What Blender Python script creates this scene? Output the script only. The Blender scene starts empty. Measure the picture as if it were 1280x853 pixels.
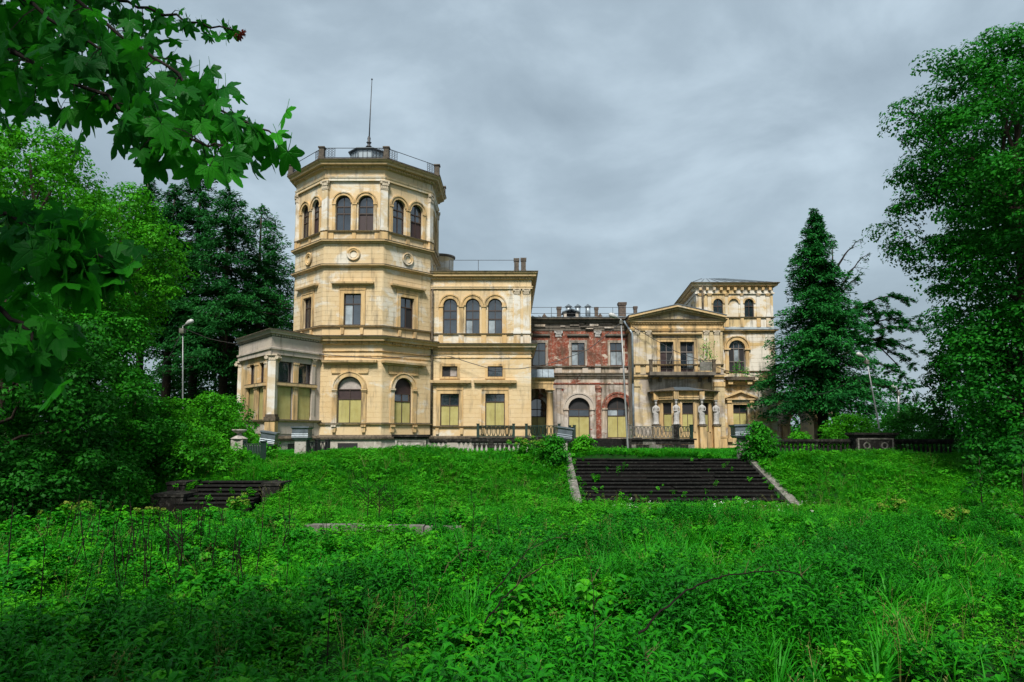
import bpy, math, random
import numpy as np
from mathutils import Vector, Matrix
from mathutils.geometry import tessellate_polygon
random.seed(7); RNG = np.random.default_rng(11)
sc = bpy.context.scene
COL = sc.collection
R = math.radians

# ---------------------------------------------------------------- camera
EYE = 1.4; PITCH = R(5.0); FPX = 850.0; CY = 540.0 - FPX*math.tan(PITCH)
cam = bpy.data.cameras.new('camera'); camo = bpy.data.objects.new('camera', cam); COL.objects.link(camo)
cam.sensor_width = 36.0; cam.lens = 36.0*FPX/1280.0
cam.shift_y = (CY-426.5)/1280.0
cam.clip_start = 0.05; cam.clip_end = 4000
camo.location = (0, 0, EYE); camo.rotation_euler = (R(90)+PITCH, 0, 0)
sc.camera = camo

# ---------------------------------------------------------------- sky, sun, exposure
SUN_EL, SUN_AZ = R(52), R(188)          # azimuth clockwise from +Y (north): behind the camera, a touch left
w = bpy.data.worlds.new('World'); sc.world = w; w.use_nodes = True
nt = w.node_tree; nt.nodes.clear(); N = nt.nodes.new; LK = nt.links.new
out = N('ShaderNodeOutputWorld')
sky = N('ShaderNodeTexSky'); sky.sky_type = 'NISHITA'; sky.sun_disc = False
sky.sun_elevation = SUN_EL; sky.sun_rotation = SUN_AZ; sky.air_density = 1.5; sky.dust_density = 3
bg1 = N('ShaderNodeBackground'); bg1.inputs[1].default_value = 0.05; LK(sky.outputs[0], bg1.inputs[0])
tc = N('ShaderNodeTexCoord'); mp = N('ShaderNodeMapping'); mp.inputs['Scale'].default_value = (1.0, 1.0, 1.9)
mp.inputs['Rotation'].default_value = (0.1, 0.25, 0.5)
LK(tc.outputs['Generated'], mp.inputs[0])
n1 = N('ShaderNodeTexNoise'); n1.inputs['Scale'].default_value = 2.7; n1.inputs['Detail'].default_value = 9; n1.inputs['Roughness'].default_value = 0.54; n1.inputs['Distortion'].default_value = 0.25
LK(mp.outputs[0], n1.inputs[0])
cr = N('ShaderNodeValToRGB'); LK(n1.outputs[0], cr.inputs[0])
e = cr.color_ramp.elements; e[0].position = 0.33; e[0].color = (0.080, 0.102, 0.121, 1); e[1].position = 0.68; e[1].color = (0.156, 0.190, 0.216, 1)
m_ = cr.color_ramp.elements.new(0.5); m_.color = (0.107, 0.134, 0.156, 1)
bg2 = N('ShaderNodeBackground'); bg2.inputs[1].default_value = 1.0; LK(cr.outputs[0], bg2.inputs[0])
mx = N('ShaderNodeMixShader'); mx.inputs[0].default_value = 0.93
LK(bg1.outputs[0], mx.inputs[1]); LK(bg2.outputs[0], mx.inputs[2]); LK(mx.outputs[0], out.inputs[0])
sl = bpy.data.lights.new('sun', 'SUN'); sl.energy = 1.5; sl.angle = R(13); sl.color = (1.0, 0.97, 0.90)
so = bpy.data.objects.new('sun', sl); COL.objects.link(so)
sd = Vector((math.sin(SUN_AZ)*math.cos(SUN_EL), math.cos(SUN_AZ)*math.cos(SUN_EL), math.sin(SUN_EL)))
so.rotation_euler = sd.to_track_quat('Z', 'Y').to_euler(); so.location = sd*60
vs = sc.view_settings; vs.view_transform = 'Standard'; vs.look = 'None'; vs.exposure = 1.95; vs.gamma = 1.0
try: vs.use_curve_mapping = False
except Exception: pass

# ---------------------------------------------------------------- materials
def newmat(name):
    m = bpy.data.materials.new(name); m.use_nodes = True
    nt = m.node_tree; nt.nodes.clear()
    o = nt.nodes.new('ShaderNodeOutputMaterial'); p = nt.nodes.new('ShaderNodeBsdfPrincipled')
    nt.links.new(p.outputs[0], o.inputs[0])
    return m, nt, p, o
def rgba(c): return (c[0], c[1], c[2], 1)
def coords(nt, scale=(1, 1, 1)):
    t = nt.nodes.new('ShaderNodeTexCoord'); mp = nt.nodes.new('ShaderNodeMapping'); mp.inputs['Scale'].default_value = scale
    nt.links.new(t.outputs['Object'], mp.inputs[0]); return mp.outputs[0]
def noise(nt, vec, scale, detail=5, rough=0.6, dist=0.0):
    n = nt.nodes.new('ShaderNodeTexNoise'); n.inputs['Scale'].default_value = scale; n.inputs['Detail'].default_value = detail
    n.inputs['Roughness'].default_value = rough; n.inputs['Distortion'].default_value = dist
    nt.links.new(vec, n.inputs['Vector']); return n.outputs['Fac']
def ramp(nt, fac, stops):
    r = nt.nodes.new('ShaderNodeValToRGB'); nt.links.new(fac, r.inputs[0])
    el = r.color_ramp.elements
    while len(el) < len(stops): el.new(0.5)
    for e_, (p_, c_) in zip(el, stops):
        e_.position = p_; e_.color = rgba(c_) if hasattr(c_, '__len__') else (c_, c_, c_, 1)
    return r.outputs[0]
def mix(nt, fac, a, b, mode='MIX'):
    m = nt.nodes.new('ShaderNodeMix'); m.data_type = 'RGBA'; m.blend_type = mode
    if isinstance(fac, (int, float)): m.inputs[0].default_value = fac
    else: nt.links.new(fac, m.inputs[0])
    for s, v in ((6, a), (7, b)):
        if isinstance(v, tuple): m.inputs[s].default_value = rgba(v)
        else: nt.links.new(v, m.inputs[s])
    return m.outputs[2]
def bump(nt, p, h, strength=0.4, dist=0.02):
    b = nt.nodes.new('ShaderNodeBump'); b.inputs['Strength'].default_value = strength; b.inputs['Distance'].default_value = dist
    nt.links.new(h, b.inputs['Height']); nt.links.new(b.outputs[0], p.inputs['Normal'])

def stucco(name, base, base2, pale=(0.62, 0.58, 0.52), pale_at=0.60, grime=(0.10, 0.085, 0.06), grime_at=0.62, brick_at=None, gray_at=None, rough=0.9):
    """weathered lime stucco: colour drift, pale lime patches, streaked grime, optional brick laid bare"""
    m, nt, p, o = newmat(name)
    v = coords(nt); vs_ = coords(nt, (2.2, 2.2, 0.28)); vh = coords(nt, (1, 1, 1.6))
    c = mix(nt, ramp(nt, noise(nt, v, 0.55, 6), [(0.35, 0.0), (0.66, 1.0)]), base, base2)
    c = mix(nt, ramp(nt, noise(nt, v, 5.0, 6, 0.7), [(0.3, 0.75), (0.75, 1.0)]), tuple(x*0.72 for x in base), c)
    if gray_at is not None:
        g = ramp(nt, noise(nt, vh, 0.33, 7, 0.6, 0.4), [(gray_at, 0.0), (gray_at+0.05, 0.85)])
        c = mix(nt, g, c, (0.31, 0.265, 0.235))
    pa = ramp(nt, noise(nt, vh, 0.42, 8, 0.66, 0.5), [(pale_at, 0.0), (pale_at+0.09, 0.9)])
    c = mix(nt, pa, c, pale)
    if brick_at is not None:
        br = nt.nodes.new('ShaderNodeTexBrick'); br.inputs['Scale'].default_value = 1.0
        br.inputs['Brick Width'].default_value = 0.26; br.inputs['Row Height'].default_value = 0.085; br.inputs['Mortar Size'].default_value = 0.011
        br.inputs['Color1'].default_value = (0.22, 0.028, 0.012, 1); br.inputs['Color2'].default_value = (0.33, 0.058, 0.024, 1); br.inputs['Mortar'].default_value = (0.20, 0.10, 0.07, 1)
        sx = nt.nodes.new('ShaderNodeSeparateXYZ'); cx = nt.nodes.new('ShaderNodeCombineXYZ')
        nt.links.new(v, sx.inputs[0]); nt.links.new(sx.outputs[0], cx.inputs[0]); nt.links.new(sx.outputs[2], cx.inputs[1])
        nt.links.new(cx.outputs[0], br.inputs['Vector'])
        bc = mix(nt, ramp(nt, noise(nt, v, 4.5, 9, 0.85), [(0.50, 0.0), (0.58, 0.8)]), br.outputs[0], (0.46, 0.34, 0.27))
        bc = mix(nt, ramp(nt, noise(nt, v, 1.1, 5), [(0.35, 0.75), (0.6, 0.0)]), bc, (0.07, 0.03, 0.02))
        bf = ramp(nt, noise(nt, vh, 0.6, 8, 0.62, 0.3), [(brick_at, 0.0), (brick_at+0.02, 1.0)])
        c = mix(nt, bf, c, bc)
    gr = ramp(nt, noise(nt, vs_, 1.3, 7, 0.65), [(grime_at, 0.0), (grime_at+0.22, 0.85)])
    c = mix(nt, gr, c, grime)
    nt.links.new(c, p.inputs['Base Color']); p.inputs['Roughness'].default_value = rough; p.inputs['Specular IOR Level'].default_value = 0.2
    bump(nt, p, noise(nt, v, 9, 6, 0.7), 0.35, 0.02)
    return m
def stone(name, c1, c2, c3=None, scale=2.0, moss=0.0, rough=0.85, bumps=0.5):
    m, nt, p, o = newmat(name); v = coords(nt)
    c = mix(nt, ramp(nt, noise(nt, v, scale, 8, 0.68), [(0.35, 0.0), (0.65, 1.0)]), c1, c2)
    if c3: c = mix(nt, ramp(nt, noise(nt, v, scale*3.1, 6, 0.7), [(0.52, 0.0), (0.66, 1.0)]), c, c3)
    if moss: c = mix(nt, ramp(nt, noise(nt, v, scale*0.9, 6, 0.7, 1.0), [(1-moss, 0.0), (1-moss+0.1, 1.0)]), c, (0.02, 0.055, 0.012))
    nt.links.new(c, p.inputs['Base Color']); p.inputs['Roughness'].default_value = rough; p.inputs['Specular IOR Level'].default_value = 0.12
    bump(nt, p, noise(nt, v, scale*8, 6, 0.7), bumps, 0.02)
    return m
def simple(name, c, rough=0.6, metal=0.0, ior=1.5, var=0.25):
    m, nt, p, o = newmat(name); v = coords(nt)
    cc = mix(nt, ramp(nt, noise(nt, v, 3.0, 6, 0.7), [(0.3, 0.0), (0.7, 1.0)]), tuple(x*(1-var) for x in c), tuple(min(1, x*(1+var)) for x in c))
    nt.links.new(cc, p.inputs['Base Color']); p.inputs['Roughness'].default_value = rough; p.inputs['Metallic'].default_value = metal; p.inputs['IOR'].default_value = ior
    return m
def glassmat(name, c, ior=2.2, rough=0.06):
    m, nt, p, o = newmat(name); v = coords(nt)
    cc = mix(nt, ramp(nt, noise(nt, v, 0.9, 3), [(0.35, 0.0), (0.65, 1.0)]), tuple(x*0.5 for x in c), tuple(x*1.5 for x in c))
    nt.links.new(cc, p.inputs['Base Color']); p.inputs['Roughness'].default_value = rough; p.inputs['IOR'].default_value = ior
    bump(nt, p, noise(nt, v, 1.5, 2), 0.08, 0.05)
    return m
def leafmat(name, c1, c2, c3=None, trans=0.35, rough=0.45, patch=0.35):
    """leaf: hue drifts leaf by leaf and clump by clump; part of the light passes through"""
    m, nt, p, o = newmat(name)
    g = nt.nodes.new('ShaderNodeNewGeometry'); oi = nt.nodes.new('ShaderNodeObjectInfo')
    ad = nt.nodes.new('ShaderNodeMath'); ad.operation = 'ADD'; nt.links.new(g.outputs['Random Per Island'], ad.inputs[0]); nt.links.new(oi.outputs['Random'], ad.inputs[1])
    fr = nt.nodes.new('ShaderNodeMath'); fr.operation = 'FRACT'; nt.links.new(ad.outputs[0], fr.inputs[0])
    c = mix(nt, fr.outputs[0], c1, c2)
    nz = nt.nodes.new('ShaderNodeTexNoise'); nz.inputs['Scale'].default_value = patch; nz.inputs['Detail'].default_value = 4
    nt.links.new(g.outputs['Position'], nz.inputs['Vector'])
    c = mix(nt, ramp(nt, nz.outputs[0], [(0.45, 0.0), (0.68, 0.75)]), c, c3 if c3 else c2)
    nt.links.new(c, p.inputs['Base Color']); p.inputs['Roughness'].default_value = rough; p.inputs['Specular IOR Level'].default_value = 0.11
    tr = nt.nodes.new('ShaderNodeBsdfTranslucent'); nt.links.new(mix(nt, 0.5, c, c2), tr.inputs[0])
    ms = nt.nodes.new('ShaderNodeMixShader'); ms.inputs[0].default_value = trans
    nt.links.new(p.outputs[0], ms.inputs[1]); nt.links.new(tr.outputs[0], ms.inputs[2]); nt.links.new(ms.outputs[0], o.inputs[0])
    return m

M = {}
Y1, Y2 = (0.60, 0.43, 0.23), (0.66, 0.51, 0.315)
M['stucco'] = stucco('yellow stucco', Y1, Y2, pale=(0.62, 0.57, 0.48), pale_at=0.57, grime=(0.17, 0.135, 0.10), grime_at=0.56, gray_at=0.63)
M['stucco_up'] = stucco('upper yellow stucco', (0.57, 0.415, 0.23), (0.64, 0.505, 0.32), pale=(0.63, 0.585, 0.50), pale_at=0.51, grime=(0.15, 0.12, 0.09), grime_at=0.53, gray_at=0.70)
M['trim'] = stucco('ochre trim', (0.56, 0.365, 0.165), (0.60, 0.43, 0.225), pale=(0.60, 0.54, 0.45), pale_at=0.55, grime_at=0.47)
M['cornice'] = stucco('weathered cornice', (0.56, 0.39, 0.20), (0.50, 0.36, 0.20), pale=(0.60, 0.53, 0.42), pale_at=0.56, grime=(0.09, 0.065, 0.045), grime_at=0.53)
M['gray'] = stucco('grey bare render', (0.42, 0.36, 0.315), (0.50, 0.43, 0.35), pale=(0.55, 0.50, 0.44), pale_at=0.58, grime_at=0.55)
M['column'] = stucco('peeled column', (0.52, 0.39, 0.22), (0.60, 0.52, 0.40), pale=(0.64, 0.61, 0.56), pale_at=0.47, grime_at=0.58)
M['brick'] = stucco('bare brick and plaster', (0.42, 0.33, 0.26), (0.52, 0.44, 0.36), pale=(0.58, 0.51, 0.45), pale_at=0.55, grime_at=0.50, brick_at=0.40)
M['plaster_brick'] = stucco('pale plaster over brick', (0.42, 0.31, 0.22), (0.52, 0.44, 0.36), pale=(0.55, 0.49, 0.43), pale_at=0.48, grime_at=0.44, brick_at=0.60, gray_at=0.52)
M['dark_cornice'] = stucco('blackened cornice', (0.10, 0.085, 0.07), (0.19, 0.165, 0.135), pale=(0.33, 0.29, 0.24), pale_at=0.62, grime=(0.03, 0.028, 0.025), grime_at=0.50)
M['pav'] = stucco('pavilion stucco', (0.47, 0.36, 0.215), (0.54, 0.43, 0.25), pale=(0.54, 0.49, 0.43), pale_at=0.50, grime_at=0.47, gray_at=0.52, brick_at=0.66)
M['rt'] = stucco('right tower stucco', (0.54, 0.375, 0.17), (0.59, 0.455, 0.26), pale=(0.66, 0.615, 0.54), pale_at=0.44, grime_at=0.49, gray_at=0.60)
M['plinth'] = stone('foundation stone', (0.42, 0.38, 0.33), (0.28, 0.25, 0.21), (0.52, 0.48, 0.42), 1.2)
M['ledge'] = stone('blackened ledge', (0.06, 0.048, 0.036), (0.15, 0.12, 0.085), (0.025, 0.021, 0.018), 2.2)
def boardmat():
    m, nt, p, o = newmat('weathered yellow board'); v = coords(nt); vs_ = coords(nt, (3.5, 3.5, 0.35))
    c = mix(nt, ramp(nt, noise(nt, v, 1.3, 5), [(0.35, 0.0), (0.65, 1.0)]), (0.35, 0.30, 0.105), (0.43, 0.385, 0.155))
    c = mix(nt, ramp(nt, noise(nt, vs_, 2.2, 7, 0.7), [(0.5, 0.0), (0.72, 0.55)]), c, (0.20, 0.165, 0.08))
    nt.links.new(c, p.inputs['Base Color']); p.inputs['Roughness'].default_value = 0.75; p.inputs['Specular IOR Level'].default_value = 0.2; return m
M['board'] = boardmat()
M['frame'] = simple('brown window frame', (0.045, 0.026, 0.018), 0.6)
M['greyframe'] = simple('greyed window frame', (0.15, 0.125, 0.11), 0.7)
M['glass'] = glassmat('window glass', (0.018, 0.024, 0.033))
M['paleglass'] = glassmat('curtained glass', (0.22, 0.25, 0.27), 1.6, 0.2)
M['dark'] = simple('painted dark void', (0.012, 0.011, 0.012), 0.6)  # near-black colour standing in for the shade inside unlit openings
M['darkpanel'] = simple('dark brown panel', (0.035, 0.018, 0.018), 0.6)
M['greypanel'] = simple('weathered grey panel', (0.36, 0.31, 0.28), 0.8)
M['iron'] = simple('black iron', (0.02, 0.02, 0.022), 0.5)
M['greeniron'] = simple('dark green iron', (0.012, 0.03, 0.022), 0.5)
M['slate'] = simple('slate sheet', (0.085, 0.105, 0.12), 0.45, var=0.4)
M['zinc'] = simple('grey zinc', (0.24, 0.28, 0.31), 0.4, metal=0.25, var=0.3)
M['roof'] = simple('grey roof sheet', (0.10, 0.115, 0.13), 0.5, var=0.35)
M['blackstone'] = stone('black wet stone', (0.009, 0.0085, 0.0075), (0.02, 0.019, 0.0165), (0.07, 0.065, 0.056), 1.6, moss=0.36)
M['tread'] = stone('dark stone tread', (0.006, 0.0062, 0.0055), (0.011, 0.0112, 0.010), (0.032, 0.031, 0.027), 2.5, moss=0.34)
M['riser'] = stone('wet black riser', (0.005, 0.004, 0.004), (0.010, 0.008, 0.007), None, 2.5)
M['greystone'] = stone('grey stone', (0.17, 0.16, 0.142), (0.09, 0.085, 0.072), (0.26, 0.24, 0.215), 2.2, moss=0.45)
M['palestone'] = stone('pale pillar stone', (0.40, 0.37, 0.34), (0.27, 0.24, 0.21), (0.13, 0.11, 0.09), 1.8)
M['oldstone'] = stone('sooty post stone', (0.07, 0.06, 0.05), (0.14, 0.115, 0.09), (0.03, 0.026, 0.023), 3)
M['statue'] = stone('white statue plaster', (0.46, 0.445, 0.43), (0.33, 0.31, 0.29), (0.12, 0.11, 0.095), 4)
M['capital'] = stone('capital plaster', (0.58, 0.50, 0.38), (0.44, 0.36, 0.26), (0.20, 0.15, 0.12), 5)
M['oldbrick'] = stone('sooty chimney brick', (0.07, 0.055, 0.045), (0.16, 0.12, 0.095), (0.04, 0.035, 0.032), 4)
M['galv'] = simple('galvanised pole', (0.26, 0.265, 0.265), 0.45, metal=0.3)
M['lampwhite'] = simple('pale lamp head', (0.40, 0.40, 0.39), 0.4)
M['cable'] = simple('dark cable', (0.03, 0.03, 0.032), 0.6)
M['bark'] = stone('bark', (0.035, 0.024, 0.018), (0.07, 0.05, 0.04), None, 5)
M['barkdark'] = stone('dark bark', (0.012, 0.009, 0.008), (0.03, 0.022, 0.018), None, 5)
M['drystalk'] = stone('dry stalk', (0.007, 0.005, 0.004), (0.014, 0.009, 0.007), None, 6)
M['paletwig'] = stone('pale twig', (0.045, 0.042, 0.018), (0.09, 0.08, 0.035), None, 6)
def g_(r, g, b): return (r, g, b)
M['maple'] = leafmat('maple leaf', g_(0.007, 0.095, 0.008), g_(0.030, 0.29, 0.008), g_(0.008, 0.085, 0.020), 0.45, 0.5, 2.0)
M['leaf_bright'] = leafmat('bright leaf', g_(0.030, 0.24, 0.005), g_(0.066, 0.33, 0.007), g_(0.009, 0.11, 0.005), 0.35, 0.5, 0.45)
M['leaf_mid'] = leafmat('mid leaf', g_(0.012, 0.14, 0.006), g_(0.030, 0.23, 0.006), g_(0.006, 0.07, 0.006), 0.32, 0.5, 0.35)
M['leaf_right'] = leafmat('right tree leaf', g_(0.008, 0.105, 0.010), g_(0.022, 0.21, 0.008), g_(0.004, 0.055, 0.009), 0.3, 0.5, 0.35)
M['leaf_dark'] = leafmat('dark leaf', g_(0.008, 0.09, 0.006), g_(0.018, 0.15, 0.007), g_(0.005, 0.055, 0.006), 0.3, 0.55, 0.3)
M['maple'].node_tree.nodes['Principled BSDF'].inputs['Roughness'].default_value = 0.5
def veined(name, src):
    """the same leaf with its five main veins and their side veins, in the leaf's own coordinates"""
    m = src.copy(); m.name = name; nt = m.node_tree; L = nt.links.new; p = [n for n in nt.nodes if n.type == 'BSDF_PRINCIPLED'][0]
    def mt(op, a, b=None, c=None):
        n = nt.nodes.new('ShaderNodeMath'); n.operation = op
        for i, v in enumerate((a, b, c)):
            if v is None: continue
            if isinstance(v, (int, float)): n.inputs[i].default_value = v
            else: L(v, n.inputs[i])
        return n.outputs[0]
    t = nt.nodes.new('ShaderNodeTexCoord'); sx = nt.nodes.new('ShaderNodeSeparateXYZ'); L(t.outputs['Object'], sx.inputs[0])
    r_ = mt('SQRT', mt('ADD', mt('MULTIPLY', sx.outputs[0], sx.outputs[0]), mt('MULTIPLY', sx.outputs[1], sx.outputs[1])))
    an = mt('PINGPONG', mt('ARCTAN2', sx.outputs[0], sx.outputs[1]), 0.4625); d = mt('MULTIPLY', r_, mt('SINE', an)); al = mt('MULTIPLY', r_, mt('COSINE', an))
    main = mt('SUBTRACT', 1.0, mt('SMOOTH_MIN', mt('DIVIDE', d, 0.022), 1.0, 0.0))
    sv = mt('PINGPONG', mt('SUBTRACT', al, mt('MULTIPLY', d, 0.9)), 0.07); side = mt('MULTIPLY', mt('SUBTRACT', 1.0, mt('SMOOTH_MIN', mt('DIVIDE', sv, 0.014), 1.0, 0.0)), 0.5)
    v = mt('MAXIMUM', main, side); old = p.inputs['Base Color'].links[0].from_socket
    c = mix(nt, mt('MULTIPLY', v, 0.55), old, (0.05, 0.26, 0.04)); L(c, p.inputs['Base Color']); bump(nt, p, mt('SUBTRACT', 1.0, v), 0.5, 0.15); return m
M['maple_near'] = veined('veined maple leaf', M['maple'])
M['needle'] = leafmat('fir needles', g_(0.008, 0.085, 0.016), g_(0.018, 0.17, 0.022), g_(0.005, 0.065, 0.016), 0.2, 0.6, 0.4)
M['needle_dark'] = leafmat('larch needles', g_(0.008, 0.075, 0.014), g_(0.018, 0.14, 0.020), g_(0.005, 0.055, 0.014), 0.25, 0.6, 0.3)
M['herb'] = leafmat('herb leaf', g_(0.008, 0.13, 0.005), g_(0.022, 0.25, 0.005), g_(0.005, 0.08, 0.006), 0.3, 0.45, 0.5)
M['herb_light'] = leafmat('light herb leaf', g_(0.026, 0.25, 0.005), g_(0.075, 0.36, 0.008), g_(0.010, 0.16, 0.005), 0.3, 0.45, 0.6)
M['grass'] = leafmat('grass blade', g_(0.012, 0.19, 0.005), g_(0.034, 0.31, 0.006), g_(0.006, 0.12, 0.005), 0.25, 0.5, 0.35)
M['blossom'] = leafmat('yellowish young leaf', g_(0.11, 0.26, 0.02), g_(0.22, 0.26, 0.04), g_(0.06, 0.24, 0.015), 0.3, 0.6, 1.0)
M['strawm'] = leafmat('straw stem', g_(0.10, 0.13, 0.025), g_(0.20, 0.20, 0.06), None, 0.2)
M['whiteflower'] = simple('white blossom', (0.7, 0.7, 0.62), 0.8, var=0.05)
M['redseed'] = leafmat('red young leaf', g_(0.10, 0.012, 0.012), g_(0.17, 0.03, 0.02), None, 0.3)
def groundmat():
    m, nt, p, o = newmat('soil under grass'); v = coords(nt)
    c = mix(nt, ramp(nt, noise(nt, v, 0.5, 7), [(0.35, 0.0), (0.65, 1.0)]), (0.003, 0.020, 0.003), (0.006, 0.045, 0.004))
    c = mix(nt, ramp(nt, noise(nt, v, 6, 6, 0.75), [(0.5, 0.0), (0.7, 0.8)]), c, (0.02, 0.018, 0.010))
    nt.links.new(c, p.inputs['Base Color']); p.inputs['Roughness'].default_value = 1.0; p.inputs['Specular IOR Level'].default_value = 0.1
    bump(nt, p, noise(nt, v, 12, 5), 0.8, 0.05)
    return m
M['ground'] = groundmat()

# ---------------------------------------------------------------- mesh helpers
def link(o, parent=None, **props):
    COL.objects.link(o)
    if parent is not None:
        o.parent = parent
        if parent.type == 'EMPTY': o.matrix_parent_inverse = Matrix.Translation(-Vector(parent.location))
    for k, v in props.items(): o[k] = v
    return o
def thing(name, loc, label, cat, group=None):
    o = bpy.data.objects.new(name, None); o.location = loc; o.empty_display_size = 0.3
    COL.objects.link(o); o['label'] = label; o['category'] = cat
    if group: o['group'] = group
    return o
class MB:
    def __init__(s): s.v = []; s.f = []
    def add(s, vs_, fs_):
        b = len(s.v); s.v += [tuple(p) for p in vs_]; s.f += [tuple(b+i for i in f) for f in fs_]; return s
    def box(s, x0, x1, y0, y1, z0, z1):
        return s.add([(x0, y0, z0), (x1, y0, z0), (x1, y1, z0), (x0, y1, z0), (x0, y0, z1), (x1, y0, z1), (x1, y1, z1), (x0, y1, z1)],
                     [(0, 3, 2, 1), (4, 5, 6, 7), (0, 1, 5, 4), (1, 2, 6, 5), (2, 3, 7, 6), (3, 0, 4, 7)])
    def fbox(s, F, u0, u1, z0, z1, d0, d1):
        P = [F.p(u, z, d) for z in (z0, z1) for (u, d) in ((u0, d1), (u1, d1), (u1, d0), (u0, d0))]
        return s.add(P, [(0, 3, 2, 1), (4, 5, 6, 7), (0, 1, 5, 4), (1, 2, 6, 5), (2, 3, 7, 6), (3, 0, 4, 7)])
    def fprism(s, F, pts, d0, d1):
        n = len(pts); P = [F.p(u, z, d1) for u, z in pts] + [F.p(u, z, d0) for u, z in pts]
        return s.add(P, [tuple(range(n)), tuple(range(2*n-1, n-1, -1))] + [(i, i+n, (i+1) % n+n, (i+1) % n) for i in range(n)])
    def band(s, F, inner, outer, d0, d1):
        n = len(inner); P = [F.p(u, z, d) for pts in (inner, outer) for d in (d1, d0) for u, z in pts]
        fs = []
        for i in range(n-1):
            a, b = i, i+1
            fs += [(a, b, 2*n+b, 2*n+a), (n+a, 3*n+a, 3*n+b, n+b), (a, n+a, n+b, b), (2*n+a, 2*n+b, 3*n+b, 3*n+a)]
        for a in (0, n-1): fs.append((a, 2*n+a, 3*n+a, n+a))
        return s.add(P, fs)
    def lathe(s, c, prof, n=12, sx=1, sy=1, cap=True):
        b = []; P = []
        for r, z in prof:
            for k in range(n):
                a = 2*math.pi*k/n; P.append((c[0]+r*math.cos(a)*sx, c[1]+r*math.sin(a)*sy, c[2]+z))
        fs = [(i*n+k, i*n+(k+1) % n, (i+1)*n+(k+1) % n, (i+1)*n+k) for i in range(len(prof)-1) for k in range(n)]
        if cap: fs += [tuple(range(n-1, -1, -1)), tuple((len(prof)-1)*n+k for k in range(n))]
        return s.add(P, fs)
    def tube(s, pts, r, n=6):
        pts = [Vector(p) for p in pts]; rs = r if hasattr(r, '__len__') else [r]*len(pts)
        P = []
        for i, p in enumerate(pts):
            t = (pts[min(i+1, len(pts)-1)]-pts[max(i-1, 0)]); t = t.normalized() if t.length > 1e-9 else Vector((0, 0, 1))
            a = t.cross(Vector((0, 0, 1)) if abs(t.z) < 0.9 else Vector((1, 0, 0))).normalized(); b = t.cross(a)
            for k in range(n):
                q = 2*math.pi*k/n; P.append(p+(a*math.cos(q)+b*math.sin(q))*rs[i])
        m = len(pts)
        fs = [(i*n+k, (i+1)*n+k, (i+1)*n+(k+1) % n, i*n+(k+1) % n) for i in range(m-1) for k in range(n)]
        fs += [tuple(range(n)), tuple((m-1)*n+k for k in range(n-1, -1, -1))]
        return s.add(P, fs)
    def sweep(s, path, prof, closed=False):
        """mitred moulding: path of (x, y) corners, left to right seen from outside; prof = (outward, z)"""
        n = len(path); nr = []
        for i in range(n if closed else n-1):
            a = Vector(path[i]); b = Vector(path[(i+1) % n]); u = (b-a).normalized(); nr.append(Vector((u.y, -u.x)))
        P = []
        for i in range(n):
            if closed: n0, n1 = nr[i-1], nr[i]
            else: n0, n1 = nr[max(i-1, 0)], nr[min(i, n-2)]
            mt = (n0+n1)/(1+n0.dot(n1))
            for o_, z in prof: P.append((path[i][0]+mt.x*o_, path[i][1]+mt.y*o_, z))
        k = len(prof); fs = []
        for i in range(n if closed else n-1):
            j = (i+1) % n
            for q in range(k-1): fs.append((i*k+q, j*k+q, j*k+q+1, i*k+q+1))
        if not closed: fs += [tuple(range(k)), tuple((n-1)*k+q for q in range(k-1, -1, -1))]
        return s.add(P, fs)
    def build(s, name, mat, parent=None, smooth=False, **props):
        me = bpy.data.meshes.new(name); me.from_pydata(s.v, [], s.f); me.materials.append(M[mat] if isinstance(mat, str) else mat)
        if smooth: me.polygons.foreach_set('use_smooth', [True]*len(me.polygons))
        me.update(); o = bpy.data.objects.new(name, me); return link(o, parent, **props)

def ray(px, py):
    c, s_ = math.cos(PITCH), math.sin(PITCH); u = (CY-py)/FPX; x = (px-640)/FPX
    return Vector((x, c-u*s_, s_+u*c))
def at(px, py, Y):
    r = ray(px, py); t = Y/r.y; return Vector((r.x*t, Y, EYE+r.z*t))
def Z(py, Y): return at(640, py, Y).z
def X(px, Y, py=540): return at(px, py, Y).x
class Face:
    """a vertical wall plane from p0 to p1 (left to right seen from outside)"""
    def __init__(s, p0, p1):
        s.p0 = Vector(p0); s.p1 = Vector(p1); d = s.p1-s.p0; s.L = d.length; s.u = d/s.L; s.n = Vector((s.u.y, -s.u.x))
    def p(s, u, z, d=0.0):
        q = s.p0+s.u*u+s.n*d; return (q.x, q.y, z)
    def uz(s, px, py):
        r = ray(px, py); t = s.p0.dot(s.n)/(Vector((r.x, r.y)).dot(s.n))
        return (Vector((r.x*t, r.y*t))-s.p0).dot(s.u), EYE+r.z*t

PALACE = thing('palace', (-2, 60, 0), 'abandoned yellow palace with octagonal belvedere tower and red brick middle wing', 'palace')

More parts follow.
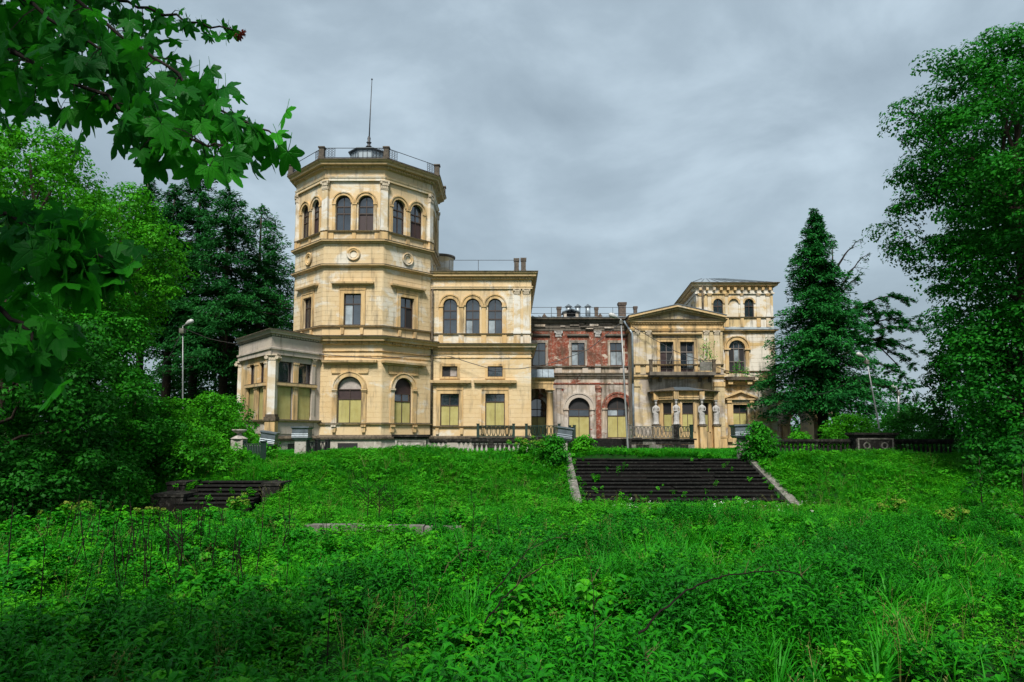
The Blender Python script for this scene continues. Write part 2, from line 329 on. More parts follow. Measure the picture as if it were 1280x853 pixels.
def arc(uc, zs, r, n=14): return [(uc-r*math.cos(math.pi*i/n), zs+r*math.sin(math.pi*i/n)) for i in range(n+1)]
class Op:
    """an opening in a face"""
    def __init__(s, F, px0, px1, pyt, pyb, arch=False, u=None, z=None, flat=1.0):
        s.F = F; s.arch = arch
        if u is None:
            ym = (pyt+pyb)/2; s.u0 = F.uz(px0, ym)[0]; s.u1 = F.uz(px1, ym)[0]
            xm = (px0+px1)/2; s.zt = F.uz(xm, pyt)[1]; s.zb = F.uz(xm, pyb)[1]
        else: s.u0, s.u1 = u; s.zb, s.zt = z
        s.uc = (s.u0+s.u1)/2; s.r = (s.u1-s.u0)/2; s.zs = s.zt-s.r if arch else s.zt
    def outline(s, g=0.0, foot=0.0):
        if s.arch: return [(s.u0-g, s.zb-foot)] + arc(s.uc, s.zs, s.r+g) + [(s.u1+g, s.zb-foot)]
        return [(s.u0-g, s.zb-foot), (s.u0-g, s.zt+g), (s.u1+g, s.zt+g), (s.u1+g, s.zb-foot)]
    def top(s, u, g=0.0):
        if not s.arch: return s.zt-g
        r = s.r-g; x = min(abs(u-s.uc), r); return s.zs+math.sqrt(max(0, r*r-x*x))
    def zof(s, py): return s.F.uz(640 if s.F.n.x == 0 else 0, py)[1]
def wall(F, u0, u1, z0, z1, ops, mat, reveal=0.35, parent=PALACE, **props):
    outer = [(u0, z0), (u1, z0), (u1, z1), (u0, z1)]
    loops = [outer] + [o.outline() for o in ops]
    tri = tessellate_polygon([[Vector((a, b, 0)) for a, b in l] for l in loops])
    pts = [p for l in loops for p in l]; m = MB()
    fs = []
    for t in tri:
        a, b, c = [Vector(pts[i]) for i in t]
        if (b-a).cross(c-a) < 0: t = (t[0], t[2], t[1])
        fs.append(t)
    m.add([F.p(u, z) for u, z in pts], fs)
    for o in ops:
        ol = o.outline(); n = len(ol)
        m.add([F.p(u, z, 0) for u, z in ol]+[F.p(u, z, -reveal) for u, z in ol], [(i, (i+1) % n, (i+1) % n+n, i+n) for i in range(n)])
    return m.build('wall', mat, parent, **props)
def ashlar(F, u0, u1, z0, z1, excl, mat, ch=0.36, bl=0.95, proud=0.014, j=0.022):
    m = MB(); nr = max(1, round((z1-z0)/ch)); h = (z1-z0)/nr
    for r_ in range(nr):
        a, b = z0+r_*h, z0+(r_+1)*h; iv = [(u0, u1)]
        for (e0, e1, ea, eb) in excl:
            if eb > a+0.02 and ea < b-0.02:
                iv = [q for (p0, p1) in iv for q in ((p0, min(p1, e0)), (max(p0, e1), p1)) if q[1]-q[0] > 0.08]
        for (p0, p1) in iv:
            x = p0; first = True
            while x < p1-0.02:
                L = bl*(0.5 if (first and r_ % 2) else 1.0); first = False
                x1 = min(p1, x+L)
                if p1-x1 < 0.2: x1 = p1
                q0, q1, y0, y1 = x+j/2, x1-j/2, a+j/2, b-j/2
                m.add([F.p(q0, y0, proud), F.p(q1, y0, proud), F.p(q1, y1, proud), F.p(q0, y1, proud),
                       F.p(q0-j*.3, y0-j*.3), F.p(q1+j*.3, y0-j*.3), F.p(q1+j*.3, y1+j*.3), F.p(q0-j*.3, y1+j*.3)],
                      [(0, 1, 2, 3), (0, 4, 5, 1), (1, 5, 6, 2), (2, 6, 7, 3), (3, 7, 4, 0)])
                x = x1
    if m.f: m.build('wall_blocks', mat, PALACE, kind='stuff')
KIND = {'g': ('pane', 'glass'), 'b': ('board', 'board'), 'd': ('panel', 'darkpanel'), 'v': ('pane', 'dark'), 'w': ('pane', 'paleglass'), 'm': ('panel', 'greypanel')}  # v is a near-black sheet painted as the unlit interior
def window(o, rows, frame='frame', t=0.07, depth=-0.22, label=None, bar=0.05):
    """rows from the bottom up: (z of the row's top or None, kinds of its cells); frame and each pane or board a sub-part"""
    F = o.F; m = MB()
    W = bpy.data.objects.new('window', None); link(W, PALACE); W.matrix_parent_inverse = Matrix.Translation(-Vector(PALACE.location))
    ol = o.outline(-t, -t); m.band(F, ol, o.outline(0.0), depth-0.05, depth+0.07)
    m.fbox(F, o.u0, o.u1, o.zb, o.zb+t, depth-0.05, depth+0.07)
    z = o.zb+t; zt_all = o.zt-t; subs = []
    for ri, (zt, kinds) in enumerate(rows):
        zt = zt_all if zt is None else zt
        last = ri == len(rows)-1; n = len(kinds); wd = (o.u1-o.u0-2*t)/n
        for k, ch in enumerate(kinds):
            a = o.u0+t+k*wd; b = a+wd; K = 10 if o.arch else 1
            top = []
            for q in range(K+1):
                u = b-(b-a)*q/K; top.append((u, max(z+0.005, min(zt, o.top(u, t*0.6)))))
            pts = [(a, z), (b, z)]+top
            nm, mt = KIND[ch]; subs.append((nm, mt, pts, -0.02 if ch == 'b' else 0.0))
            if k: m.fbox(F, a-bar/2, a+bar/2, z, min(zt, o.top(a, t)), depth+0.005, depth+0.06)
        if not last: 
            hw = math.sqrt(max(0.01, o.r**2-max(0, zt-o.zs)**2)) if o.arch else o.r
            m.fbox(F, o.uc-hw, o.uc+hw, zt-0.04, zt+0.04, depth+0.008, depth+0.068)
        z = zt
    m.build('frame', frame, W)
    for nm, mt, pts, dd in subs:
        q = MB(); q.fprism(F, pts, depth-0.02-dd, depth+0.002-dd*1.3); q.build(nm, mt, W)
    if label: W['label'] = label
    return W
def part(m, name, mat, **kw): return m.build(name, mat, PALACE, **kw)
def casing(o, w, d, mat='trim', foot=0.0, name='casing'):
    m = MB(); m.band(o.F, o.outline(0.0, foot), o.outline(w, foot), -0.02, d)
    ow = o.outline(w, foot); m.band(o.F, ow, [(u+(0.05 if u > o.uc else -0.05), z+(0.05 if z > o.zb+0.3 else 0)) for u, z in ow], 0, d+0.04)
    part(m, name, mat)
def slab(F, u0, u1, z0, z1, d, mat='cornice', name='hood'):
    """projecting hood mould over an opening"""
    m = MB(); h = z1-z0
    c = [F.p(u0, 0)[:2], F.p(u1, 0)[:2]]
    a = F.p(u0+0.08, 0, 0); 
    prof = [(0.0, z0), (d*0.35, z0+h*0.1), (d*0.45, z0+h*0.35), (d*0.95, z0+h*0.5), (d, z0+h*0.9), (d, z0+h), (0.0, z1+0.04)]
    m.sweep([F.p(u0, 0, -0.05)[:2], F.p(u0, 0, 0)[:2], F.p(u1, 0, 0)[:2], F.p(u1, 0, -0.05)[:2]], prof)
    part(m, name, mat)
def cornice(path, zb, zt, o_, mat='cornice', closed=False, name='cornice', dent=True, lip='ledge'):
    h = zt-zb; m = MB()
    m.sweep(path, [(0.0, zb), (0.06*1, zb+h*0.08), (o_*0.25, zb+h*0.12), (o_*0.3, zb+h*0.38), (o_*0.72, zb+h*0.45), (o_*0.75, zb+h*0.68), (o_*0.92, zb+h*0.8), (o_, zb+h*0.97), (o_, zt-0.03), (o_*0.9, zt-0.02), (-0.3, zt-0.02)], closed)
    part(m, name, mat)
    m = MB(); m.sweep(path, [(o_*0.9, zt-0.025), (o_+0.025, zt-0.03), (o_+0.025, zt+0.03), (-0.3, zt+0.08)], closed); part(m, 'drip_edge', lip)
    if dent:
        m = MB(); n = len(path)
        for i in range(n if closed else n-1):
            a, b = path[i], path[(i+1) % n]; F = Face(a, b); k = int(F.L/0.24)
            for q in range(k):
                u = (q+0.5)*F.L/k; m.fbox(F, u-0.06, u+0.06, zb+h*0.14, zb+h*0.36, o_*0.2, o_*0.3+0.07)
        part(m, 'dentils', mat, kind='stuff')
def string(path, zb, zt, o_, mat='trim', closed=False, name='string_course', dark=True):
    h = zt-zb; m = MB()
    m.sweep(path, [(0.0, zb), (o_*0.4, zb+h*0.15), (o_*0.5, zb+h*0.5), (o_, zb+h*0.6), (o_, zt), (-0.1, zt+0.005)], closed); part(m, name, mat)
    if dark:
        m = MB(); m.sweep(path, [(-0.08, zt+0.008), (o_+0.02, zt-0.01), (o_+0.02, zt+0.025), (-0.08, zt+0.05)], closed); part(m, 'weathered_edge', 'ledge')
def capital(F, uc, z0, z1, w, d, mat='capital'):
    m = MB(); h = z1-z0
    m.fbox(F, uc-w*0.5, uc+w*0.5, z0, z0+h*0.1, 0, d+0.03)
    m.fbox(F, uc-w*0.45, uc+w*0.45, z0+h*0.1, z0+h*0.85, 0, d)
    for r_ in range(2):
        for k in range(4):
            u = uc-w*0.45+w*0.9*(k+0.5*(r_+0.5)+0.1)/4; zz = z0+h*(0.12+0.34*r_)
            m.fprism(F, [(u-w*0.11, zz), (u+w*0.11, zz), (u+w*0.13, zz+h*0.2), (u, zz+h*0.36), (u-w*0.13, zz+h*0.2)], d, d+0.05+0.03*r_)
    for sgn in (-1, 1):
        cx = uc+sgn*w*0.5; m.fprism(F, [(cx+w*0.16*math.cos(a*math.pi/4), z0+h*0.76+w*0.16*math.sin(a*math.pi/4)) for a in range(8)], 0, d+0.1)
    m.fbox(F, uc-w*0.66, uc+w*0.66, z0+h*0.88, z1, 0, d+0.1)
    part(m, 'capital', mat)
def pilaster(F, uc, z0, z1, w, d, mat='column', cap=0.45, capmat='capital'):
    m = MB(); m.fbox(F, uc-w/2, uc+w/2, z0+0.3, z1-cap, -0.01, d)
    m.fbox(F, uc-w/2-0.06, uc+w/2+0.06, z0, z0+0.18, -0.01, d+0.07); m.fbox(F, uc-w/2-0.03, uc+w/2+0.03, z0+0.18, z0+0.3, -0.01, d+0.04)
    part(m, 'pilaster', mat)
    if cap > 0: capital(F, uc, z1-cap, z1, w, d, capmat)
def excl(o, g=0.3, up=0.3, down=0.0): return (o.u0-g, o.u1+g, o.zb-down, o.zt+up)

# ---------------------------------------------------------------- the octagonal belvedere
TY = 50.0
xl, xr = X(398, TY), X(476, TY); A = xr-xl; S = A*math.sqrt(.5)
OCT = [(xl-S, TY+S+A), (xl-S, TY+S), (xl, TY), (xr, TY), (xr+S, TY+S), (xr+S, TY+S+A), (xr, TY+2*S+A), (xl, TY+2*S+A)]
def inset(path, d):
    c = Vector((sum(p[0] for p in path)/len(path), sum(p[1] for p in path)/len(path)))
    ap = A/2*2.41421; return [tuple(c+(Vector(p)-c)*(1-d/ap)) for p in path]
def octfaces(path): return [Face(path[i], path[(i+1) % 8]) for i in range(8)]     # 0 W, 1 SW, 2 S(front), 3 SE, 4 E, ...
def zf(py): return Z(py, TY)
z_base, z_led, z_c1a, z_c1b, z_att, z_s2a, z_s2b, z_s3a, z_s3b, z_sill = [zf(v) for v in (549, 530, 431.5, 421, 407.5, 334.5, 330.8, 304.6, 300, 288.5)]
OF = octfaces(OCT)
# foundation
mp_ = MB(); mp_.sweep(inset(OCT, -0.12), [(0, -0.5), (0, z_base), (-0.2, z_base+0.02)], True); part(mp_, 'foundation', 'plinth')
mp_ = MB(); mp_.sweep(OCT, [(0.0, z_base-0.02), (0.26, z_base-0.02), (0.28, z_base+0.12), (0.1, z_base+0.28), (0, z_base+0.3)], True); part(mp_, 'base_moulding', 'ledge')
for px0, px1 in ((422, 447), (497, 514)):
    F = OF[2] if px0 < 470 else OF[3]; F2 = Face(*inset(OCT, -0.12)[2:4]) if px0 < 470 else Face(*inset(OCT, -0.12)[3:5])
    a, _ = F2.uz(px0, 558); b, _ = F2.uz(px1, 558); m = MB(); m.fbox(F2, a, b, 0.15, zf(554), -0.1, 0.012); m.build('basement_window', 'dark', PALACE)  # near-black box, the opening's inner shade put into its colour
# ground floor
gF = OF[2]; o1 = Op(gF, 421.5, 452, 470.8, 529.5, True)
gR = OF[3]; o2 = Op(gR, 492.5, 515, 474, 530.3, True)
dz = o2.zb-o1.zb; o2.zb = o1.zb; o2.zt = o1.zt; o2.zs = o2.zt-o2.r
for i, F in enumerate(OF):
    ops = [o1] if i == 2 else [o2] if i == 3 else []
    wall(F, 0, F.L, z_base+0.25, z_c1a+0.05, ops, 'stucco')
zz_b, zz_s = zf(499), zf(487)
window(o1, [(zz_b, 'bb'), (zz_s, 'dd'), (None, 'm')], label='arched window boarded yellow below with a grey fanlight panel')
window(o2, [(zf(501), 'bb'), (zf(491.5), 'gg'), (None, 'd')], label='arched window boarded yellow below, dark brown fanlight')
hz0, hz1 = zf(456.5), zf(450.8)
for o in (o1, o2):
    F = o.F; m = MB(); m.band(F, arc(o.uc, o.zs, o.r), arc(o.uc, o.zs, o.r+0.34), -0.02, 0.10); m.band(F, arc(o.uc, o.zs, o.r+0.30), arc(o.uc, o.zs, o.r+0.38), 0.0, 0.15); part(m, 'archivolt', 'trim')
    for sg in (-1, 1):
        u = o.uc+sg*(o.r+0.19); m = MB(); m.fbox(F, u-0.17, u+0.17, o.zb, o.zs-0.1, -0.02, 0.10); part(m, 'jamb_pilaster', 'trim')
        m = MB(); m.fbox(F, u-0.22, u+0.22, o.zs-0.14, o.zs-0.02, 0, 0.2); m.fbox(F, u-0.20, u+0.20, o.zs-0.24, o.zs-0.14, 0, 0.14); part(m, 'impost', 'cornice')
        m = MB(); m.fprism(F, [(u-0.16, z_led-0.22), (u-0.12, z_led-0.62), (u+0.12, z_led-0.62), (u+0.16, z_led-0.22)], 0, 0.16); m.fbox(F, u-0.18, u+0.18, z_led-0.22, z_led-0.1, 0, 0.24); part(m, 'console', 'trim')
    slab(F, o.uc-1.6, o.uc+1.6, hz0, hz1, 0.42)
    m = MB(); m.fbox(F, o.uc-1.4, o.uc+1.4, hz0-0.5, hz0-0.01, 0, 0.05); m.fbox(F, o.uc-1.35, o.uc+1.35, hz0-0.62, hz0-0.5, 0, 0.10); part(m, 'hood_panel', 'trim')
    ashlar(F, 0.03, F.L-0.03, z_led+0.1, zf(446), [excl(o, 0.42, 0.42), (o.uc-1.62, o.uc+1.62, hz0-0.65, hz1+0.05)], 'stucco')
string(OCT, z_led-0.12, z_led+0.03, 0.16, 'trim', True)
string(OCT, zf(447), zf(444.5), 0.07, 'trim', True, dark=False)
string(OCT, zf(440.5), zf(438.5), 0.10, 'trim', True, dark=False)
cornice(OCT, z_c1a, z_c1b, 0.62, 'cornice', True)
# attic belt under the second floor
o_in = inset(OCT, 0.12); OF2 = octfaces(o_in)
for F in OF2: wall(F, 0, F.L, z_c1b-0.03, z_att+0.02, [], 'stucco')
string(o_in, z_att-0.12, z_att+0.02, 0.18, 'cornice', True)
for F in OF2[1:4]:
    for s_ in (-1, 1):
        u = F.L/2+s_*0.72; m = MB(); m.fprism(F, [(u-0.13, z_att-0.14), (u-0.1, z_att-0.62), (u+0.1, z_att-0.62), (u+0.13, z_att-0.14)], 0, 0.13); part(m, 'console', 'trim')
# second floor
ops2 = []
o = Op(OF2[2], 429.8, 451.3, 367.3, 406.5); w2 = o.u1-o.u0; ops2.append(o)
for F in (OF2[3], OF2[1]): ops2.append(Op(F, 0, 0, 0, 0, u=(F.L/2-w2/2, F.L/2+w2/2), z=(o.zb, o.zt)))
OPS2 = {2: ops2[0], 3: ops2[1], 1: ops2[2]}
zh0, zh1 = zf(357.2), zf(352.6)
for i, F in enumerate(OF2):
    wall(F, 0, F.L, z_att, z_s2a+0.03, [OPS2[i]] if i in OPS2 else [], 'stucco_up')
    if i in OPS2:
        o = OPS2[i]; casing(o, 0.27, 0.07)
        m = MB(); m.fbox(F, o.uc-1.0, o.uc+1.0, o.zt+0.33, zh0, 0, 0.05); part(m, 'hood_panel', 'trim')
        slab(F, o.uc-1.26, o.uc+1.26, zh0, zh1, 0.34)
        ashlar(F, 0.02, F.L-0.02, z_att+0.05, z_s2a, [excl(o, 0.34, 0.34), (o.uc-1.02, o.uc+1.02, o.zt, zh0), (o.uc-1.28, o.uc+1.28, zh0-0.02, zh1+0.06)], 'stucco_up')
        rt = o.zt-(o.zt-o.zb)*0.32
        window(o, [(rt, 'wg' if i == 2 else 'gv'), (None, 'gg')], label='tall window with two lower casements and two top lights')
    elif i in (0, 4): ashlar(F, 0.02, F.L-0.02, z_att+0.05, z_s2a, [], 'stucco_up')
string(o_in, z_s2a, z_s2b, 0.30, 'cornice', True)
# roundel band
for i, F in enumerate(OF2):
    wall(F, 0, F.L, z_s2b, z_s3a+0.03, [], 'stucco_up')
    if i in (0, 1, 2, 3, 4):
        zc = (z_s2b+z_s3a)/2+0.02; uc = F.L/2; rr = 0.52
        ashlar(F, 0.02, F.L-0.02, z_s2b+0.06, z_s3a, [(uc-rr, uc+rr, zc-rr, zc+rr)], 'stucco_up')
        m = MB(); K = 24
        P = []
        for r_, d_ in ((rr, 0.0), (rr, 0.08), (rr-0.06, 0.12), (rr-0.12, 0.10), (rr-0.16, 0.05), (rr-0.2, 0.05), (rr-0.23, 0.09), (rr-0.26, 0.04), (0.16, -0.16), (0.0, -0.2)):
            P += [F.p(uc+r_*math.cos(2*math.pi*k/K), zc+r_*math.sin(2*math.pi*k/K), d_+0.016) for k in range(K)]
        m.add(P, [(a*K+k, a*K+(k+1) % K, (a+1)*K+(k+1) % K, (a+1)*K+k) for a in range(9) for k in range(K)]); part(m, 'roundel', 'trim', smooth=True)
string(o_in, z_s3a, z_s3b, 0.32, 'cornice', True)
# belvedere storey
o3 = inset(OCT, 0.18); OF3 = octfaces(o3)
for F in OF3:
    wall(F, 0, F.L, z_s3b, z_sill, [], 'stucco_up')
    for s_ in (-1, 0, 1):
        m = MB(); u = F.L/2+s_*(F.L/2-0.36)
        m.fbox(F, u-(0.30 if s_ else 0.14), u+(0.30 if s_ else 0.14), z_s3b, z_sill-0.09, 0, 0.08); part(m, 'pedestal', 'trim')
string(o3, z_sill-0.1, z_sill+0.02, 0.17, 'cornice', True)
oa = Op(OF3[2], 422.5, 441.3, 244.7, 289); ob = Op(OF3[2], 451, 469.2, 244.7, 289)
z_ar = zf(226)
wv = oa.u1-oa.u0; off = abs(OF3[2].L/2-oa.uc); off = (ob.uc-oa.uc)/2
for i, F in enumerate(OF3):
    ops = []
    if i in (0, 1, 2, 3, 4):
        for s_ in (-1, 1):
            uc = F.L/2+s_*off; ops.append(Op(F, 0, 0, 0, 0, True, u=(uc-wv/2, uc+wv/2), z=(z_sill+0.02, oa.zt)))
    wall(F, 0, F.L, z_sill, z_ar, ops, 'stucco_up')
    for k, o in enumerate(ops):
        m = MB(); m.band(F, arc(o.uc, o.zs, o.r), arc(o.uc, o.zs, o.r+0.22), -0.02, 0.10); m.band(F, arc(o.uc, o.zs, o.r+0.2), arc(o.uc, o.zs, o.r+0.29), 0, 0.16); part(m, 'archivolt', 'trim')
        window(o, [(o.zb+(o.zt-o.zb)*0.50, 'gg' if k == 0 else 'dd'), (o.zb+(o.zt-o.zb)*0.70, 'gg'), (None, 'gg')], t=0.06, label='round arched belvedere window')
    if ops:
        zs = ops[0].zs
        for u, wd in ((ops[0].u0-0.14, 0.22), (F.L/2, 0.28), (ops[1].u1+0.14, 0.22)):
            m = MB(); m.fbox(F, u-wd/2, u+wd/2, z_sill+0.02, zs-0.12, -0.01, 0.10); m.fbox(F, u-wd/2-0.04, u+wd/2+0.04, zs-0.16, zs-0.02, -0.01, 0.15); part(m, 'jamb_pilaster', 'trim')
# corner pilasters straddling each corner
z_cap0, z_cap1 = zf(237), zf(226)
for k in range(8):
    c = Vector((sum(p[0] for p in o3)/8, sum(p[1] for p in o3)/8)); p = Vector(o3[k]); n = (p-c).normalized(); t = Vector((-n.y, n.x))
    if n.dot(Vector((0, -1))) < -0.5: continue
    F = Face(tuple(p-t*0.3*-1+n*0.02), tuple(p-t*0.3+n*0.02)) if Vector(( -t.y, t.x)).dot(n) > 0 else Face(tuple(p-t*0.3+n*0.02), tuple(p+t*0.3+n*0.02))
    if F.n.dot(n) < 0: F = Face(tuple(F.p1), tuple(F.p0))
    m = MB(); m.fbox(F, 0.0, 0.6, z_s3b+0.02, z_sill-0.08, -0.25, 0.14); part(m, 'pedestal', 'trim')
    m = MB(); m.fbox(F, 0.04, 0.56, z_sill+0.3, z_cap0, -0.25, 0.12); m.fbox(F, 0.0, 0.6, z_sill+0.03, z_sill+0.3, -0.25, 0.16); part(m, 'pilaster', 'column')
    m = MB(); m.fbox(F, 0.02, 0.58, z_cap0, z_cap1, -0.25, 0.12); part(m, 'capital_core', 'capital'); capital(F, 0.3, z_cap0, z_cap1, 0.56, 0.12)
# entablature
ent = inset(OCT, 0.06); zc2a, zc2b = zf(212.5), zf(202.5)
m = MB(); m.sweep(ent, [(-0.1, z_ar), (0.05, z_ar), (0.05, zf(223)), (0.09, zf(222.8)), (0.12, zf(221)), (0.0, zf(220.8)), (0.0, zc2a)], True); part(m, 'entablature', 'stucco_up')
cornice(ent, zc2a, zc2b, 0.68, 'cornice', True)
m = MB(); m.add([(x, y, zc2b+0.02) for x, y in inset(OCT, -0.6)], [tuple(range(7, -1, -1))]); part(m, 'tower_roof', 'roof')
# balustrade on the tower roof: a thing of stone posts, iron panels and rails
bal = inset(OCT, -0.35); zr0, zr1 = zc2b+0.05, zc2b+0.98
RB = thing('roof_balustrade', (xl, TY, zr0), 'iron balustrade with stone posts round the top of the octagonal tower', 'railing')
for k in range(8):
    x, y = bal[k]; m = MB(); m.box(x-0.19, x+0.19, y-0.19, y+0.19, zr0, zr1-0.1); m.box(x-0.25, x+0.25, y-0.25, y+0.25, zr1-0.1, zr1); m.box(x-0.24, x+0.24, y-0.24, y+0.24, zr0, zr0+0.14); m.build('post', 'oldstone', RB)
    F = Face(bal[k], bal[(k+1) % 8])
    for zz in (zr1-0.06, zr0+0.14):
        m = MB(); m.tube([F.p(0.2, zz), F.p(F.L-0.2, zz)], 0.026, 5); m.build('rail', 'iron', RB)
    for ub, ue in ((0.28, 0.98), (F.L-0.98, F.L-0.28)):
        if k in (1, 2, 3) and not (k == 2 and ub > 3): pass
        m = MB(); n_ = 3; 
        for a in range(n_+1): u = ub+(ue-ub)*a/n_; m.tube([F.p(u, zr0+0.14), F.p(u, zr1-0.06)], 0.016, 4)
        for a in range(n_):
            for b in range(4):
                u0 = ub+(ue-ub)*a/n_; u1 = u0+(ue-ub)/n_; z0 = zr0+0.14+(zr1-zr0-0.2)*b/4; z1 = z0+(zr1-zr0-0.2)/4
                m.tube([F.p(u0, z0), F.p(u1, z1)], 0.011, 4); m.tube([F.p(u1, z0), F.p(u0, z1)], 0.011, 4)
        m.build('lattice_panel', 'iron', RB, kind='stuff')
# roof lantern and mast
cx_ = sum(p[0] for p in OCT)/8; cyy = sum(p[1] for p in OCT)/8-1.0; cx_ = X(461, cyy, 190)
LN = thing('roof_lantern', (cx_, cyy, zr0), 'low glazed grey lantern on top of the octagonal tower', 'lantern')
LR = 1.5
def ngon_ring(r, n=8, a0=math.pi/8): return [(cx_+r*math.cos(a0+2*math.pi*k/n), cyy+r*math.sin(a0+2*math.pi*k/n)) for k in range(n)]
lp = ngon_ring(LR); zl0, zl1 = zr0-0.02, Z(186, cyy-1.4)
for k in range(8):
    F = Face(lp[k], lp[(k+1) % 8])
    m = MB(); m.fbox(F, 0.03, F.L-0.03, zl0, zl0+1.2, -0.06, 0); m.fbox(F, 0.03, F.L-0.03, zl1-0.08, zl1, -0.06, 0)
    for q in range(4): u = 0.04+(F.L-0.08)*q/3; m.fbox(F, u-0.035, u+0.035, zl0+1.2, zl1-0.08, -0.06, 0)
    m.build('glazing_frame', 'slate', LN)
    for q in range(3): 
        u = 0.04+(F.L-0.08)*q/3; m = MB(); m.fbox(F, u+0.035, u+(F.L-0.08)/3-0.035, zl0+1.2, zl1-0.08, -0.045, -0.03); m.build('pane', 'paleglass', LN)
m = MB(); r1 = ngon_ring(LR+0.18); r2 = ngon_ring(0.35)
m.add([(x, y, zl1) for x, y in r1]+[(x, y, zl1+0.06) for x, y in r1]+[(x, y, zl1+0.55) for x, y in r2], [(i, (i+1) % 8, 8+(i+1) % 8, 8+i) for i in range(8)]+[(8+i, 8+(i+1) % 8, 16+(i+1) % 8, 16+i) for i in range(8)]+[tuple(range(16, 24)), tuple(range(7, -1, -1))])
m.build('lantern_roof', 'slate', LN)
zt_m = Z(99.8, cyy)
FP = thing('flagpole', (cx_, cyy, zl1+0.7), 'tall bare mast rising from the lantern of the octagonal tower', 'mast')
m = MB(); m.tube([(cx_, cyy, zl1+0.9), (cx_+0.05, cyy, (zl1+zt_m)/2), (cx_+0.15, cyy, zt_m)], [0.06, 0.045, 0.026], 8); m.build('pole', 'iron', FP, smooth=True)
m = MB(); m.lathe((cx_, cyy, zl1+0.70), [(0.28, 0), (0.2, 0.12), (0.1, 0.2), (0.16, 0.35), (0.22, 0.42), (0.1, 0.5), (0.14, 0.75), (0.08, 0.95)], 12); m.build('finial_base', 'iron', FP, smooth=True)
m = MB(); m.lathe((cx_+0.15, cyy, zt_m-0.05), [(0.03, 0), (0.07, 0.05), (0.07, 0.1), (0.02, 0.16)], 8); m.build('cap', 'iron', FP)

# ---------------------------------------------------------------- annex left of the tower
aC = at(339, 500, 46.2); aR_ = (xl+0.05, TY+0.0); aL = at(299.5, 500, 51.3)
ANX = [(aL.x-1.5, 58.0), (aL.x, 51.3), (aC.x, 46.2), aR_]
FL, FR = Face(ANX[1], ANX[2]), Face(ANX[2], ANX[3])
zA = {}
def za(py): return Z(py, 46.2)
z_ab, z_al, z_afl, z_aw, z_aar, z_acb, z_act = za(551), za(525.5), za(479), za(450.5), za(443), za(421), za(412.8)
m = MB(); m.sweep([(p[0], p[1]) for p in ANX], [(0.12, -0.6), (0.12, z_ab), (0, z_ab+0.01)]); part(m, 'foundation', 'plinth')
m = MB(); m.sweep(ANX, [(0.0, z_ab-0.02), (0.26, z_ab-0.02), (0.3, z_ab+0.14), (0.1, z_ab+0.3), (0, z_ab+0.3)]); part(m, 'base_moulding', 'ledge')
string(ANX, z_al-0.12, z_al+0.02, 0.2, 'cornice')
for F, xs in ((FR, ((347.5, 365.5), (373.5, 389.5))), (FL, ((311.5, 318.5), (324, 331)))):
    ops = []; lows = []
    for a, b in xs:
        zm_ = 465; u0 = F.uz(a, zm_)[0]; u1 = F.uz(b, zm_)[0]
        up = Op(F, 0, 0, 0, 0, u=(u0, u1), z=(z_afl+0.12, z_aw)); lo = Op(F, 0, 0, 0, 0, u=(u0, u1), z=(z_al+0.05, z_afl-0.15))
        ops += [up]; lows += [lo]
    wall(F, 0, F.L, z_ab+0.25, z_acb+0.05, ops+lows, 'gray' if F is FR else 'trim')
    for o in ops: window(o, [(None, 'g')], t=0.05, label='wide dark pane in the upper row of the annex')
    for o in lows: window(o, [(None, 'b')], t=0.03, depth=-0.1, label='opening filled with one yellow board')
    us = sorted([o.u0 for o in ops]+[o.u1 for o in ops]); cs = [us[0]-0.14, (us[1]+us[2])/2, us[3]+0.14]
    for u in cs:
        wd = 0.24 if u != cs[1] else (us[2]-us[1])*0.7
        m = MB(); m.fbox(F, u-wd/2, u+wd/2, z_afl+0.12, z_aw-0.12, -0.02, 0.07); m.fbox(F, u-wd/2-0.04, u+wd/2+0.04, z_aw-0.14, z_aw, -0.02, 0.11); part(m, 'pilaster', 'trim')
        m = MB(); m.fbox(F, u-wd/2, u+wd/2, z_al+0.03, z_afl-0.28, -0.02, 0.07); m.fbox(F, u-wd/2-0.04, u+wd/2+0.04, z_afl-0.3, z_afl-0.16, -0.02, 0.11); part(m, 'pilaster', 'trim')
    m = MB(); m.fbox(F, us[0]-0.4, us[3]+0.4, z_afl-0.12, z_afl+0.08, -0.02, 0.2); m.fbox(F, us[0]-0.35, us[3]+0.35, z_afl-0.18, z_afl-0.12, -0.02, 0.13); part(m, 'mid_rail', 'cornice')
    m = MB(); m.fbox(F, us[0]-0.35, us[3]+0.35, z_afl+0.08, z_afl+0.115, -0.02, 0.21); part(m, 'weathered_edge', 'ledge')
    m = MB(); m.fbox(F, us[0]-0.3, us[3]+0.3, z_ab+0.45, z_al-0.25, -0.01, 0.05); part(m, 'base_panel', 'gray')
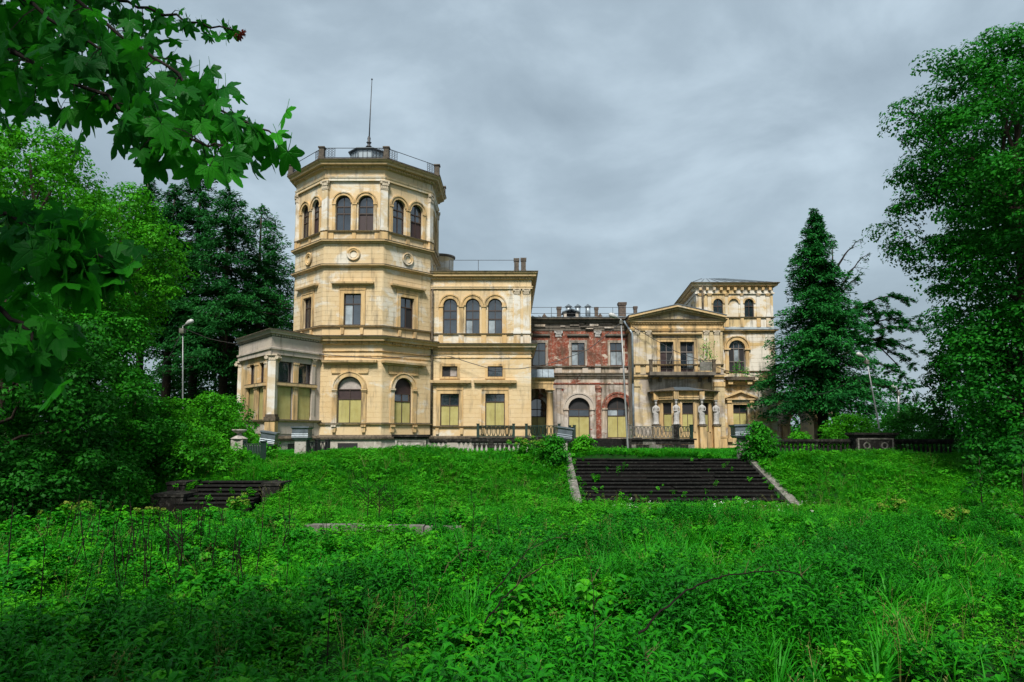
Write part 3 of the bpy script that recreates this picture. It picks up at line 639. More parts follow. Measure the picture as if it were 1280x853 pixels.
# corner columns of the annex (square piers with scrolled capitals)
def corner_pier(x, y, w, z0, z1):
    m = MB(); m.box(x-w/2, x+w/2, y-w/2, y+w/2, z0+0.4, z1-0.42); part(m, 'corner_pier', 'column')
    m = MB(); m.box(x-w/2-0.14, x+w/2+0.14, y-w/2-0.14, y+w/2+0.14, z0-0.05, z0+0.22); m.box(x-w/2-0.07, x+w/2+0.07, y-w/2-0.07, y+w/2+0.07, z0+0.22, z0+0.4); part(m, 'pier_base', 'ledge')
    m = MB(); m.box(x-w/2-0.03, x+w/2+0.03, y-w/2-0.03, y+w/2+0.03, z1-0.42, z1-0.1); m.box(x-w/2-0.14, x+w/2+0.14, y-w/2-0.14, y+w/2+0.14, z1-0.1, z1)
    for sx in (-1, 1):
        for k in range(1):
            cx0, cz0 = x+sx*(w/2+0.1), z1-0.24
            P = [(cx0+0.13*math.cos(a*math.pi/4), cz0+0.13*math.sin(a*math.pi/4)) for a in range(8)]
            m.add([(p[0], y-w/2-0.14, p[1]) for p in P]+[(p[0], y+w/2+0.1, p[1]) for p in P], [tuple(range(7, -1, -1)), tuple(range(8, 16))]+[(i, (i+1) % 8, 8+(i+1) % 8, 8+i) for i in range(8)])
    part(m, 'capital', 'capital')
    m = MB(); m.box(x-w/2-0.08, x+w/2+0.08, y-w/2-0.08, y+w/2+0.08, z_ab+0.2, z0-0.06); part(m, 'pedestal', 'trim')
corner_pier(ANX[2][0]+0.03, ANX[2][1]+0.08, 0.52, z_al, z_aar)
corner_pier(ANX[1][0]+0.1, ANX[1][1]+0.1, 0.5, z_al, z_aar)
pu = FR.L-0.75; pilaster(FR, pu, z_al, z_aar, 0.3, 0.1, 'gray', 0.3)
m = MB(); m.sweep(ANX, [(-0.1, z_aar), (0.22, z_aar), (0.22, z_aar+0.3), (0.3, z_aar+0.34), (0.3, z_aar+0.46), (0.16, z_aar+0.5), (0.16, z_acb)]); part(m, 'entablature', 'gray')
cornice([(p[0], p[1]) for p in ANX], z_acb, z_act, 0.46, 'gray')
m = MB(); m.add([(p[0], p[1], z_act+0.03) for p in (ANX[0], ANX[1], ANX[2], ANX[3], (xl-1, 55), (xl-3, 58))], [(5, 4, 3, 2, 1, 0)]); part(m, 'annex_roof', 'roof')
Fa = FR; ua, _ = Fa.uz(358, 560); ub, _ = Fa.uz(371, 560); m = MB(); m.fbox(Fa, ua, ub, 0.2, za(555.5), -0.1, 0.14); part(m, 'basement_window', 'dark')

# ---------------------------------------------------------------- left wing (two storeys)
BY = 53.5; bx0, bx1 = X(536, BY), X(664, BY, 530)
BP = [(bx0, BY), (bx1, BY), (bx1, 72.0)]; FB = Face(BP[0], BP[1]); FBs = Face(BP[1], BP[2])
def zb(py): return Z(py, BY)
m = MB(); m.sweep(BP, [(0.12, -0.5), (0.12, zb(549)), (0, zb(549)+0.01)]); part(m, 'foundation', 'plinth')
m = MB(); m.sweep(BP, [(0.0, zb(549)-0.02), (0.26, zb(549)-0.02), (0.28, zb(547)), (0, zb(545))]); part(m, 'base_moulding', 'ledge')
gw = [Op(FB, 550.3, 573.7, 492.4, 532.8), Op(FB, 606.6, 631, 492, 532.8)]
sw = [Op(FB, 552.7, 571.6, 458, 471.2), Op(FB, 609.6, 628.3, 458, 471.2)]
for o in gw: o.zb, o.zt = gw[0].zb, gw[0].zt
zB1, zB1t = zb(438.5), zb(430.5)
wall(FB, 0, FB.L, zb(549), zB1+0.03, gw+sw, 'stucco'); wall(FBs, 0, FBs.L, zb(549), zB1+0.03, [], 'stucco')
window(gw[0], [(zb(507), 'bb'), (None, 'gg')], label='window boarded yellow below two dark panes')
window(gw[1], [(zb(502.5), 'bb'), (None, 'gg')], label='window boarded yellow almost to the top')
window(sw[0], [(None, 'vm')], label='small window with one dark pane and one grey panel')
window(sw[1], [(None, 'gg')], label='small mezzanine window with two panes')
ex = []
for o in gw:
    casing(o, 0.26, 0.07); hz = zb(482.5); slab(FB, o.uc-1.3, o.uc+1.3, hz, zb(475.8), 0.38)
    m = MB(); m.fbox(FB, o.uc-1.08, o.uc+1.08, o.zt+0.33, hz, 0, 0.05); part(m, 'hood_panel', 'trim')
    ex += [excl(o, 0.33, 0.33), (o.uc-1.32, o.uc+1.32, o.zt, zb(475.8)+0.05)]
    for s_ in (-1, 1):
        u = o.uc+s_*0.95; m = MB(); m.fprism(FB, [(u-0.14, zb(535.5)), (u-0.11, zb(543)), (u+0.11, zb(543)), (u+0.14, zb(535.5))], 0, 0.13); part(m, 'console', 'trim')
for o in sw:
    m = MB(); m.band(FB, o.outline(0, 0), o.outline(0.2, 0), -0.02, 0.06); m.fbox(FB, o.u0-0.2, o.u1+0.2, o.zb-0.16, o.zb, -0.02, 0.07); part(m, 'casing', 'trim')
    ex.append((o.u0-0.22, o.u1+0.22, o.zb-0.2, o.zt+0.24))
ashlar(FB, 0.02, FB.L-0.01, zb(533.5), zb(450), ex, 'stucco')
string(BP, zb(535), zb(533.2), 0.16, 'trim'); string(BP, zb(449), zb(447), 0.07, 'trim', dark=False); string(BP, zb(443), zb(441.5), 0.09, 'trim', dark=False)
cornice(BP, zB1, zB1t, 0.5)
# upper storey
zU0 = zb(417.6); wall(FB, 0, FB.L, zB1t-0.03, zU0, [], 'stucco_up'); wall(FBs, 0, FBs.L, zB1t-0.03, zb(361), [], 'stucco_up')
string(BP, zU0-0.1, zU0+0.01, 0.13, 'cornice')
uw = [Op(FB, 553.9, 571.4, 373.5, 417, True), Op(FB, 582, 599.6, 373.5, 417, True), Op(FB, 610, 627.8, 373.5, 417, True)]
for o in uw: o.zb = zU0+0.02
wall(FB, 0, FB.L, zU0, zb(361), uw, 'stucco_up')
for k, o in enumerate(uw):
    m = MB(); m.band(FB, arc(o.uc, o.zs, o.r), arc(o.uc, o.zs, o.r+0.28), -0.02, 0.09); m.band(FB, arc(o.uc, o.zs, o.r+0.25), arc(o.uc, o.zs, o.r+0.35), 0, 0.15); part(m, 'archivolt', 'trim')
    zz1 = o.zb+(o.zt-o.zb)*0.42; zz2 = o.zb+(o.zt-o.zb)*0.66
    window(o, [(zz1, ['gg', 'wg', 'wg'][k]), (zz2, 'gg'), (None, 'gg')], t=0.06, label='round arched window with six panes')
for u, wd in ((uw[0].u0-0.17, 0.3), ((uw[0].u1+uw[1].u0)/2, 0.34), ((uw[1].u1+uw[2].u0)/2, 0.34), (uw[2].u1+0.17, 0.3)):
    m = MB(); m.fbox(FB, u-wd/2, u+wd/2, zU0+0.02, uw[0].zs-0.1, -0.01, 0.09); m.fbox(FB, u-wd/2-0.05, u+wd/2+0.05, uw[0].zs-0.14, uw[0].zs-0.01, -0.01, 0.15); part(m, 'jamb_pilaster', 'trim')
    m = MB(); m.fbox(FB, u-wd/2-0.03, u+wd/2+0.03, zB1t+0.03, zU0-0.1, -0.01, 0.08); part(m, 'pedestal', 'trim')
for a, b in ((642.5, 650), (654, 661.8)):
    u0, u1 = FB.uz(a, 390)[0], FB.uz(b, 390)[0]; pilaster(FB, (u0+u1)/2, zU0, zb(361.5), u1-u0, 0.1, 'column', 0.46)
    m = MB(); m.fbox(FB, u0-0.03, u1+0.03, zB1t+0.03, zU0-0.1, -0.01, 0.1); part(m, 'pedestal', 'trim')
ashlar(FB, 0.45, FB.L-0.02, zU0+0.05, zb(363), [(uw[0].u0-0.4, uw[2].u1+0.4, zU0, zb(363)+1), (FB.uz(642, 390)[0]-0.05, FB.uz(651, 390)[0]+0.05, zU0, 50), (FB.uz(653, 390)[0]-0.05, FB.uz(663, 390)[0]+0.05, zU0, 50)], 'stucco_up')
zE0, zE1 = zb(351), zb(341)
m = MB(); m.sweep(BP, [(-0.1, zb(361.5)), (0.12, zb(361.5)), (0.12, zb(359.5)), (0.16, zb(359.3)), (0.16, zb(358.3)), (0.04, zb(358)), (0.04, zE0)]); part(m, 'entablature', 'stucco_up')
cornice(BP, zE0, zE1, 0.55)
m = MB(); m.add([(bx0-2, BY, zE1+0.04), (bx1, BY, zE1+0.04), (bx1, 72, zE1+0.04), (bx0-2, 72, zE1+0.04)], [(0, 1, 2, 3)]); part(m, 'wing_roof', 'roof')
# stained downpipe in the corner between tower and wing
m = MB(); dx = X(539, 53.3); m.tube([(dx, 53.22, zb(545)), (dx, 53.22, zb(440)), (dx, 53.22, zb(362))], 0.085, 8); part(m, 'downpipe', 'ledge', smooth=True)

# chimneys and turret on the left wing
def chimney(px0, px1, pyt, pyb, Y, mat='oldbrick', label='chimney', group=None):
    x0, x1 = X(px0, Y, pyt), X(px1, Y, pyt); zt, z0 = Z(pyt, Y), Z(pyb, Y)-0.15; w = x1-x0
    T = thing('chimney', ((x0+x1)/2, Y, z0), label, 'chimney', group)
    m = MB(); m.box(x0+w*.1, x1-w*.1, Y, Y+w*.8, z0, zt-0.2); m.build('stack', mat, T)
    m = MB(); m.box(x0+w*.02, x1-w*.02, Y-w*.08, Y+w*.88, zt-0.26, zt-0.14); m.box(x0, x1, Y-w*.1, Y+w*.9, zt-0.14, zt); m.build('cap', mat, T)
    m = MB(); m.box(x0+w*.02, x1-w*.02, Y-w*.07, Y+w*.87, z0, z0+0.25); m.build('base', 'dark_cornice', T)
chimney(642, 649.3, 323, 339, 56, 'oldstone', 'left one of two dark chimneys at the right end of the left wing roof')
chimney(650.6, 658, 322.5, 339, 56, 'oldstone', 'right one of two dark chimneys at the right end of the left wing roof')
tx, ty = X(547, 59), 60.3
TT = thing('round_turret', (tx, ty, zE1), 'short round beige turret on the roof beside the octagonal tower', 'turret')
rr = 1.15; zt_ = Z(318, 59)
m = MB(); m.lathe((tx, ty, zE1-0.1), [(rr, 0), (rr, zt_-zE1-0.1), (rr+0.06, zt_-zE1)], 28); m.build('drum', 'column', TT, smooth=True)
m = MB(); m.lathe((tx, ty, zt_), [(rr+0.08, -0.12), (rr+0.16, -0.05), (rr+0.16, 0.08), (0.5, 0.3), (0.02, 0.38)], 28); m.build('roof_cap', 'dark_cornice', TT)
def wirerail(name, pts, posts, h, label, levels=(1.0,)):
    T = thing(name, pts[0], label, 'railing')
    for lv in levels:
        m = MB(); m.tube([Vector(p)+Vector((0, 0, h*lv)) for p in pts], 0.022, 5); m.build('rail', 'iron', T)
    for p in posts: m = MB(); m.tube([Vector(p), Vector(p)+Vector((0, 0, h))], 0.022, 5); m.build('post', 'iron', T)
zz = zE1+0.08; hx = Z(325.5, 54.2)-zz
wirerail('roof_railing', [(X(560, 54.2), 54.2, zz), (X(644, 54.2), 54.2, zz)], [(X(p, 54.2), 54.2, zz) for p in (560, 597, 644)], hx, 'thin wire railing along the left wing roof edge', (1.0, 0.12))

# ---------------------------------------------------------------- middle wing (bare brick)
MY = 62.0; mx0, mx1 = X(655, MY), X(793, MY); FM = Face((mx0, MY), (mx1, MY)); MP = [(mx0, MY), (mx1, MY)]
def zm(py): return Z(py, MY)
mw = [Op(FM, 665.5, 682, 429, 457.4), Op(FM, 714.2, 731, 428.5, 457.2), Op(FM, 762.5, 778, 428.5, 457.2)]
for o in mw: o.zb, o.zt = mw[1].zb, mw[1].zt
zm2 = zm(458.8)
wall(FM, 0, FM.L, zm2, zm(401), mw, 'brick', label='bare red brick wall with peeling pale plaster')
for k, o in enumerate(mw):
    window(o, [(o.zb+(o.zt-o.zb)*0.65, ['gg', 'wg', 'ww'][k]), (None, ['gg', 'wg', 'gg'][k])], t=0.06, depth=-0.14, label='window with four panes in the bare brick wall')
    casing(o, 0.16, 0.03, 'plaster_brick')
    m = MB(); m.fbox(FM, o.uc-1.0, o.uc+1.0, zm(420), zm(418), 0, 0.18); m.fbox(FM, o.uc-0.9, o.uc+0.9, zm(421.5), zm(420), 0, 0.08); part(m, 'hood', 'dark_cornice')
for a, b in ((694, 702.2), (743.3, 750.5)):
    u0, u1 = FM.uz(a, 418)[0], FM.uz(b, 418)[0]; capital(FM, (u0+u1)/2, zm(421.5), zm(414), u1-u0, 0.08, 'statue')
    m = MB(); m.fbox(FM, u0+0.03, u1-0.03, zm2+0.1, zm(421.5), 0, 0.05); part(m, 'pilaster', 'brick')
    m = MB(); m.fbox(FM, u0, u1, zm2+0.05, zm2+0.22, 0, 0.1); part(m, 'pilaster_base', 'statue')
m = MB(); m.sweep(MP, [(0, zm(414)), (0.06, zm(413.5)), (0.06, zm(411)), (0.1, zm(410.5)), (0.12, zm(409)), (0.05, zm(408.5)), (0.05, zm(405)), (0.22, zm(403.5)), (0.24, zm(401)), (0.5, zm(400)), (0.52, zm(398.5)), (0, zm(398))]); part(m, 'main_cornice', 'dark_cornice')
# broken lumps left on the ruined cornice
for k in range(14):
    u = random.uniform(0.4, FM.L-0.5); L = random.uniform(0.3, 1.3); zz = zm(random.uniform(403, 412)); m = MB(); m.fbox(FM, u, u+L, zz, zz+random.uniform(0.08, 0.2), 0.03, random.uniform(0.1, 0.24)); part(m, 'broken_moulding', random.choice(['dark_cornice', 'plaster_brick']))
string(MP, zm(460), zm(458), 0.2, 'plaster_brick'); 
wall(FM, 0, FM.L, zm(467.5), zm2, [], 'plaster_brick')
for a, b in ((694, 702.5), (728, 735), (743.3, 751), (775, 783)):
    u0, u1 = FM.uz(a, 463)[0], FM.uz(b, 463)[0]; m = MB(); m.fbox(FM, u0, u1, zm(467), zm(460), 0, 0.1); part(m, 'pedestal', 'gray')
m = MB(); m.sweep(MP, [(0, zm(473.5)), (0.08, zm(473)), (0.1, zm(471)), (0.25, zm(470)), (0.28, zm(468.5)), (0.35, zm(467.5)), (0.0, zm(466.8))]); part(m, 'string_cornice', 'plaster_brick')
m = MB(); m.sweep(MP, [(0, zm(467)), (0.37, zm(467.6)), (0.37, zm(466.9)), (0, zm(466))]); part(m, 'weathered_edge', 'ledge')
m = MB(); m.sweep(MP, [(0, zm(481)), (0.06, zm(480.5)), (0.08, zm(479)), (0, zm(478.5))]); part(m, 'string_course', 'brick')
Z_D = zm(548)
mo = [Op(FM, 660, 683, 498, 547.8, True), Op(FM, 710.5, 737.3, 497.5, 547.8, True), Op(FM, 759, 785.5, 497, 547.8, True)]
wall(FM, 0, FM.L, Z_D-1.0, zm(467.5), mo, 'plaster_brick', reveal=0.3)
window(mo[0], [(zm(521), 'bb'), (zm(512), 'gg'), (None, 'gg')], t=0.08, label='arched door with yellow boards behind the porch column')
window(mo[1], [(zm(520.5), 'bb'), (zm(512), 'gg'), (None, 'v')], t=0.08, label='arched door boarded yellow under a dark fanlight')
window(mo[2], [(zm(520), 'bb'), (zm(511.5), 'wg'), (None, 'vv')], t=0.08, label='arched door boarded yellow behind the lamp post')
for k, o in enumerate(mo):
    mt = ['plaster_brick', 'gray', 'brick'][k]
    m = MB(); m.band(FM, arc(o.uc, o.zs, o.r+0.02), arc(o.uc, o.zs, o.r+0.36), -0.02, 0.1); m.band(FM, arc(o.uc, o.zs, o.r+0.36), arc(o.uc, o.zs, o.r+0.5), 0, 0.16); part(m, 'archivolt', mt)
    for s_ in (-1, 1):
        u = o.uc+s_*(o.r+0.22); m = MB(); m.fbox(FM, u-0.19, u+0.19, Z_D, o.zs-0.15, -0.01, 0.08); m.fbox(FM, u-0.24, u+0.24, o.zs-0.15, o.zs, -0.01, 0.16); part(m, 'jamb_pilaster', 'plaster_brick')
for a, b, mt in ((695.7, 703.4, 'plaster_brick'), (744.8, 751.4, 'brick')):
    u0, u1 = FM.uz(a, 520)[0], FM.uz(b, 520)[0]; m = MB(); m.fbox(FM, u0, u1, Z_D, zm(486), -0.01, 0.18); m.fbox(FM, u0-0.06, u1+0.06, zm(486), zm(482), -0.01, 0.24); part(m, 'pilaster', mt)
# roof of the middle wing
zmr = zm(397.9)
m = MB(); m.add([(mx0, MY-0.45, zmr+0.02), (mx1, MY-0.45, zmr+0.02), (mx1, MY+6, zmr+1.2), (mx0, MY+6, zmr+1.2), (mx1, MY+12, zmr), (mx0, MY+12, zmr)], [(0, 1, 2, 3), (3, 2, 4, 5)]); part(m, 'middle_roof', 'zinc')
for k in range(16):
    u = mx0+0.3+(mx1-mx0-0.6)*k/15; m = MB(); m.add([(u-0.02, MY-0.42, zmr+0.03), (u+0.02, MY-0.42, zmr+0.03), (u+0.02, MY+6, zmr+1.24), (u-0.02, MY+6, zmr+1.24), (u, MY-0.42, zmr+0.08), (u, MY+6, zmr+1.29)], [(0, 4, 5, 3), (4, 1, 2, 5), (0, 1, 4)]); part(m, 'roof_seam', 'zinc')
def roofz(y): return zmr+1.2*(y-MY+0.45)/6.45
chimney(695.7, 702, 383.5, 397, 63, 'oldbrick', 'slim sooty chimney left of the dormer on the middle roof')
chimney(743, 748.2, 384, 397, 63, 'oldbrick', 'slim sooty chimney right of the zinc vents on the middle roof')
chimney(772.8, 783.4, 378, 397, 64, 'oldbrick', 'biggest brick chimney, above the downpipe at the right end of the brick wing')
chimney(791.8, 797, 383, 397, 64, 'oldbrick', 'small chimney behind the left end of the pediment')
DM = thing('dormer', (X(715, 62.6), 62.6, roofz(62.6)), 'small gabled roof dormer with dark opening on the brick wing', 'dormer')
FD = Face((X(704.5, 62.6), 62.6), (X(725.7, 62.6), 62.6)); zd0, zd1 = roofz(62.6)-0.1, Z(390.5, 62.6)
L = FD.L
m = MB(); m.fbox(FD, 0.1, 0.35, zd0, zd1, -1.2, 0); m.fbox(FD, L-0.35, L-0.1, zd0, zd1, -1.2, 0); m.fbox(FD, 0.35, L-0.35, zd0, zd0+0.12, -1.2, 0); m.build('cheeks', 'gray', DM)
m = MB(); m.fbox(FD, 0.35, L-0.35, zd0+0.12, zd1+0.1, -0.5, -0.45); m.build('opening', 'dark', DM)  # near-black sheet painted as the shade inside the dormer
m = MB(); zp = Z(385.8, 62.6)
m.fprism(FD, [(-0.05, zd1-0.05), (L/2, zp-0.1), (L+0.05, zd1-0.05), (L+0.05, zd1+0.05), (L/2, zp), (-0.05, zd1+0.05)], -1.6, 0.15); m.build('gable_roof', 'slate', DM)
for (a, b, t_, bt, lb) in ((706, 715.4, 380.3, 388, 'left zinc roof vent with conical cap behind the dormer'), (717.8, 726.8, 380.3, 388, 'middle zinc roof vent with conical cap behind the dormer'), (730.4, 739.2, 380.3, 394.5, 'rightmost zinc roof vent with conical cap, standing clear of the dormer')):
    Yv = 64.5; x = X((a+b)/2, Yv, 385); r_ = (X(b, Yv)-X(a, Yv))/2; zt, z0 = Z(t_, Yv), roofz(Yv)-0.1
    T = thing('roof_vent', (x, Yv, z0), lb, 'vent', 'zinc roof vents'); 
    m = MB(); m.lathe((x, Yv, z0), [(r_*.74, 0), (r_*.74, zt-z0-0.22)], 14); m.build('pipe', 'zinc', T, smooth=True)
    m = MB(); m.lathe((x, Yv, zt-0.3), [(r_, 0), (r_, 0.05), (0.03, 0.3)], 14); m.build('cap', 'slate', T)
for px_ in (681, 752):
    p = (X(px_, 62.4), 62.4, roofz(62.4)); T = thing('roof_hatch', p, 'small triangular hatch on the brick wing roof, '+('near the left wing' if px_ < 700 else 'below the slim chimney'), 'hatch')
    m = MB(); m.add([(p[0]-0.28, p[1], p[2]-0.05), (p[0]+0.28, p[1], p[2]-0.05), (p[0], p[1], p[2]+0.4), (p[0]-0.28, p[1]+0.8, p[2]+0.05), (p[0]+0.28, p[1]+0.8, p[2]+0.05), (p[0], p[1]+0.8, p[2]+0.4)], [(0, 1, 2), (0, 2, 5, 3), (1, 4, 5, 2)]); m.build('hood', 'oldbrick', T)
ra = (X(660, 61.8), 61.8, zmr); hh = Z(384.5, 61.8)-zmr
wirerail('roof_railing', [ra, (X(800, 61.8), 61.8, zmr)], [(X(p, 61.8), 61.8, zmr) for p in (690, 735, 768, 798)], hh, 'thin wire railing along the roof of the brick wing', (1.0, 0.42))
# porch in the corner
PY = 56.0; pxr = X(691.5, PY, 480); FPo = Face((X(662, PY), PY), (pxr, PY)); FPs = Face((pxr, PY), (pxr, MY)); PP = [(X(655, PY), PY), (pxr, PY), (pxr, MY)]
def zp_(py): return Z(py, PY)
m = MB(); m.sweep(PP, [(-0.5, zp_(486)), (0.0, zp_(486)), (0.0, zp_(480)), (0.05, zp_(479.6)), (0.05, zp_(476)), (0.2, zp_(474.5)), (0.3, zp_(472.5)), (-0.5, zp_(472))]); part(m, 'porch_entablature', 'trim')
for k in range(4):
    a = X(664+k*7.2, PY, 466); b = X(664+(k+1)*7.2, PY, 466)-0.03
    m = MB(); m.add([(a, PY-0.28, zp_(471.5)), (b, PY-0.28, zp_(471.5)), (b, PY+0.3, zp_(461.5)), (a, PY+0.3, zp_(461.5)), (b, MY-0.1, zp_(461.5)), (a, MY-0.1, zp_(461.5)), (a, PY-0.28, zp_(472.3)), (b, PY-0.28, zp_(472.3))], [(0, 1, 2, 3), (3, 2, 4, 5), (6, 7, 1, 0)]); part(m, 'porch_roof_sheet', 'zinc')
def column(cx, cy, z0, z1, r, name='column', mat='column'):
    m = MB(); h = z1-z0; m.lathe((cx, cy, z0), [(r*1.3, 0), (r*1.3, 0.1), (r*1.15, 0.18), (r, 0.24), (r*0.98, h*0.4), (r*0.86, h-0.34), (r*0.95, h-0.32), (r*0.88, h-0.28), (r*0.9, h-0.2), (r*1.2, h-0.12)], 18); part(m, name, mat, smooth=True)
    m = MB(); m.box(cx-r*1.35, cx+r*1.35, cy-r*1.35, cy+r*1.35, z1-0.12, z1); part(m, 'abacus', mat)
column(X(687.2, PY+0.35, 510), PY+0.35, zp_(546), zp_(486), 0.29, mat='trim')

# ---------------------------------------------------------------- pavilion with pediment
VY = 60.0; vx0, vx1 = X(791, VY), X(905, VY, 480); FV = Face((vx0, VY), (vx1, VY)); VP = [(vx0, MY), (vx0, VY), (vx1, VY), (vx1, MY)]
def zv(py): return Z(py, VY)
vw = [Op(FV, 825, 842, 427.5, 466), Op(FV, 850.3, 867.7, 427.5, 466)]
for o in vw: o.zb, o.zt = vw[0].zb, vw[0].zt
wall(FV, 0, FV.L, zv(474), zv(412), vw, 'pav'); wall(Face(VP[0], VP[1]), 0, 2.0, -0.5, zv(404), [], 'pav'); wall(Face(VP[2], VP[3]), 0, 2.0, -0.5, zv(404), [], 'pav')
window(vw[0], [(zv(461), 'dd'), (zv(440), 'dv'), (None, 'gg')], frame='greyframe', label='left balcony door with a broken slat across it'); window(vw[1], [(zv(461), 'dd'), (zv(440), 'gw'), (None, 'vg')], frame='greyframe', label='right balcony door with broken panes')
for o in vw: casing(o, 0.24, 0.07)
o = vw[0]; m = MB(); m.add([FV.p(o.uc+0.1, zv(459), -0.05), FV.p(o.uc+0.2, zv(459), -0.05), FV.p(o.u1-0.02, zv(443), -0.02), FV.p(o.u1-0.1, zv(443), -0.02)], [(0, 1, 2, 3)]); m.fprism(FV, [(o.uc+0.1, zv(459)), (o.uc+0.2, zv(459)), (o.u1-0.02, zv(443)), (o.u1-0.1, zv(443))], -0.08, -0.05); part(m, 'broken_slat', 'greystone')
slab(FV, FV.uz(819, 418)[0], FV.uz(873, 418)[0], zv(420), zv(417), 0.3)
for a, b in ((794.3, 799.3), (807.5, 813.5), (879.8, 886), (892.7, 899.3)):
    u0, u1 = FV.uz(a, 440)[0], FV.uz(b, 440)[0]; pilaster(FV, (u0+u1)/2, zv(456), zv(413.5), u1-u0, 0.1, 'column' if a > 850 else 'pav', 0.4)
    m = MB(); m.fbox(FV, u0-0.04, u1+0.04, zv(466), zv(456), -0.01, 0.1); part(m, 'pedestal', 'trim')
ashlar(FV, 0.05, FV.L-0.05, zv(456), zv(414.5), [(FV.uz(a, 440)[0]-0.05, FV.uz(b, 440)[0]+0.05, 0, 50) for a, b in ((794.3, 799.3), (807.5, 813.5), (818, 874), (879.8, 886), (892.7, 899.3))], 'pav')
string([VP[1], VP[2]], zv(457.3), zv(455.8), 0.16, 'cornice')
m = MB(); m.sweep(VP, [(-0.1, zv(413.5)), (0.12, zv(413.5)), (0.12, zv(411.8)), (0.17, zv(411.5)), (0.17, zv(410.5)), (0.03, zv(410)), (0.03, zv(405))]); part(m, 'entablature', 'trim')
zq0, zq1 = zv(406), zv(400); cornice(VP, zq0, zq1, 0.36, 'cornice')
apex = at(846.8, 381.2, VY-0.5); el = vx0-0.28; er = vx1+0.2; ze = zq1+0.03
FT = Face((el, VY), (er, VY)); W_ = er-el; ap = apex.x-el; za_ = apex.z
m = MB(); m.fprism(FT, [(0.3, ze), (W_-0.3, ze), (ap, za_-0.3)], -0.15, 0.0); part(m, 'tympanum', 'pav')
for (a, b, d, mt, nm) in ((0.0, 0.16, 0.62, 'cornice', 'raking_cornice'), (0.16, 0.36, 0.40, 'trim', 'raking_cornice'), (0.36, 0.48, 0.16, 'cornice', 'raking_moulding')):
    for s_ in (0, 1):
        e0 = (0.0, ze+0.26) if s_ == 0 else (W_, ze+0.26); tp = (ap, za_)
        if s_ == 0: pts = [(e0[0], e0[1]-b-0.02), (tp[0], tp[1]-b-0.02), (tp[0], tp[1]-a), (e0[0], e0[1]-a)]
        else: pts = [(tp[0], tp[1]-b-0.02), (e0[0], e0[1]-b-0.02), (e0[0], e0[1]-a), (tp[0], tp[1]-a)]
        m = MB(); m.fprism(FT, pts, -0.1, d); part(m, nm, mt)
m = MB()
for s_ in (0, 1):
    e0 = -0.03 if s_ == 0 else W_+0.03
    P = [(e0, ze+0.27), (ap, za_+0.01), (ap, za_+0.08), (e0, ze+0.33)]
    if s_: P = [P[1], P[0], P[3], P[2]]
    m.fprism(FT, P, -8.0, 0.66)
part(m, 'pediment_roof', 'roof')
# balcony
bz = zv(466.3); b0, b1 = FV.uz(809, 467)[0], FV.uz(890, 467)[0]
m = MB(); m.fbox(FV, b0, b1, bz-0.3, bz, 0, 1.15); m.fbox(FV, b0+.1, b1-.1, bz-0.4, bz-.3, 0, 1.0); part(m, 'balcony_slab', 'dark_cornice')
for u in (b0+0.25, b0+1.1, b1-1.1, b1-0.25):
    m = MB(); m.fprism(FV, [(u-0.12, bz-0.8), (u+0.12, bz-0.8), (u+0.12, bz-0.25), (u-0.12, bz-0.25)], 0, 0.3); m.fprism(FV, [(u-0.12, bz-0.5), (u+0.12, bz-0.5), (u+0.12, bz-0.25), (u-0.12, bz-0.25)], 0.29, 0.95); part(m, 'balcony_bracket', 'dark_cornice')
BR = thing('balcony_railing', FV.p(b0, bz, 1.1), 'rusted balcony railing with grey panel under the pediment', 'railing')
zr = zv(452.5)
m = MB(); m.tube([FV.p(b0+0.1, zr, 1.08), FV.p(b1-0.1, zr-0.03, 1.08)], 0.03, 6); m.build('rail', 'iron', BR)
for u in (b0+0.12, b1-0.12):
    m = MB(); m.fbox(FV, u-0.13, u+0.13, bz, zr+0.06, 0.95, 1.15); m.fbox(FV, u-0.17, u+0.17, zr-0.02, zr+0.1, 0.93, 1.17); m.build('post', 'ledge', BR)
m = MB(); m.fbox(FV, b1-1.35, b1-0.3, bz+0.1, zr-0.1, 1.04, 1.1); m.build('metal_panel', 'greystone', BR)
for k in range(9): u = b0+0.45+k*0.42; m = MB(); m.tube([FV.p(u, bz, 1.08), FV.p(u+0.02*math.sin(k*3), zr, 1.08)], 0.012, 4); m.build('bar', 'iron', BR)
string([VP[1], VP[2]], zv(474), zv(469), 0.22, 'trim')
# lower storey with the polygonal bay
wall(FV, 0, FV.L, -0.5, zv(474), [], 'pav')
for a, b, mt in ((893, 906, 'trim'), (792.5, 800, 'pav')):
    u0, u1 = FV.uz(a, 520)[0], FV.uz(b, 520)[0]; m = MB(); m.fbox(FV, u0, u1, zv(546.5), zv(483.5), -0.01, 0.14); m.fbox(FV, u0-0.05, u1+0.05, zv(483.5), zv(478), -0.01, 0.22); part(m, 'broad_pilaster', mt)
    m = MB(); m.fbox(FV, u0-0.08, u1+0.08, -0.5, zv(547.5), -0.01, 0.26); m.fbox(FV, u0-0.12, u1+0.12, zv(547.5), zv(546.2), -0.01, 0.3); part(m, 'pilaster_base', 'trim')
    if a > 850:
        F9 = Face(FV.p(u0, 0, 0.14)[:2], FV.p(u1, 0, 0.14)[:2]); ashlar(F9, 0.02, F9.L-0.02, zv(546), zv(484), [], 'pav', ch=0.42)
q = [(X(823, 58.4, 510), VY), (X(823, 58.4, 510), 58.4), (X(845.5, 57.2, 510), 57.2), (X(874.5, 57.2, 510), 57.2), (X(890, 58.4, 510), 58.4), (X(890, 58.4, 510), VY)]
zq = lambda py: Z(py, 57.2)
BAYF = [Face(q[i], q[i+1]) for i in range(5)]
bayops = {}
cb = Op(BAYF[2], 852.8, 866.8, 503.4, 540)
bayops[2] = cb
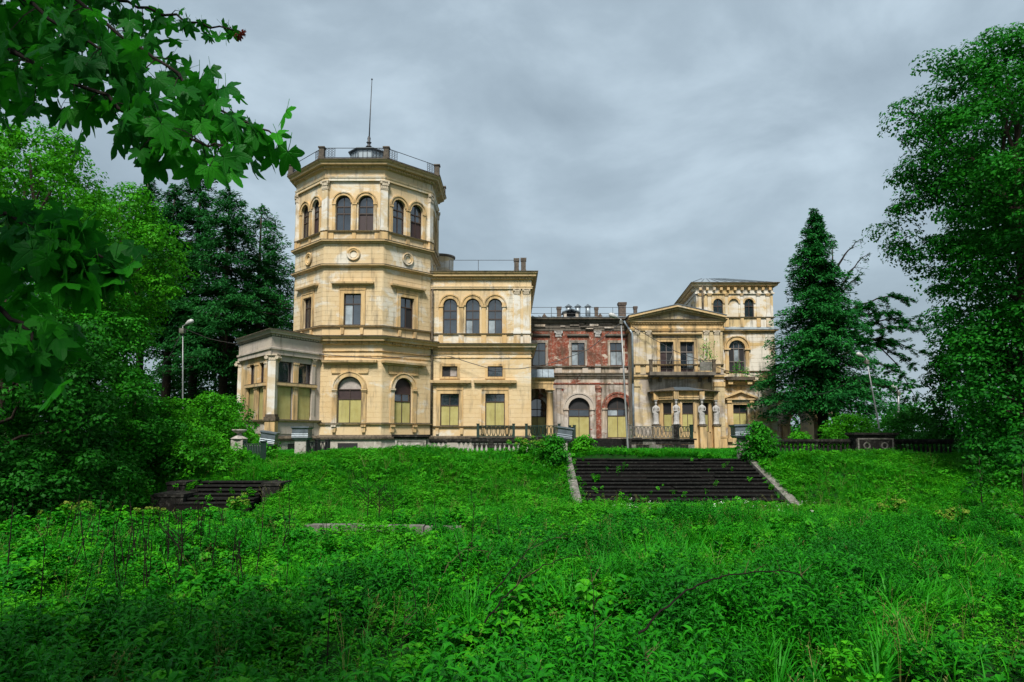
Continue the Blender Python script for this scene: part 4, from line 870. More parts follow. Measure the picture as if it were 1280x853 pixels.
for i in (1, 3):
    F = BAYF[i]; hw = 0.42 if i == 1 else 0.42; bayops[i] = Op(F, 0, 0, 0, 0, u=(F.L/2-hw, F.L/2+hw), z=(cb.zb, cb.zt))
for i, F in enumerate(BAYF):
    ops = [bayops[i]] if i in bayops else []
    wall(F, 0, F.L, -0.5, zq(489), ops, 'trim')
    for o in ops: window(o, [(zq(517), 'bb' if i == 2 else 'b'), (None, 'v')], t=0.04, depth=-0.12, label='bay window boarded yellow below, open and dark above')
    if ops: casing(ops[0], 0.1, 0.04)
m = MB(); m.sweep(q, [(-0.1, zq(499.5)), (0.25, zq(499.5)), (0.25, zq(497.5)), (0.3, zq(497.2)), (0.3, zq(496)), (0.2, zq(495.7)), (0.2, zq(491)), (0.38, zq(489.5)), (0.45, zq(488.2)), (-0.1, zq(488))]); part(m, 'bay_entablature', 'trim')
bc = ((q[2][0]+q[3][0])/2, VY); zt_ = zq(481.5)
rim = [(x+(0.62 if k > 2 else -0.62 if k < 3 else 0)*(1 if k in (0, 1, 4, 5) else 0.35), y-(0.55 if k in (2, 3) else 0.35 if k in (1, 4) else 0)) for k, (x, y) in enumerate(q)]
for k in range(5):
    a, b = rim[k], rim[k+1]; m = MB(); c = (bc[0]-0.6, VY-0.3, zt_) if k < 2 else (bc[0]+0.6, VY-0.3, zt_)
    m.add([(a[0], a[1], zq(489)), (b[0], b[1], zq(489)), (a[0], a[1], zq(488.2)), (b[0], b[1], zq(488.2)), c], [(0, 1, 3, 2), (2, 3, 4), (0, 4, 1)]); part(m, 'bay_roof_sheet', 'ledge')
m = MB(); m.add([(rim[2][0], rim[2][1], zq(488.1)), (rim[3][0], rim[3][1], zq(488.1)), (bc[0]+0.6, VY-0.3, zt_+0.01), (bc[0]-0.6, VY-0.3, zt_+0.01)], [(0, 1, 2, 3)]); part(m, 'bay_roof_sheet', 'slate')
# pedestals and statues
def statue_mesh(flip=1, seed=0):
    rnd = random.Random(seed); m = MB(); n = 28; P = []
    prof = [(0.0, .30, .26, 0, 0), (0.06, .31, .27, 0, 0), (0.10, .26, .23, 0, 1), (0.35, .25, .21, 0, 1), (0.62, .245, .2, .01, 1), (0.9, .25, .19, .03, 1), (1.05, .255, .19, .035, .9), (1.18, .23, .175, .03, .5), (1.30, .195, .15, .02, .35), (1.42, .20, .155, .01, .3), (1.54, .225, .165, 0, .3), (1.64, .25, .15, 0, .15), (1.70, .22, .125, 0, 0), (1.745, .11, .095, 0, 0), (1.80, .07, .075, 0, 0), (1.84, .072, .08, 0, 0), (1.89, .10, .115, 0, 0), (1.96, .115, .13, 0, 0), (2.02, .118, .13, 0, 0), (2.07, .11, .12, 0, 0), (2.11, .13, .13, 0, 0), (2.18, .15, .15, 0, 0), (2.21, .19, .19, 0, 0), (2.26, .19, .19, 0, 0)]
    ph = rnd.uniform(0, 6)
    for z, rx, ry, ox, fold in prof:
        for k in range(n):
            a = 2*math.pi*k/n; f = 1+fold*0.085*math.sin(a*9+ph+z*2.0*flip)+fold*0.04*math.sin(a*4-z*5)
            x, y = rx*math.cos(a)*f+ox*flip, ry*math.sin(a)*f
            if 1.85 < z < 2.0 and abs(a-1.5*math.pi) < 0.2: y -= 0.035 if 1.9 < z < 1.97 else 0.012     # nose
            if z in (1.42, 1.54) and a > math.pi: y -= 0.035*abs(math.sin((a-math.pi)*2))              # bust
            P.append((x, y, z))
    fs = [(i*n+k, i*n+(k+1) % n, (i+1)*n+(k+1) % n, (i+1)*n+k) for i in range(len(prof)-1) for k in range(n)]+[tuple(range(n-1, -1, -1)), tuple((len(prof)-1)*n+k for k in range(n))]
    m.add(P, fs)
    m.tube([(-0.23*flip, 0, 1.62), (-0.29*flip, -0.04, 1.42), (-0.27*flip, -0.13, 1.24), (-0.1*flip, -0.22, 1.22), (0.02*flip, -0.2, 1.2)], [.07, .065, .055, .045, .04], 8)
    m.tube([(0.23*flip, 0, 1.62), (0.31*flip, 0.0, 1.40), (0.31*flip, -0.03, 1.15), (0.27*flip, -0.08, 0.98)], [.07, .06, .05, .04], 8)
    return m
SP = [(0.0, q[1]), (1, q[2]), (2, q[3]), (3, q[4])]
labs = ['leftmost white draped statue on the bay, half hidden at its left corner', 'second white statue from the left, between the left and centre boarded windows', 'third white statue from the left, right of the centre boarded window', 'rightmost white draped statue at the right corner of the bay']
c0 = Vector((bc[0], VY+0.5))
for (k, p), lb in zip(SP, labs):
    n = (Vector(p)-c0).normalized(); x, y = p[0]+n.x*0.36, p[1]+n.y*0.36; zb0 = Z(530.8, y)
    m = MB(); m.box(x-0.27, x+0.27, y-0.27, y+0.4, -0.4, zb0-0.14); part(m, 'statue_pedestal', 'trim'); m = MB(); m.box(x-0.33, x+0.33, y-0.33, y+0.4, zb0-0.14, zb0-0.005); part(m, 'statue_plinth', 'ledge')
    o = statue_mesh(1 if k % 2 else -1, k).build('statue', 'statue', None, smooth=True, label=lb, category='statue', group='draped statues round the bay')
    o.location = (x, y, zb0)
    z_e = zq(499.5); s_ = (z_e-zb0-0.02)/2.26; o.scale = (s_*0.98, s_*0.98, s_)
    m = MB(); m.box(x-0.2, x+0.2, y-0.14, y+0.35, zq(499.3), zq(489.5)); part(m, 'entablature_block', 'trim')

# ---------------------------------------------------------------- right tower
RY = 61.0; rx0, rx1 = X(903, RY, 480), X(972, RY, 530); FRt = Face((rx0, RY), (rx1, RY))
rxu0 = X(870.5, RY, 380)
RPl = [(rx0-0.5, 75), (rx0, RY), (rx1, RY), (rx1, 75)]; RPl2 = [(rxu0+1.2, 74), (rxu0, RY), (rx1-0.05, RY), (rx1-0.05, 74)]
def zr_(py): return Z(py, RY)
gwn = Op(FRt, 916.4, 934.5, 506, 531.5)
wall(FRt, 0, FRt.L, -0.5, zr_(478), [gwn], 'rt'); wall(Face(RPl[2], RPl[3]), 0, 14, -0.5, zr_(414), [], 'rt')
window(gwn, [(zr_(516), 'bb'), (None, 'vg')], label='boarded window under a small pediment'); casing(gwn, 0.12, 0.06)
for s_ in (-1, 1):
    u = gwn.uc+s_*1.0; m = MB(); m.fbox(FRt, u-0.17, u+0.17, gwn.zb-1.2, gwn.zt+0.15, -0.01, 0.16); m.fbox(FRt, u-0.2, u+0.2, gwn.zt+0.15, gwn.zt+0.42, -0.01, 0.24); m.fbox(FRt, u-0.22, u+0.22, gwn.zb-1.5, gwn.zb-1.2, -0.01, 0.24); part(m, 'jamb_pilaster', 'trim')
m = MB(); zz = zr_(501); m.fbox(FRt, gwn.uc-1.35, gwn.uc+1.35, gwn.zt+0.42, zr_(498.5), -0.01, 0.3); part(m, 'hood', 'cornice')
m = MB(); t_ = zr_(498.4); m.fprism(FRt, [(gwn.uc-1.4, t_), (gwn.uc+1.4, t_), (gwn.uc+1.4, t_+0.12), (gwn.uc, zr_(488.5)), (gwn.uc-1.4, t_+0.12)], -0.01, 0.12); part(m, 'window_pediment', 'trim')
for s_ in (-1, 1):
    a = (gwn.uc, zr_(488.2)); b = (gwn.uc+s_*1.5, t_+0.12); P = [b, (a[0], a[1]), (a[0], a[1]-0.18), (b[0], b[1]-0.14)]
    m = MB(); m.fprism(FRt, P, 0.11, 0.38); part(m, 'raking_cornice', 'cornice')
u_ = (FRt.uz(943, 500)[0], FRt.uz(943, 540)[0]); ashlar(FRt, u_[0]+0.2, FRt.L-0.02, 0.3, zr_(486), [], 'rt', ch=0.4)
string(RPl[1:3], zr_(485), zr_(483.5), 0.06, 'trim', dark=False)
m = MB(); m.sweep(RPl[1:], [(0, zr_(481.5)), (0.1, zr_(481)), (0.12, zr_(479.5)), (0.3, zr_(478.5)), (0.4, zr_(476.5)), (0, zr_(475.5))]); part(m, 'string_cornice', 'cornice')
wall(FRt, 0, FRt.L, zr_(478), zr_(464.8), [], 'rt')
# balcony ledge with brackets below the big arched window
m = MB(); ub0, ub1 = FRt.uz(905, 472)[0], FRt.uz(940, 472)[0]; m.fbox(FRt, ub0, ub1, zr_(476), zr_(471.8), 0, 0.75); part(m, 'balcony_slab', 'ledge')
for u in (ub0+0.4, ub1-0.4): m = MB(); m.fprism(FRt, [(u-0.2, zr_(481)), (u+0.2, zr_(481)), (u+0.22, zr_(476.2)), (u-0.22, zr_(476.2))], 0, 0.6); part(m, 'balcony_bracket', 'trim')
string(RPl[1:3], zr_(465.6), zr_(464.2), 0.12, 'cornice')
aw = Op(FRt, 911, 931.5, 425.5, 466, True); wall(FRt, 0, FRt.L, zr_(464.5), zr_(413), [aw], 'rt')
window(aw, [(aw.zb+(aw.zt-aw.zb)*0.34, 'vvv'), (aw.zs, 'vwv'), (None, 'ggg')], frame='greyframe', label='tall arched window with grey tracery and weeds growing in it')
m = MB(); m.band(FRt, arc(aw.uc, aw.zs, aw.r), arc(aw.uc, aw.zs, aw.r+0.34), -0.02, 0.1); m.band(FRt, arc(aw.uc, aw.zs, aw.r+0.32), arc(aw.uc, aw.zs, aw.r+0.42), 0, 0.18); part(m, 'archivolt', 'trim')
for s_ in (-1, 1):
    u = aw.uc+s_*(aw.r+0.18); m = MB(); m.fbox(FRt, u-0.16, u+0.16, aw.zb, aw.zs-0.15, -0.01, 0.1); part(m, 'jamb_pilaster', 'trim'); m = MB(); m.fbox(FRt, u-0.26, u+0.3, aw.zs-0.15, aw.zs, -0.01, 0.2); part(m, 'impost', 'cornice')
ashlar(FRt, 0.05, FRt.L-0.02, zr_(464), zr_(417), [excl(aw, 0.45, 0.45)], 'rt')
m = MB(); m.sweep(RPl[1:], [(0, zr_(416.5)), (0.08, zr_(416)), (0.1, zr_(414.5)), (0.28, zr_(413.8)), (0.28, zr_(412.5)), (0, zr_(412.2))]); part(m, 'string_cornice', 'trim')
m = MB(); m.sweep(RPl[1:], [(0, zr_(409.2)), (0.32, zr_(412.6)), (0.32, zr_(412.2)), (0, zr_(408.9))]); m.f = [tuple(f) for f in m.f]; part(m, 'lead_flashing', 'zinc')
# top storey
FRu = Face(RPl2[1], RPl2[2]); FRs = Face(RPl2[0], RPl2[1])
tw = [Op(FRu, 891.5, 903.7, 373.7, 396.8, True), Op(FRu, 930.5, 942.3, 373.7, 396.8, True)]; bl_ = Op(FRu, 911, 923.4, 373.7, 396.8, True)
wall(FRu, 0, FRu.L, zr_(413), zr_(363), tw+[bl_], 'rt', reveal=0.2); wall(Face(RPl2[2], RPl2[3]), 0, 13, zr_(413), zr_(363), [], 'rt')
so_ = [Op(FRs, 0, 0, 0, 0, True, u=(FRs.L-2.9-1.9*k, FRs.L-2.0-1.9*k), z=(tw[0].zb, tw[0].zt)) for k in range(4)]
wall(FRs, 0, FRs.L, zr_(430), zr_(363), so_, 'rt')
for o in so_: window(o, [(None, 'gg')], t=0.05, depth=-0.12)
for o in tw: window(o, [(o.zb+(o.zt-o.zb)*0.6, 'gg'), (None, 'gg')], t=0.06, depth=-0.14, label='small round arched window of the right tower')
m = MB(); m.fprism(FRu, bl_.outline(0), -0.13, -0.1); part(m, 'blind_niche', 'column')
for o in tw+[bl_]:
    m = MB(); m.band(FRu, arc(o.uc, o.zs, o.r), arc(o.uc, o.zs, o.r+0.17), -0.02, 0.07); part(m, 'archivolt', 'trim')
for a, b in ((873, 879.7), (884.5, 889), (906.2, 909.8), (925.3, 928.6), (945.5, 949.5), (957.5, 962)):
    u0, u1 = FRu.uz(a, 385)[0], FRu.uz(b, 385)[0]; pilaster(FRu, (u0+u1)/2, zr_(397), zr_(367.5), u1-u0, 0.09, 'column', 0.25, 'trim')
    m = MB(); m.fbox(FRu, u0-0.03, u1+0.03, zr_(409), zr_(398), -0.01, 0.1); part(m, 'pedestal', 'trim')
string(RPl2[1:], zr_(398.2), zr_(396.8), 0.14, 'cornice')
m = MB(); m.sweep(RPl2, [(-0.1, zr_(367.8)), (0.12, zr_(367.8)), (0.12, zr_(366)), (0.03, zr_(365.5)), (0.03, zr_(360))]); part(m, 'entablature', 'rt')
for i in range(3):
    F = Face(RPl2[i], RPl2[i+1]); k = int(F.L/0.62)
    for qv in range(k):
        u = (qv+0.5)*F.L/k
        if i == 2: continue
        m = MB(); m.fbox(F, u-0.11, u+0.11, zr_(363.6), zr_(360.4), 0.02, 0.34); part(m, 'bracket', 'trim')
cornice(RPl2, zr_(360.6), zr_(354.6), 0.5, 'cornice', dent=False)
hx0, hx1 = rxu0-0.45, rx1+0.4; hz = zr_(354.4); hp = Z(348.6, RY+3.5)
m = MB(); m.add([(hx0, RY-0.45, hz), (hx1-0.6, RY-0.45, hz), (hx1-0.6, RY+12, hz), (hx0+1.2, RY+12, hz), (hx0+2.0, RY+3.5, hp), (hx1-3.8, RY+3.5, hp), (hx1-3.8, RY+8, hp), (hx0+2.0, RY+8, hp)], [(0, 1, 5, 4), (1, 2, 6, 5), (2, 3, 7, 6), (3, 0, 4, 7), (4, 5, 6, 7)]); part(m, 'hipped_roof', 'zinc')
for k in range(10):
    t = k/9; a = Vector((hx0+(hx1-0.6-hx0)*t, RY-0.45, hz+0.02)); b = Vector((hx0+2.0+(hx1-3.8-hx0-2.0)*t, RY+3.5, hp+0.02)); m = MB(); m.tube([a, b], 0.035, 4); part(m, 'roof_seam', 'slate')
m = MB(); m.tube([(X(882.5, RY-.3), RY-0.3, zr_(358)), (X(882.5, RY-.2), RY-0.2, zr_(400))], 0.09, 8); part(m, 'downpipe', 'ledge', smooth=True)
# downpipe between brick wing and pavilion
xd = X(791.5, VY-0.15, 500)
m = MB(); m.tube([(X(784, VY-0.6, 400), VY+0.9, zv(400)), (X(789, VY-0.3, 412), VY-0.1, zv(414)), (xd, VY-0.15, zv(418)), (xd, VY-0.15, zv(480))], 0.1, 8); part(m, 'downpipe', 'zinc', smooth=True)
m = MB(); m.tube([(xd, VY-0.15, zv(480)), (xd, VY-0.15, zv(558))], 0.1, 8); part(m, 'downpipe', 'slate', smooth=True)
# narrow strip of back wing and the arcade
AY = 66.0; ax0, ax1 = rx1-0.2, X(1048, AY); FA = Face((ax0, AY), (ax1, AY))
arch = Op(FA, 987.5, 1022.5, 513.5, 552, True); arch2 = Op(FA, 1028, 1046, 518, 552, True); wall(FA, 0, FA.L, -0.5, Z(497, AY), [arch, arch2], 'pav', reveal=0.9)
m = MB(); m.band(FA, arc(arch.uc, arch.zs, arch.r), arc(arch.uc, arch.zs, arch.r+0.35), -0.02, 0.1); part(m, 'archivolt', 'trim')
for s_ in (-1, 1): u = arch.uc+s_*(arch.r+0.4); m = MB(); m.fbox(FA, u-0.4, u+0.4, -0.5, arch.zs-0.15, -0.01, 0.14); m.fbox(FA, u-0.48, u+0.48, arch.zs-0.15, arch.zs+0.02, -0.01, 0.22); part(m, 'arcade_pier', 'trim')
cornice([(ax0, AY), (ax1, AY), (ax1, AY+6)], Z(497, AY), Z(491.5, AY), 0.45, 'cornice')
m = MB(); m.add([(ax0, AY-0.4, Z(491, AY)), (ax1+0.4, AY-0.4, Z(491, AY)), (ax1+0.4, AY+6, Z(484, AY)), (ax0, AY+6, Z(484, AY))], [(0, 1, 2, 3)]); part(m, 'arcade_roof', 'roof')
FA2 = Face((ax0, AY+5), (ax1, AY+5)); aop = Op(FA2, 985, 1003, 516, 552, True); wall(FA2, 0, FA2.L, -0.5, Z(491, AY+5), [aop], 'stucco', reveal=0.5)
m = MB(); m.box(rx1, rx1+0.45, RY+2, RY+5, 0, Z(428, RY+2)); part(m, 'rear_wing', 'gray')
m = MB(); m.box(rx1, rx1+0.6, RY+1.9, RY+5.2, Z(428, RY+2), Z(426, RY+2)); part(m, 'rear_roof', 'roof')

# ---------------------------------------------------------------- terrain
def sm(t): t = np.clip(t, 0, 1); return t*t*(3-2*t)
STX0, STX1, STY0, STY1 = 3.1, 12.25, 30.4, 36.2
LSX0, LSX1 = -14.2, -10.9
def gh(x, y):
    x = np.asarray(x, float); y = np.asarray(y, float)
    y0 = 29.6-5.0*np.clip(np.maximum(STX0-0.9-x, x-STX1-0.9)/4.0, 0, 1); z = np.where(y < 15, -1.9*sm((y-2.0)/6.0), -1.9+1.9*sm((y-y0)/(36.5-y0))**(1+0.35*(29.6-y0)/5))
    nz = 0.10*np.sin(x*0.55+1.3)*np.cos(y*0.43)+0.06*np.sin(x*1.3+y*0.9)+0.05*np.sin(x*0.2-y*1.7+2)+0.12*np.sin(x*0.31+y*0.22+0.5)*np.cos(y*0.27-x*0.1)
    z = z+nz*np.where(y < 38, 1, np.clip((44-y)/6, 0.0, 1))
    z = z-0.5*np.exp(-((x+12.6)/2.6)**4-((y-28.6)/2.4)**4)
    # soft swelling of the bank left of the great stair
    z = z+0.28*np.exp(-((x+3.5)/6.0)**2-((y-35.5)/3.2)**2)
    inst = (x > STX0-0.35) & (x < STX1+0.35) & (y > STY0-0.5) & (y < STY1+0.25)
    z = np.where(inst, np.minimum(z, -1.9+(y-STY0)*1.9/(STY1-STY0)-0.55), z)
    z = z+np.where(y > 90, np.clip((y-90)*0.004, 0, 2.5), 0)
    return z
gx = np.concatenate([[-900, -400, -200, -110, -80], np.arange(-60, 60.01, 0.5), [80, 110, 200, 400, 900]])
gy = np.concatenate([[-300, -80, -30, -12], np.arange(-6, 62.01, 0.5), [66, 72, 80, 90, 110, 150, 250, 500, 1500]])
GX, GY = np.meshgrid(gx, gy); GZ = gh(GX, GY); nx, ny = len(gx), len(gy)
me = bpy.data.meshes.new('lawn'); idx = np.arange(nx*ny).reshape(ny, nx)
me.from_pydata(np.stack([GX, GY, GZ], -1).reshape(-1, 3).tolist(), [], np.stack([idx[:-1, :-1], idx[:-1, 1:], idx[1:, 1:], idx[1:, :-1]], -1).reshape(-1, 4).tolist())
me.materials.append(M['ground']); me.polygons.foreach_set('use_smooth', [True]*len(me.polygons)); link(bpy.data.objects.new('lawn', me), None, kind='structure')

# ---------------------------------------------------------------- great stair
NS = 13; rise = 1.9/NS; run = (STY1-STY0)/NS
ST = thing('garden_stair', (7.7, STY0, -1.9), 'broad flight of black mossy stone steps between grey kerbs', 'stairs')
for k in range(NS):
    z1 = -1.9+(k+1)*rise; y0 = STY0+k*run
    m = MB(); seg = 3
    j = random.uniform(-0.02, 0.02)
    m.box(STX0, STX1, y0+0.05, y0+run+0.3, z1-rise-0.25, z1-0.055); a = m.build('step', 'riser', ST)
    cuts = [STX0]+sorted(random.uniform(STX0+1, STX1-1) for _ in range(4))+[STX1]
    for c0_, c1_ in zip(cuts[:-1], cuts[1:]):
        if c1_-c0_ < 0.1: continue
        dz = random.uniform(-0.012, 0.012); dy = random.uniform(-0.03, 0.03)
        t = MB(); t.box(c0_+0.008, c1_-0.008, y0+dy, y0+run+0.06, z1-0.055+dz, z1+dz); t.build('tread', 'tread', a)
def kerb_prism(x0, x1, y0, y1, za0, za1, th, name, mat, parent):
    m = MB(); m.add([(x0, y0, za0-th), (x1, y0, za0-th), (x1, y1, za1-th), (x0, y1, za1-th), (x0, y0, za0), (x1, y0, za0), (x1, y1, za1), (x0, y1, za1)], [(0, 3, 2, 1), (4, 5, 6, 7), (0, 1, 5, 4), (1, 2, 6, 5), (2, 3, 7, 6), (3, 0, 4, 7)]); return m.build(name, mat, parent)
for x0, x1 in ((STX0-0.42, STX0-0.005), (STX1+0.005, STX1+0.44)):
    for k in range(4):
        ya, yb = STY0-0.4+(STY1-STY0+0.6)*k/4, STY0-0.4+(STY1-STY0+0.6)*(k+1)/4-0.02
        f = lambda y: -1.9+(y-STY0)*1.9/(STY1-STY0)+0.22
        kerb_prism(x0, x1, ya, yb, f(ya), f(yb), 0.6, 'kerb_stone', 'greystone', ST)

# ---------------------------------------------------------------- pillars, balustrades, parapets
def pillar(px_, py0, py1, Y, w, label, cap='box', tilt=0.0, capw=None, urn=False):
    p = at(px_, py1, Y); z0 = float(gh(p.x, Y))-0.2; z1 = Z(py0, Y)
    T = thing('pillar', (p.x, Y, z0), label, 'pillar')
    m = MB(); m.box(p.x-w/2, p.x+w/2, Y-w/2, Y+w/2, z0, z1); m.box(p.x-w/2-0.05, p.x+w/2+0.05, Y-w/2-0.05, Y+w/2+0.05, z0, z0+0.35); m.build('shaft', 'palestone', T)
    cw = capw or w*1.7
    if cap == 'box':
        m = MB(); c = cw/2; P = []
        for (r_, z) in ((c*0.82, 0), (c*0.98, 0.12), (c*0.92, 0.16), (c*0.92, 0.58), (c*1.06, 0.64), (c*1.06, 0.72)): P.append([(-r_, -r_, z), (r_, -r_, z), (r_, r_, z), (-r_, r_, z)])
        vv = [v for r_ in P for v in r_]; ft = [(i*4+k, i*4+(k+1) % 4, (i+1)*4+(k+1) % 4, (i+1)*4+k) for i in range(5) for k in range(4)]+[(3, 2, 1, 0), (20, 21, 22, 23)]
        rm = Matrix.Rotation(tilt, 3, 'Y') @ Matrix.Rotation(tilt*0.8, 3, 'Z')
        m.add([tuple(rm @ Vector(v)+Vector((p.x, Y, z1-0.02))) for v in vv], ft); m.build('slate_box', 'slate', T)
        for k in range(2):
            zz = 0.2+0.1*k; m = MB(); m.add([tuple(rm @ Vector(v)+Vector((p.x, Y, z1-0.02))) for v in ((-c*.96, -c*.96, zz), (c*.96, -c*.96, zz), (c*.96, -c*.93, zz+0.03), (-c*.96, -c*.93, zz+0.03))], [(0, 1, 2, 3)]); m.build('sheet_seam', 'zinc', T)
    else:
        m = MB(); m.lathe((p.x, Y, z1), [(w*0.62, 0), (w*0.7, 0.06), (w*0.5, 0.14), (w*0.2, 0.24), (w*0.18, 0.34), (w*0.5, 0.42), (w*0.62, 0.5), (w*0.6, 0.55)], 16); m.build('urn_foot', 'palestone', T)
    return T
pillar(703.5, 550, 572, 37.0, 0.46, 'stone pillar with tilted slate box cap at the top left of the great stair', tilt=0.14, capw=0.86)
pillar(928.5, 547, 576, 36.6, 0.46, 'stone pillar with pale slate cap behind the round bush, top right of the great stair', tilt=-0.04, capw=1.0)
pillar(298, 550, 577, 36.0, 0.62, 'leftmost grey stone pillar with a small urn foot on top', cap='urn')
pillar(334, 556, 577, 36.4, 0.34, 'leaning capped pillar beside the iron railing of the left stair', tilt=0.16, capw=0.8)
pillar(377, 549.5, 572, 37.0, 0.6, 'broad stone pillar with square dark slate box, left of the tower window', tilt=0.0, capw=0.92)
def baluster_mesh(h=0.62, r=0.075):
    me = bpy.data.meshes.new('baluster'); m = MB()
    m.box(-r, r, -r, r, 0, 0.06); m.lathe((0, 0, 0.06), [(r*.7, 0), (r*.9, 0.05*h), (r*1.05, 0.25*h), (r*.8, 0.45*h), (r*.42, 0.66*h), (r*.4, 0.75*h), (r*.75, 0.82*h), (r*.6, h-0.14)], 8, cap=False); m.box(-r, r, -r, r, h-0.08, h)
    me.from_pydata(m.v, [], m.f); me.materials.append(M['palestone']); return me
BM1 = baluster_mesh(); BM2 = BM1.copy(); BM2.materials[0] = M['blackstone']
def balustrade(pxa, pxb, Y, ztop, label, step=0.24, missing=(), mat='blackstone', BM=None):
    x0, x1 = X(pxa, Y, 550), X(pxb, Y, 550); T = thing('balustrade', (x0, Y, 0), label, 'balustrade')
    m = MB(); m.box(x0, x1, Y-0.16, Y+0.16, ztop-0.14, ztop); m.box(x0, x1, Y-0.12, Y+0.12, ztop-0.2, ztop-0.14); m.build('top_rail', mat, T)
    m = MB(); m.box(x0, x1, Y-0.15, Y+0.15, ztop-1.3, ztop-0.82); m.build('base', mat, T)
    n = int((x1-x0)/step)
    for k in range(n):
        if k in missing: continue
        o = bpy.data.objects.new('baluster', BM); o.location = (x0+(k+0.5)*(x1-x0)/n, Y, ztop-0.82); link(o, T)
    return T
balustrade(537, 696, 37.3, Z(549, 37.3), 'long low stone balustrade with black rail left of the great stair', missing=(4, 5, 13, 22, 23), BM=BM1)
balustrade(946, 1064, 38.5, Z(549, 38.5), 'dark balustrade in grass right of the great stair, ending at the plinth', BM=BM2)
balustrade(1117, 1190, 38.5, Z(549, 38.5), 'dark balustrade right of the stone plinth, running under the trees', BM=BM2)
def plinth_block(pxa, pxb, pyt, Y, label, disc=True):
    x0, x1 = X(pxa, Y, 550), X(pxb, Y, 550); zt = Z(pyt, Y); T = thing('plinth', ((x0+x1)/2, Y, 0), label, 'plinth')
    m = MB(); m.box(x0+0.15, x1-0.15, Y-0.4, Y+0.4, -0.5, zt-0.22); m.build('block', 'palestone' if pxa < 800 else 'blackstone', T)
    m = MB(); m.box(x0+0.08, x1-0.08, Y-0.47, Y+0.47, zt-0.22, zt-0.12); m.box(x0, x1, Y-0.55, Y+0.55, zt-0.12, zt); m.build('coping', 'blackstone', T)
    m = MB(); m.box(x0+0.05, x1-0.05, Y-0.5, Y+0.5, -0.5, 0.12); m.build('base', 'blackstone', T)
    F = Face((x0, Y-0.4), (x1, Y-0.4)); L = x1-x0; zc = (zt-0.2+0.1)/2
    m = MB(); 
    for s_ in (0.3, 0.7):
        R_ = 0.2; K = 16; P = []
        for r_, d_ in ((R_, 0), (R_, 0.03), (R_-0.04, 0.05), (R_-0.08, 0.03), (R_-0.08, 0.0)): P += [F.p(L*s_+r_*math.cos(2*math.pi*k/K), zc+r_*math.sin(2*math.pi*k/K), d_) for k in range(K)]
        m.add(P, [(a*K+k, a*K+(k+1) % K, (a+1)*K+(k+1) % K, (a+1)*K+k) for a in range(4) for k in range(K)])
    m.build('relief_rings', 'palestone' if pxa < 800 else 'greystone', T, kind='stuff')
    m = MB(); m.band(F, [(0.32, 0.16), (0.32, zt-0.38), (L-0.32, zt-0.38), (L-0.32, 0.16)], [(0.24, 0.16), (0.24, zt-0.3), (L-0.24, zt-0.3), (L-0.24, 0.16)], -0.01, 0.03); m.build('panel_edge', 'greystone', T)
plinth_block(492, 537, 543.5, 37.3, 'pale stone plinth with carved rings left of the long balustrade')
plinth_block(1062, 1117, 541, 38.3, 'dark stone plinth with heavy coping in the grass at right')
def iron_railing(x0, y0, x1, y1, z0, z1, label, posts=2, mat='greeniron', oval=True, step=0.3):
    T = thing('iron_railing', (x0, y0, z0), label, 'railing'); F = Face((x0, y0), (x1, y1))
    for k in range(posts):
        u = F.L*k/(posts-1); m = MB(); m.fbox(F, u-0.1, u+0.1, z0, z1+0.08, -0.1, 0.1); m.fbox(F, u-0.13, u+0.13, z1+0.08, z1+0.14, -0.13, 0.13); m.build('post', mat, T)
    for zz in (z1-0.03, z0+0.08): m = MB(); m.fbox(F, 0, F.L, zz-0.03, zz+0.03, -0.03, 0.03); m.build('rail', mat, T)
    n = max(2, int(F.L/step)); me = bpy.data.meshes.new('ring_bar'); m = MB(); h = z1-z0-0.11; w_ = step*0.40
    K = 10; pts = [(w_*math.cos(2*math.pi*k/K+math.pi/2), h/2+(h/2)*math.sin(2*math.pi*k/K+math.pi/2)) for k in range(K+1)]
    m.tube([(a, 0, b) for a, b in pts], 0.034, 4); m.tube([(0, 0, 0), (0, 0, h)], 0.014, 4)
    me.from_pydata(m.v, [], m.f); me.materials.append(M[mat])
    for k in range(n):
        u = (k+0.5)*F.L/n; p = F.p(u, z0+0.08); o = bpy.data.objects.new('ring_bar', me); o.location = p; o.rotation_euler = (0, 0, math.atan2(F.u.y, F.u.x)); link(o, T)
    return T
zi1, zi0 = Z(532, 51), Z(547, 51)
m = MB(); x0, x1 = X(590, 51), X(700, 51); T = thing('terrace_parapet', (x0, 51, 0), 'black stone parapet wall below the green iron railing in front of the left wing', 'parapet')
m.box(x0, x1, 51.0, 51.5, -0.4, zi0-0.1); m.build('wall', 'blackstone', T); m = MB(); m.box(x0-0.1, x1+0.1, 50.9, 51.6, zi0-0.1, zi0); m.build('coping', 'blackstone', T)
iron_railing(X(597.5, 51.2), 51.2, X(642, 51.2), 51.2, zi0, zi1, 'green iron railing with oval bars in front of the left wing window')
iron_railing(X(658, 51.2), 51.2, X(699, 51.2), 51.2, zi0, zi1, 'green iron railing with oval bars in front of the porch column')
